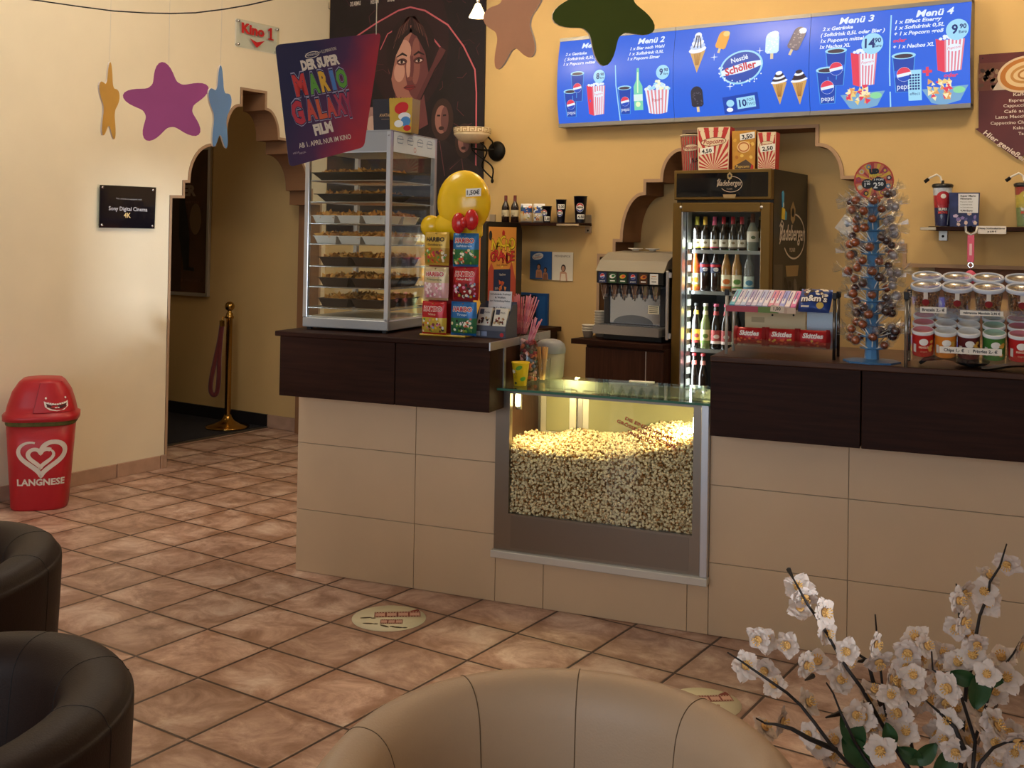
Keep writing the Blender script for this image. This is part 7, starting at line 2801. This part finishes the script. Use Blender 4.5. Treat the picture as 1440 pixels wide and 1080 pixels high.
s.rect(.002, .010, .021, .027, on_lid, ink('EEE4DC'), .0068)
for a in (-.045, .045):
    s.disc(a, .075, .005, .006, on_lid, ink('EEE4DC'), .0062, 10)
s.build('mouth_print', fl)
s = MB()
AIM = math.atan2(-bpz.y, -bpz.x) - math.radians(50)
def on_body(a, b, h=0.0):
    th = AIM + a / .155
    x, y = sq(th)
    k = b / .5
    return Vector((x * (.145 + .033 * k + h), y * (.125 + .031 * k + h), b))


HW_ = ink('DCCFC2')
hz = .30
def heart(sz, gap=0):
    pts = []
    for i in range(61):
        q_ = 2 * PI * i / 60
        pts.append((sz * .92 * 16 * math.sin(q_) ** 3 / 16, sz * (13 * math.cos(q_) - 5 * math.cos(2 * q_) - 2 * math.cos(3 * q_) - math.cos(4 * q_)) / 16 * .92))
    return pts
H1, H2 = heart(.112), heart(.062)
ww = [.024] * 61
s.line([(x, hz + y) for x, y in H1[:54]], [.010 + .014 * min(1, (53 - i) / 14) for i in range(54)], on_body, HW_, .003)
s.line([(x - .004, hz - .004 + y) for x, y in H2[10:61]] + [(x - .004, hz - .004 + y) for x, y in H2[1:12]], [.008 + .012 * min(1, i / 12) for i in range(62)], on_body, HW_, .0032)
s.text('LANGNESE', 0, .142, .034, on_body, HW_, .003, w=.225, bold=.035)
s.build('logo_print', bd)

# ---- stanchion
sp_ = onz(341, 596)
stn = thing('rope_stanchion', 'polished brass barrier post with ball top and hanging dark red rope', 'barrier post', (-6.50, 5.93, .006))
BRASS = mat('B08A48', .18, 1.0, var=.03)
s = MB()
s.lathe([(0, 0), (.168, 0), (.170, .008), (.165, .014), (.10, .03), (.05, .055), (.03, .085), (.026, .10), (0, .10)], BRASS, n=36)
s.build('base', stn)
s = MB()
s.lathe([(.024, .09), (.024, .85), (.033, .852), (.034, .868), (.026, .874), (.026, .89), (.016, .90), (.014, .912)], BRASS, n=24)
s.build('post', stn)
s = MB()
s.ell((0, 0, .945), .038, .038, .038, BRASS, 20, 12)
s.build('finial_ball', stn)
RV = mat('5A1218', .8, sheen=.4, var=.1)
side = -RGT
s = MB()
rp = [(.06, .80), (.075, .68), (.11, .50), (.135, .36), (.135, .28), (.11, .25), (.085, .28), (.075, .40), (.075, .55), (.066, .70), (.058, .79)]
sm = []
for k in range((len(rp) - 1) * 5 + 1):
    i, g = min(k // 5, len(rp) - 2), (k - 5 * min(k // 5, len(rp) - 2)) / 5
    P_ = [Vector(rp[j]) for j in (max(i - 1, 0), i, i + 1, min(i + 2, len(rp) - 1))]
    sm.append(.5 * (2 * P_[1] + (P_[2] - P_[0]) * g + (2 * P_[0] - 5 * P_[1] + 4 * P_[2] - P_[3]) * g * g + (3 * P_[1] - P_[0] - 3 * P_[2] + P_[3]) * g ** 3))
s.tube([(side.x * p.x, side.y * p.x, p.y) for p in sm], .019, RV, 10)
s.build('velvet_rope', stn)
s = MB()
s.tube([tuple(side * .058 + Vector((0, 0, .79))), tuple(side * .058 + Vector((0, 0, .835)))], .020, BRASS, 12)
s.tube([tuple(side * .058 + Vector((0, 0, .835))), tuple(side * .05 + Vector((0, 0, .862))), tuple(side * .03 + Vector((0, 0, .86)))], .006, BRASS, 8)
s.build('rope_end', stn)

# ---- round stickers on the floor
for px, py, lb in ((547, 869.5, 'round cream floor sticker with brown film strip drawing, left of the two'), (990, 989, 'round cream floor sticker half hidden behind the beige chair')):
    c = onz(px, py)
    o = thing('floor_sticker', lb, 'sticker', (c.x, c.y, .0005), math.atan2(RGT.y, RGT.x), 'round floor stickers')
    t = MB()
    fl_ = plane_map((0, 0, 0), (1, 0, 0), (0, 1, 0))
    R = 52 * ((c - CAM).dot(FWD)) / FPX
    t.lathe([(0, .001), (R, .001), (R, 0)], mat('D8CEB0', .5, var=.03), n=48)
    BRW = ink('7A2E22')
    def strip(a0, b0, wd_, ht, rot, n):
        ca, sa = math.cos(rot), math.sin(rot)
        T = lambda a, b: (a0 + a * ca - b * sa, b0 + a * sa + b * ca)
        F = lambda a_, b_, c_, d_, m_, h_: t.poly([T(a_, b_), T(c_, b_), T(c_, d_), T(a_, d_)], fl_, m_, h_)
        F(-wd_ / 2, -ht / 2, wd_ / 2, ht / 2, BRW, .0014)
        for k in range(n):
            x0 = -wd_ / 2 + wd_ * (k + .08) / n
            F(x0, -ht * .26, x0 + wd_ / n * .84, ht * .26, ink('C89A88'), .0017)
        for k in range(n * 4):
            x0 = -wd_ / 2 + wd_ * (k + .25) / (n * 4)
            for y_ in (-.40, .34):
                F(x0, ht * y_, x0 + wd_ / n / 8, ht * (y_ + .07), ink('D8CEB0'), .0017)
    strip(.2 * R, .28 * R, 1.25 * R, .42 * R, .1, 4)
    strip(.1 * R, -.28 * R, .6 * R, .34 * R, .05, 3)
    t.line([(.55 * R, .5 * R), (.72 * R, .66 * R), (.74 * R, .5 * R)], .02, fl_, BRW, .0015)
    for a, b, r_ in ((-.62, -.02, .5), (-.5, -.45, .2), (-.05, -.62, -.35), (.3, -.7, .1)):
        t.disc(a * R, b * R, .16 * R, .05 * R, fl_, ink('4A3A22'), .0015, 12, rot=r_ - .3)
        t.disc((a + .2) * R, (b - .02) * R, .07 * R, .04 * R, fl_, ink('4A3A22'), .0015, 10)
    t.build('sticker_sheet', o)


# ---- tub armchairs
def tub_chair(lb, c, yaw, R, H, m, seam, dropf=.10, th=.10):
    o = thing('tub_armchair', lb, 'armchair', (c.x, c.y, 0), yaw)
    t = MB()
    A0, A1 = math.radians(-58), math.radians(238)        # open towards local -Y
    def sec(ang, s_):
        """s_ 0..1 round the wall section: outside bottom, over the rim, inside bottom."""
        fr_ = abs((ang - math.radians(-90 + 180 - 180)) % (2 * PI))
        back = .5 + .5 * math.sin(ang)                     # 1 at the back
        Hh = H - dropf * (1 - back) ** 1.5
        tpr = .90
        pts = [(R * tpr, .06), (R * .965, Hh * .5), (R, Hh - .07), (R - .006, Hh - .03), (R - .025, Hh - .006), (R - th * .5, Hh), (R - th * .78, Hh - .008), (R - th, Hh - .035), (R - th - .012, Hh - .09), (R - th - .03, Hh * .62), (R - th - .05, .36), (R - th - .05, .30)]
        f = s_ * (len(pts) - 1)
        i = min(int(f), len(pts) - 2)
        g = f - i
        def cr(p0, p1, p2, p3, g):
            return .5 * (2 * p1 + (p2 - p0) * g + (2 * p0 - 5 * p1 + 4 * p2 - p3) * g * g + (3 * p1 - p0 - 3 * p2 + p3) * g ** 3)
        P = [pts[max(i - 1, 0)], pts[i], pts[i + 1], pts[min(i + 2, len(pts) - 1)]]
        return cr(P[0][0], P[1][0], P[2][0], P[3][0], g), cr(P[0][1], P[1][1], P[2][1], P[3][1], g)
    def fn(u, v):
        ang = A0 + (A1 - A0) * u
        r_, z = sec(ang, v)
        e_ = min(u, 1 - u) / .03
        if e_ < 1:                                         # rounded arm ends
            k = math.sqrt(max(0, 1 - (1 - e_) ** 2))
            rm = R - th * .5
            r_ = rm + (r_ - rm) * (.45 + .55 * k)
            z = z * (.97 + .03 * k)
        return Vector((r_ * math.cos(ang), r_ * math.sin(ang), z))
    t.grid(fn, 72, 40, m)
    for u in (0, 1):
        t.add([fn(u, k / 20) for k in range(21)], [tuple(range(21))], m, True)
    t.build('shell', o)
    t = MB()
    for a in seam:
        u = (math.radians(a) - A0) / (A1 - A0)
        for du in (0.0,):
            t.tube([fn(u + du, .1 + .85 * k / 40) for k in range(41)], .0010, mat('5A452E' if m is BEIGE else '120E0C', .7), 5)
    t.build('seam', o)
    t = MB()
    rs = R - th - .035
    t.lathe([(0, .30), (rs * .97, .30), (rs, .32), (rs, .40), (rs * .96, .435), (rs * .8, .45), (0, .455)], m, n=40)
    t.build('seat_cushion', o)
    t = MB()
    t.lathe([(0, .0), (R * .84, 0), (R * .86, .06), (R * .9, .30), (0, .30)], m, n=40)
    t.build('base', o)
    return o


BEIGE = mat('A88C70', .5, var=.04, scale=4, bump=.15, bscale=260)
DKBR = mat('23140E', .55, var=.08, scale=4, bump=.15, bscale=260, ior=1.3)
fwh = Vector((FWD.x, FWD.y, 0)).normalized()
rgh = Vector((RGT.x, RGT.y, 0)).normalized()
pf = onz(772, 931, .76)
tub_chair('beige leather tub chair at the bottom middle, open side towards the viewer', pf - fwh * .38, math.atan2(rgh.y, rgh.x) - .12, .38, .765, BEIGE, (162, 123, 88, 50, 10, 200))
p1_ = onz(187, 962, .74)
tub_chair('dark brown leather tub chair, nearer of the two at the left edge', p1_ - rgh * .372, math.atan2(rgh.y, rgh.x) - 1.0, .355, .722, DKBR, (175, 130, 90, 50, 10), th=.125)
p2_ = onz(81, 775, .74)
tub_chair('dark brown leather tub chair, farther of the two at the left edge', p2_ - rgh * .372, math.atan2(rgh.y, rgh.x) - .9, .355, .735, DKBR, (175, 130, 90, 50, 10), th=.125)

# ---- artificial blossom branches in a tall floor vase
D0 = 1.72
base = ond(1325, 1240, D0)
vs_ = thing('floor_vase', 'tall dark floor vase holding the white blossom branches', 'vase', (base.x, base.y, 0))
t = MB()
t.lathe([(0, 0), (.11, 0), (.12, .02), (.13, .20), (.09, .40), (.065, .50), (.075, .54), (.068, .54), (.055, .49), (.08, .38), (.02, .05), (0, .05)], mat('3A2A22', .35), n=36)
t.build('vase_body', vs_)
bb = thing('blossom_branches', 'spray of artificial white blossom branches with yellow centres', 'flowers', base)
BARK = mat('1E1613', .7, var=.2, scale=40)
PET = mat('CEBAAC', .7, trans=.12, var=.05, sub=.15)
PETC = mat('D8A860', .7)
LEAF = mat('22401E', .5, var=.2)
def P(x, y, dd=0.0): return ond(1000 + x / 3.177, 740 + y / 3.177, D0 + dd) - base


root = Vector((0, 0, 0))
BR = [([(352, 190), (366, 232), (390, 275), (430, 348), (500, 450), (545, 530), (605, 632), (670, 720), (750, 860), (820, 985), (885, 1085)], -.02),
      ([(75, 565), (130, 600), (180, 635), (260, 690), (340, 745), (400, 800), (460, 875), (530, 970), (610, 1060), (760, 1180)], -.10),
      ([(733, 395), (740, 480), (755, 620), (770, 760), (775, 810), (800, 900), (830, 1000), (900, 1120)], .05),
      ([(598, 528), (650, 568), (700, 600), (720, 680), (760, 800)], .08),
      ([(515, 700), (545, 745), (578, 830), (605, 885), (640, 960), (690, 1040), (740, 1100), (860, 1190)], -.07),
      ([(935, 540), (920, 620), (885, 750), (870, 870), (900, 1000), (960, 1120)], .03),
      ([(1320, 80), (1305, 130), (1290, 180), (1245, 250), (1240, 300), (1200, 400), (1185, 480), (1170, 600), (1140, 720), (1125, 880), (1115, 1080)], .0),
      ([(1095, 258), (1105, 320), (1110, 400), (1130, 470), (1175, 560)], .06),
      ([(985, 560), (990, 640), (1060, 690), (1110, 740), (1130, 800), (1180, 960), (1170, 1080)], -.05),
      ([(1396, 490), (1350, 570), (1280, 660), (1240, 760), (1220, 830), (1180, 950), (1150, 1080)], .02),
      ([(202, 858), (240, 880), (290, 885), (360, 905), (440, 950), (560, 1000)], -.12),
      ([(960, 780), (1020, 832), (1090, 900), (1130, 1000)], -.06),
      ([(1398, 960), (1320, 965), (1260, 990), (1200, 1060)], -.08),
      ([(512, 855), (578, 835)], -.06), ([(640, 604), (700, 602)], .07), ([(420, 688), (455, 668)], -.08), ([(370, 240), (346, 192)], -.02)]
for pts, dd in BR:
    n = len(pts)
    w = [P(x, y, dd + .02 * math.sin(i * 1.7)) for i, (x, y) in enumerate(pts)]
    if n > 3 and pts[-1][1] > 1000:
        w += [w[-1].lerp(root, .55) + Vector((0, 0, -.02)), root + Vector((rnd.uniform(-.02, .02), rnd.uniform(-.02, .02), -.2))]
    t = MB()
    rr = [.0012 + .0030 * (i / max(1, len(w) - 1)) for i in range(len(w))]
    t.tube(w, rr, BARK, 6)
    t.build('branch', bb)


def blossom_mb(r):
    t = MB()
    for layer, (n, L, up) in enumerate(((5, .0225, .30), (5, .017, .75))):
        for k in range(n):
            a = 2 * PI * (k + .5 * layer) / n + r.uniform(-.15, .15)
            L_, w_ = L * r.uniform(.9, 1.12), L * r.uniform(.42, .52)
            cup = r.uniform(.6, 1.3)
            def fn(u, v, a=a, L_=L_, w_=w_, cup=cup):
                y = v * L_
                wd_ = w_ * math.sin(PI * min(1, .12 + v * .86)) ** .7
                x = (u - .5) * 2 * wd_
                z = up * y * .5 + cup * 10 * y * y * .5 - abs(u - .5) * .002 * math.sin(v * 9) + .0018 * math.sin(u * 7 + v * 5)
                y2 = y - (.12 * L_ * (1 - abs(2 * u - 1)) if v > .95 else 0)
                return Vector((x * math.cos(a) - y2 * math.sin(a), x * math.sin(a) + y2 * math.cos(a), z * .55))
            t.grid(fn, 4, 5, PET)
    t.ell((0, 0, .0032), .0065, .0065, .0022, mat('BE8E50', .8), 10, 5)
    for k in range(9):
        a = 2 * PI * k / 9
        t.tube([(0, 0, .004), (.006 * math.cos(a), .006 * math.sin(a), .010)], .0006, PETC, 4)
        t.ell((.006 * math.cos(a), .006 * math.sin(a), .0105), .0013, .0013, .0013, PETC, 5, 4)
    return t


FLW = [(390, 275), (420, 312), (397, 370), (500, 385), (515, 480), (345, 530), (240, 512), (215, 500), (475, 610), (610, 560), (575, 690), (240, 640), (150, 622), (285, 715), (430, 790), (310, 870), (235, 905), (440, 930), (535, 1020), (640, 840), (700, 770), (755, 1000), (730, 525), (745, 600), (795, 680), (800, 760), (915, 500), (905, 670), (930, 585), (1035, 570), (870, 630), (1015, 700), (1065, 722), (870, 920), (1060, 870), (1100, 332), (1125, 292), (1095, 450), (1230, 338), (1240, 228), (1322, 165), (1185, 520), (1168, 578), (1100, 612), (1300, 592), (1376, 532), (1270, 742), (1232, 662), (1320, 680), (1160, 762), (1250, 862), (1215, 902), (1130, 902), (1180, 1030), (1260, 970), (1330, 1005), (1370, 950), (1290, 1062), (1020, 922), (1050, 962), (840, 832), (910, 782), (980, 782), (1090, 1002), (1382, 1052), (480, 980), (690, 850), (600, 600), (725, 740), (420, 620), (1120, 420), (1150, 480), (1215, 290), (700, 900), (660, 800), (760, 860), (830, 700), (880, 560), (960, 540), (1010, 610), (900, 740), (1040, 780), (1100, 820), (1200, 820), (1270, 900), (1340, 920), (1230, 1010), (1140, 960), (1360, 1010), (560, 960)]
VAR = [blossom_mb(rnd) for _ in range(4)]
first = [None] * 4
toc = -FWD
for i, (x, y) in enumerate(FLW):
    k = i % 4
    if first[k] is None:
        o = VAR[k].build('blossom', bb)
        first[k] = o
    else:
        o = first[k].copy()
        COL.objects.link(o)
        o.parent = bb
    o.location = P(x, y, rnd.uniform(-.07, .07))
    d = (toc * rnd.uniform(.2, 1.0) + RGT * rnd.uniform(-.7, .7) + Vector((0, 0, rnd.uniform(-.35, .9)))).normalized()
    o.rotation_mode = 'QUATERNION'
    o.rotation_quaternion = Vector((0, 0, 1)).rotation_difference(d) @ Matrix.Rotation(rnd.uniform(0, 6.28), 3, 'Z').to_quaternion()
    o.scale = [rnd.uniform(.95, 1.2)] * 3
for (x, y, ang, L) in ((1115, 668, 165, .036), (1188, 730, -95, .05), (1248, 676, -15, .034), (625, 905, 120, .05), (650, 1010, -50, .055), (950, 1010, 35, .04), (885, 1015, 150, .035), (1040, 1055, 60, .05), (790, 935, -80, .035)):
    a = math.radians(ang)
    dx, dz = RGT * math.cos(a), -DWN * math.sin(a)
    ax = (dx + dz).normalized()
    sdv = ax.cross(toc).normalized()
    c = P(x, y, -.05)
    t = MB()
    t.grid(lambda u, v: c + ax * ((v - .5) * L * 1.2) + sdv * ((u - .5) * L * .72 * math.sin(PI * (.06 + .92 * v)) ** .8) + toc * (.004 * math.sin(v * 4) + abs(u - .5) * .012), 6, 10, LEAF)
    t.line([(0, -L * .55), (0, L * .55)], .001, lambda p_, q_, h=0: c + sdv * p_ + ax * q_ + toc * (.001 + .004 * math.sin((q_ / (L * 1.2) + .5) * 4)), ink('3A5A30'))
    t.build('leaf', bb)
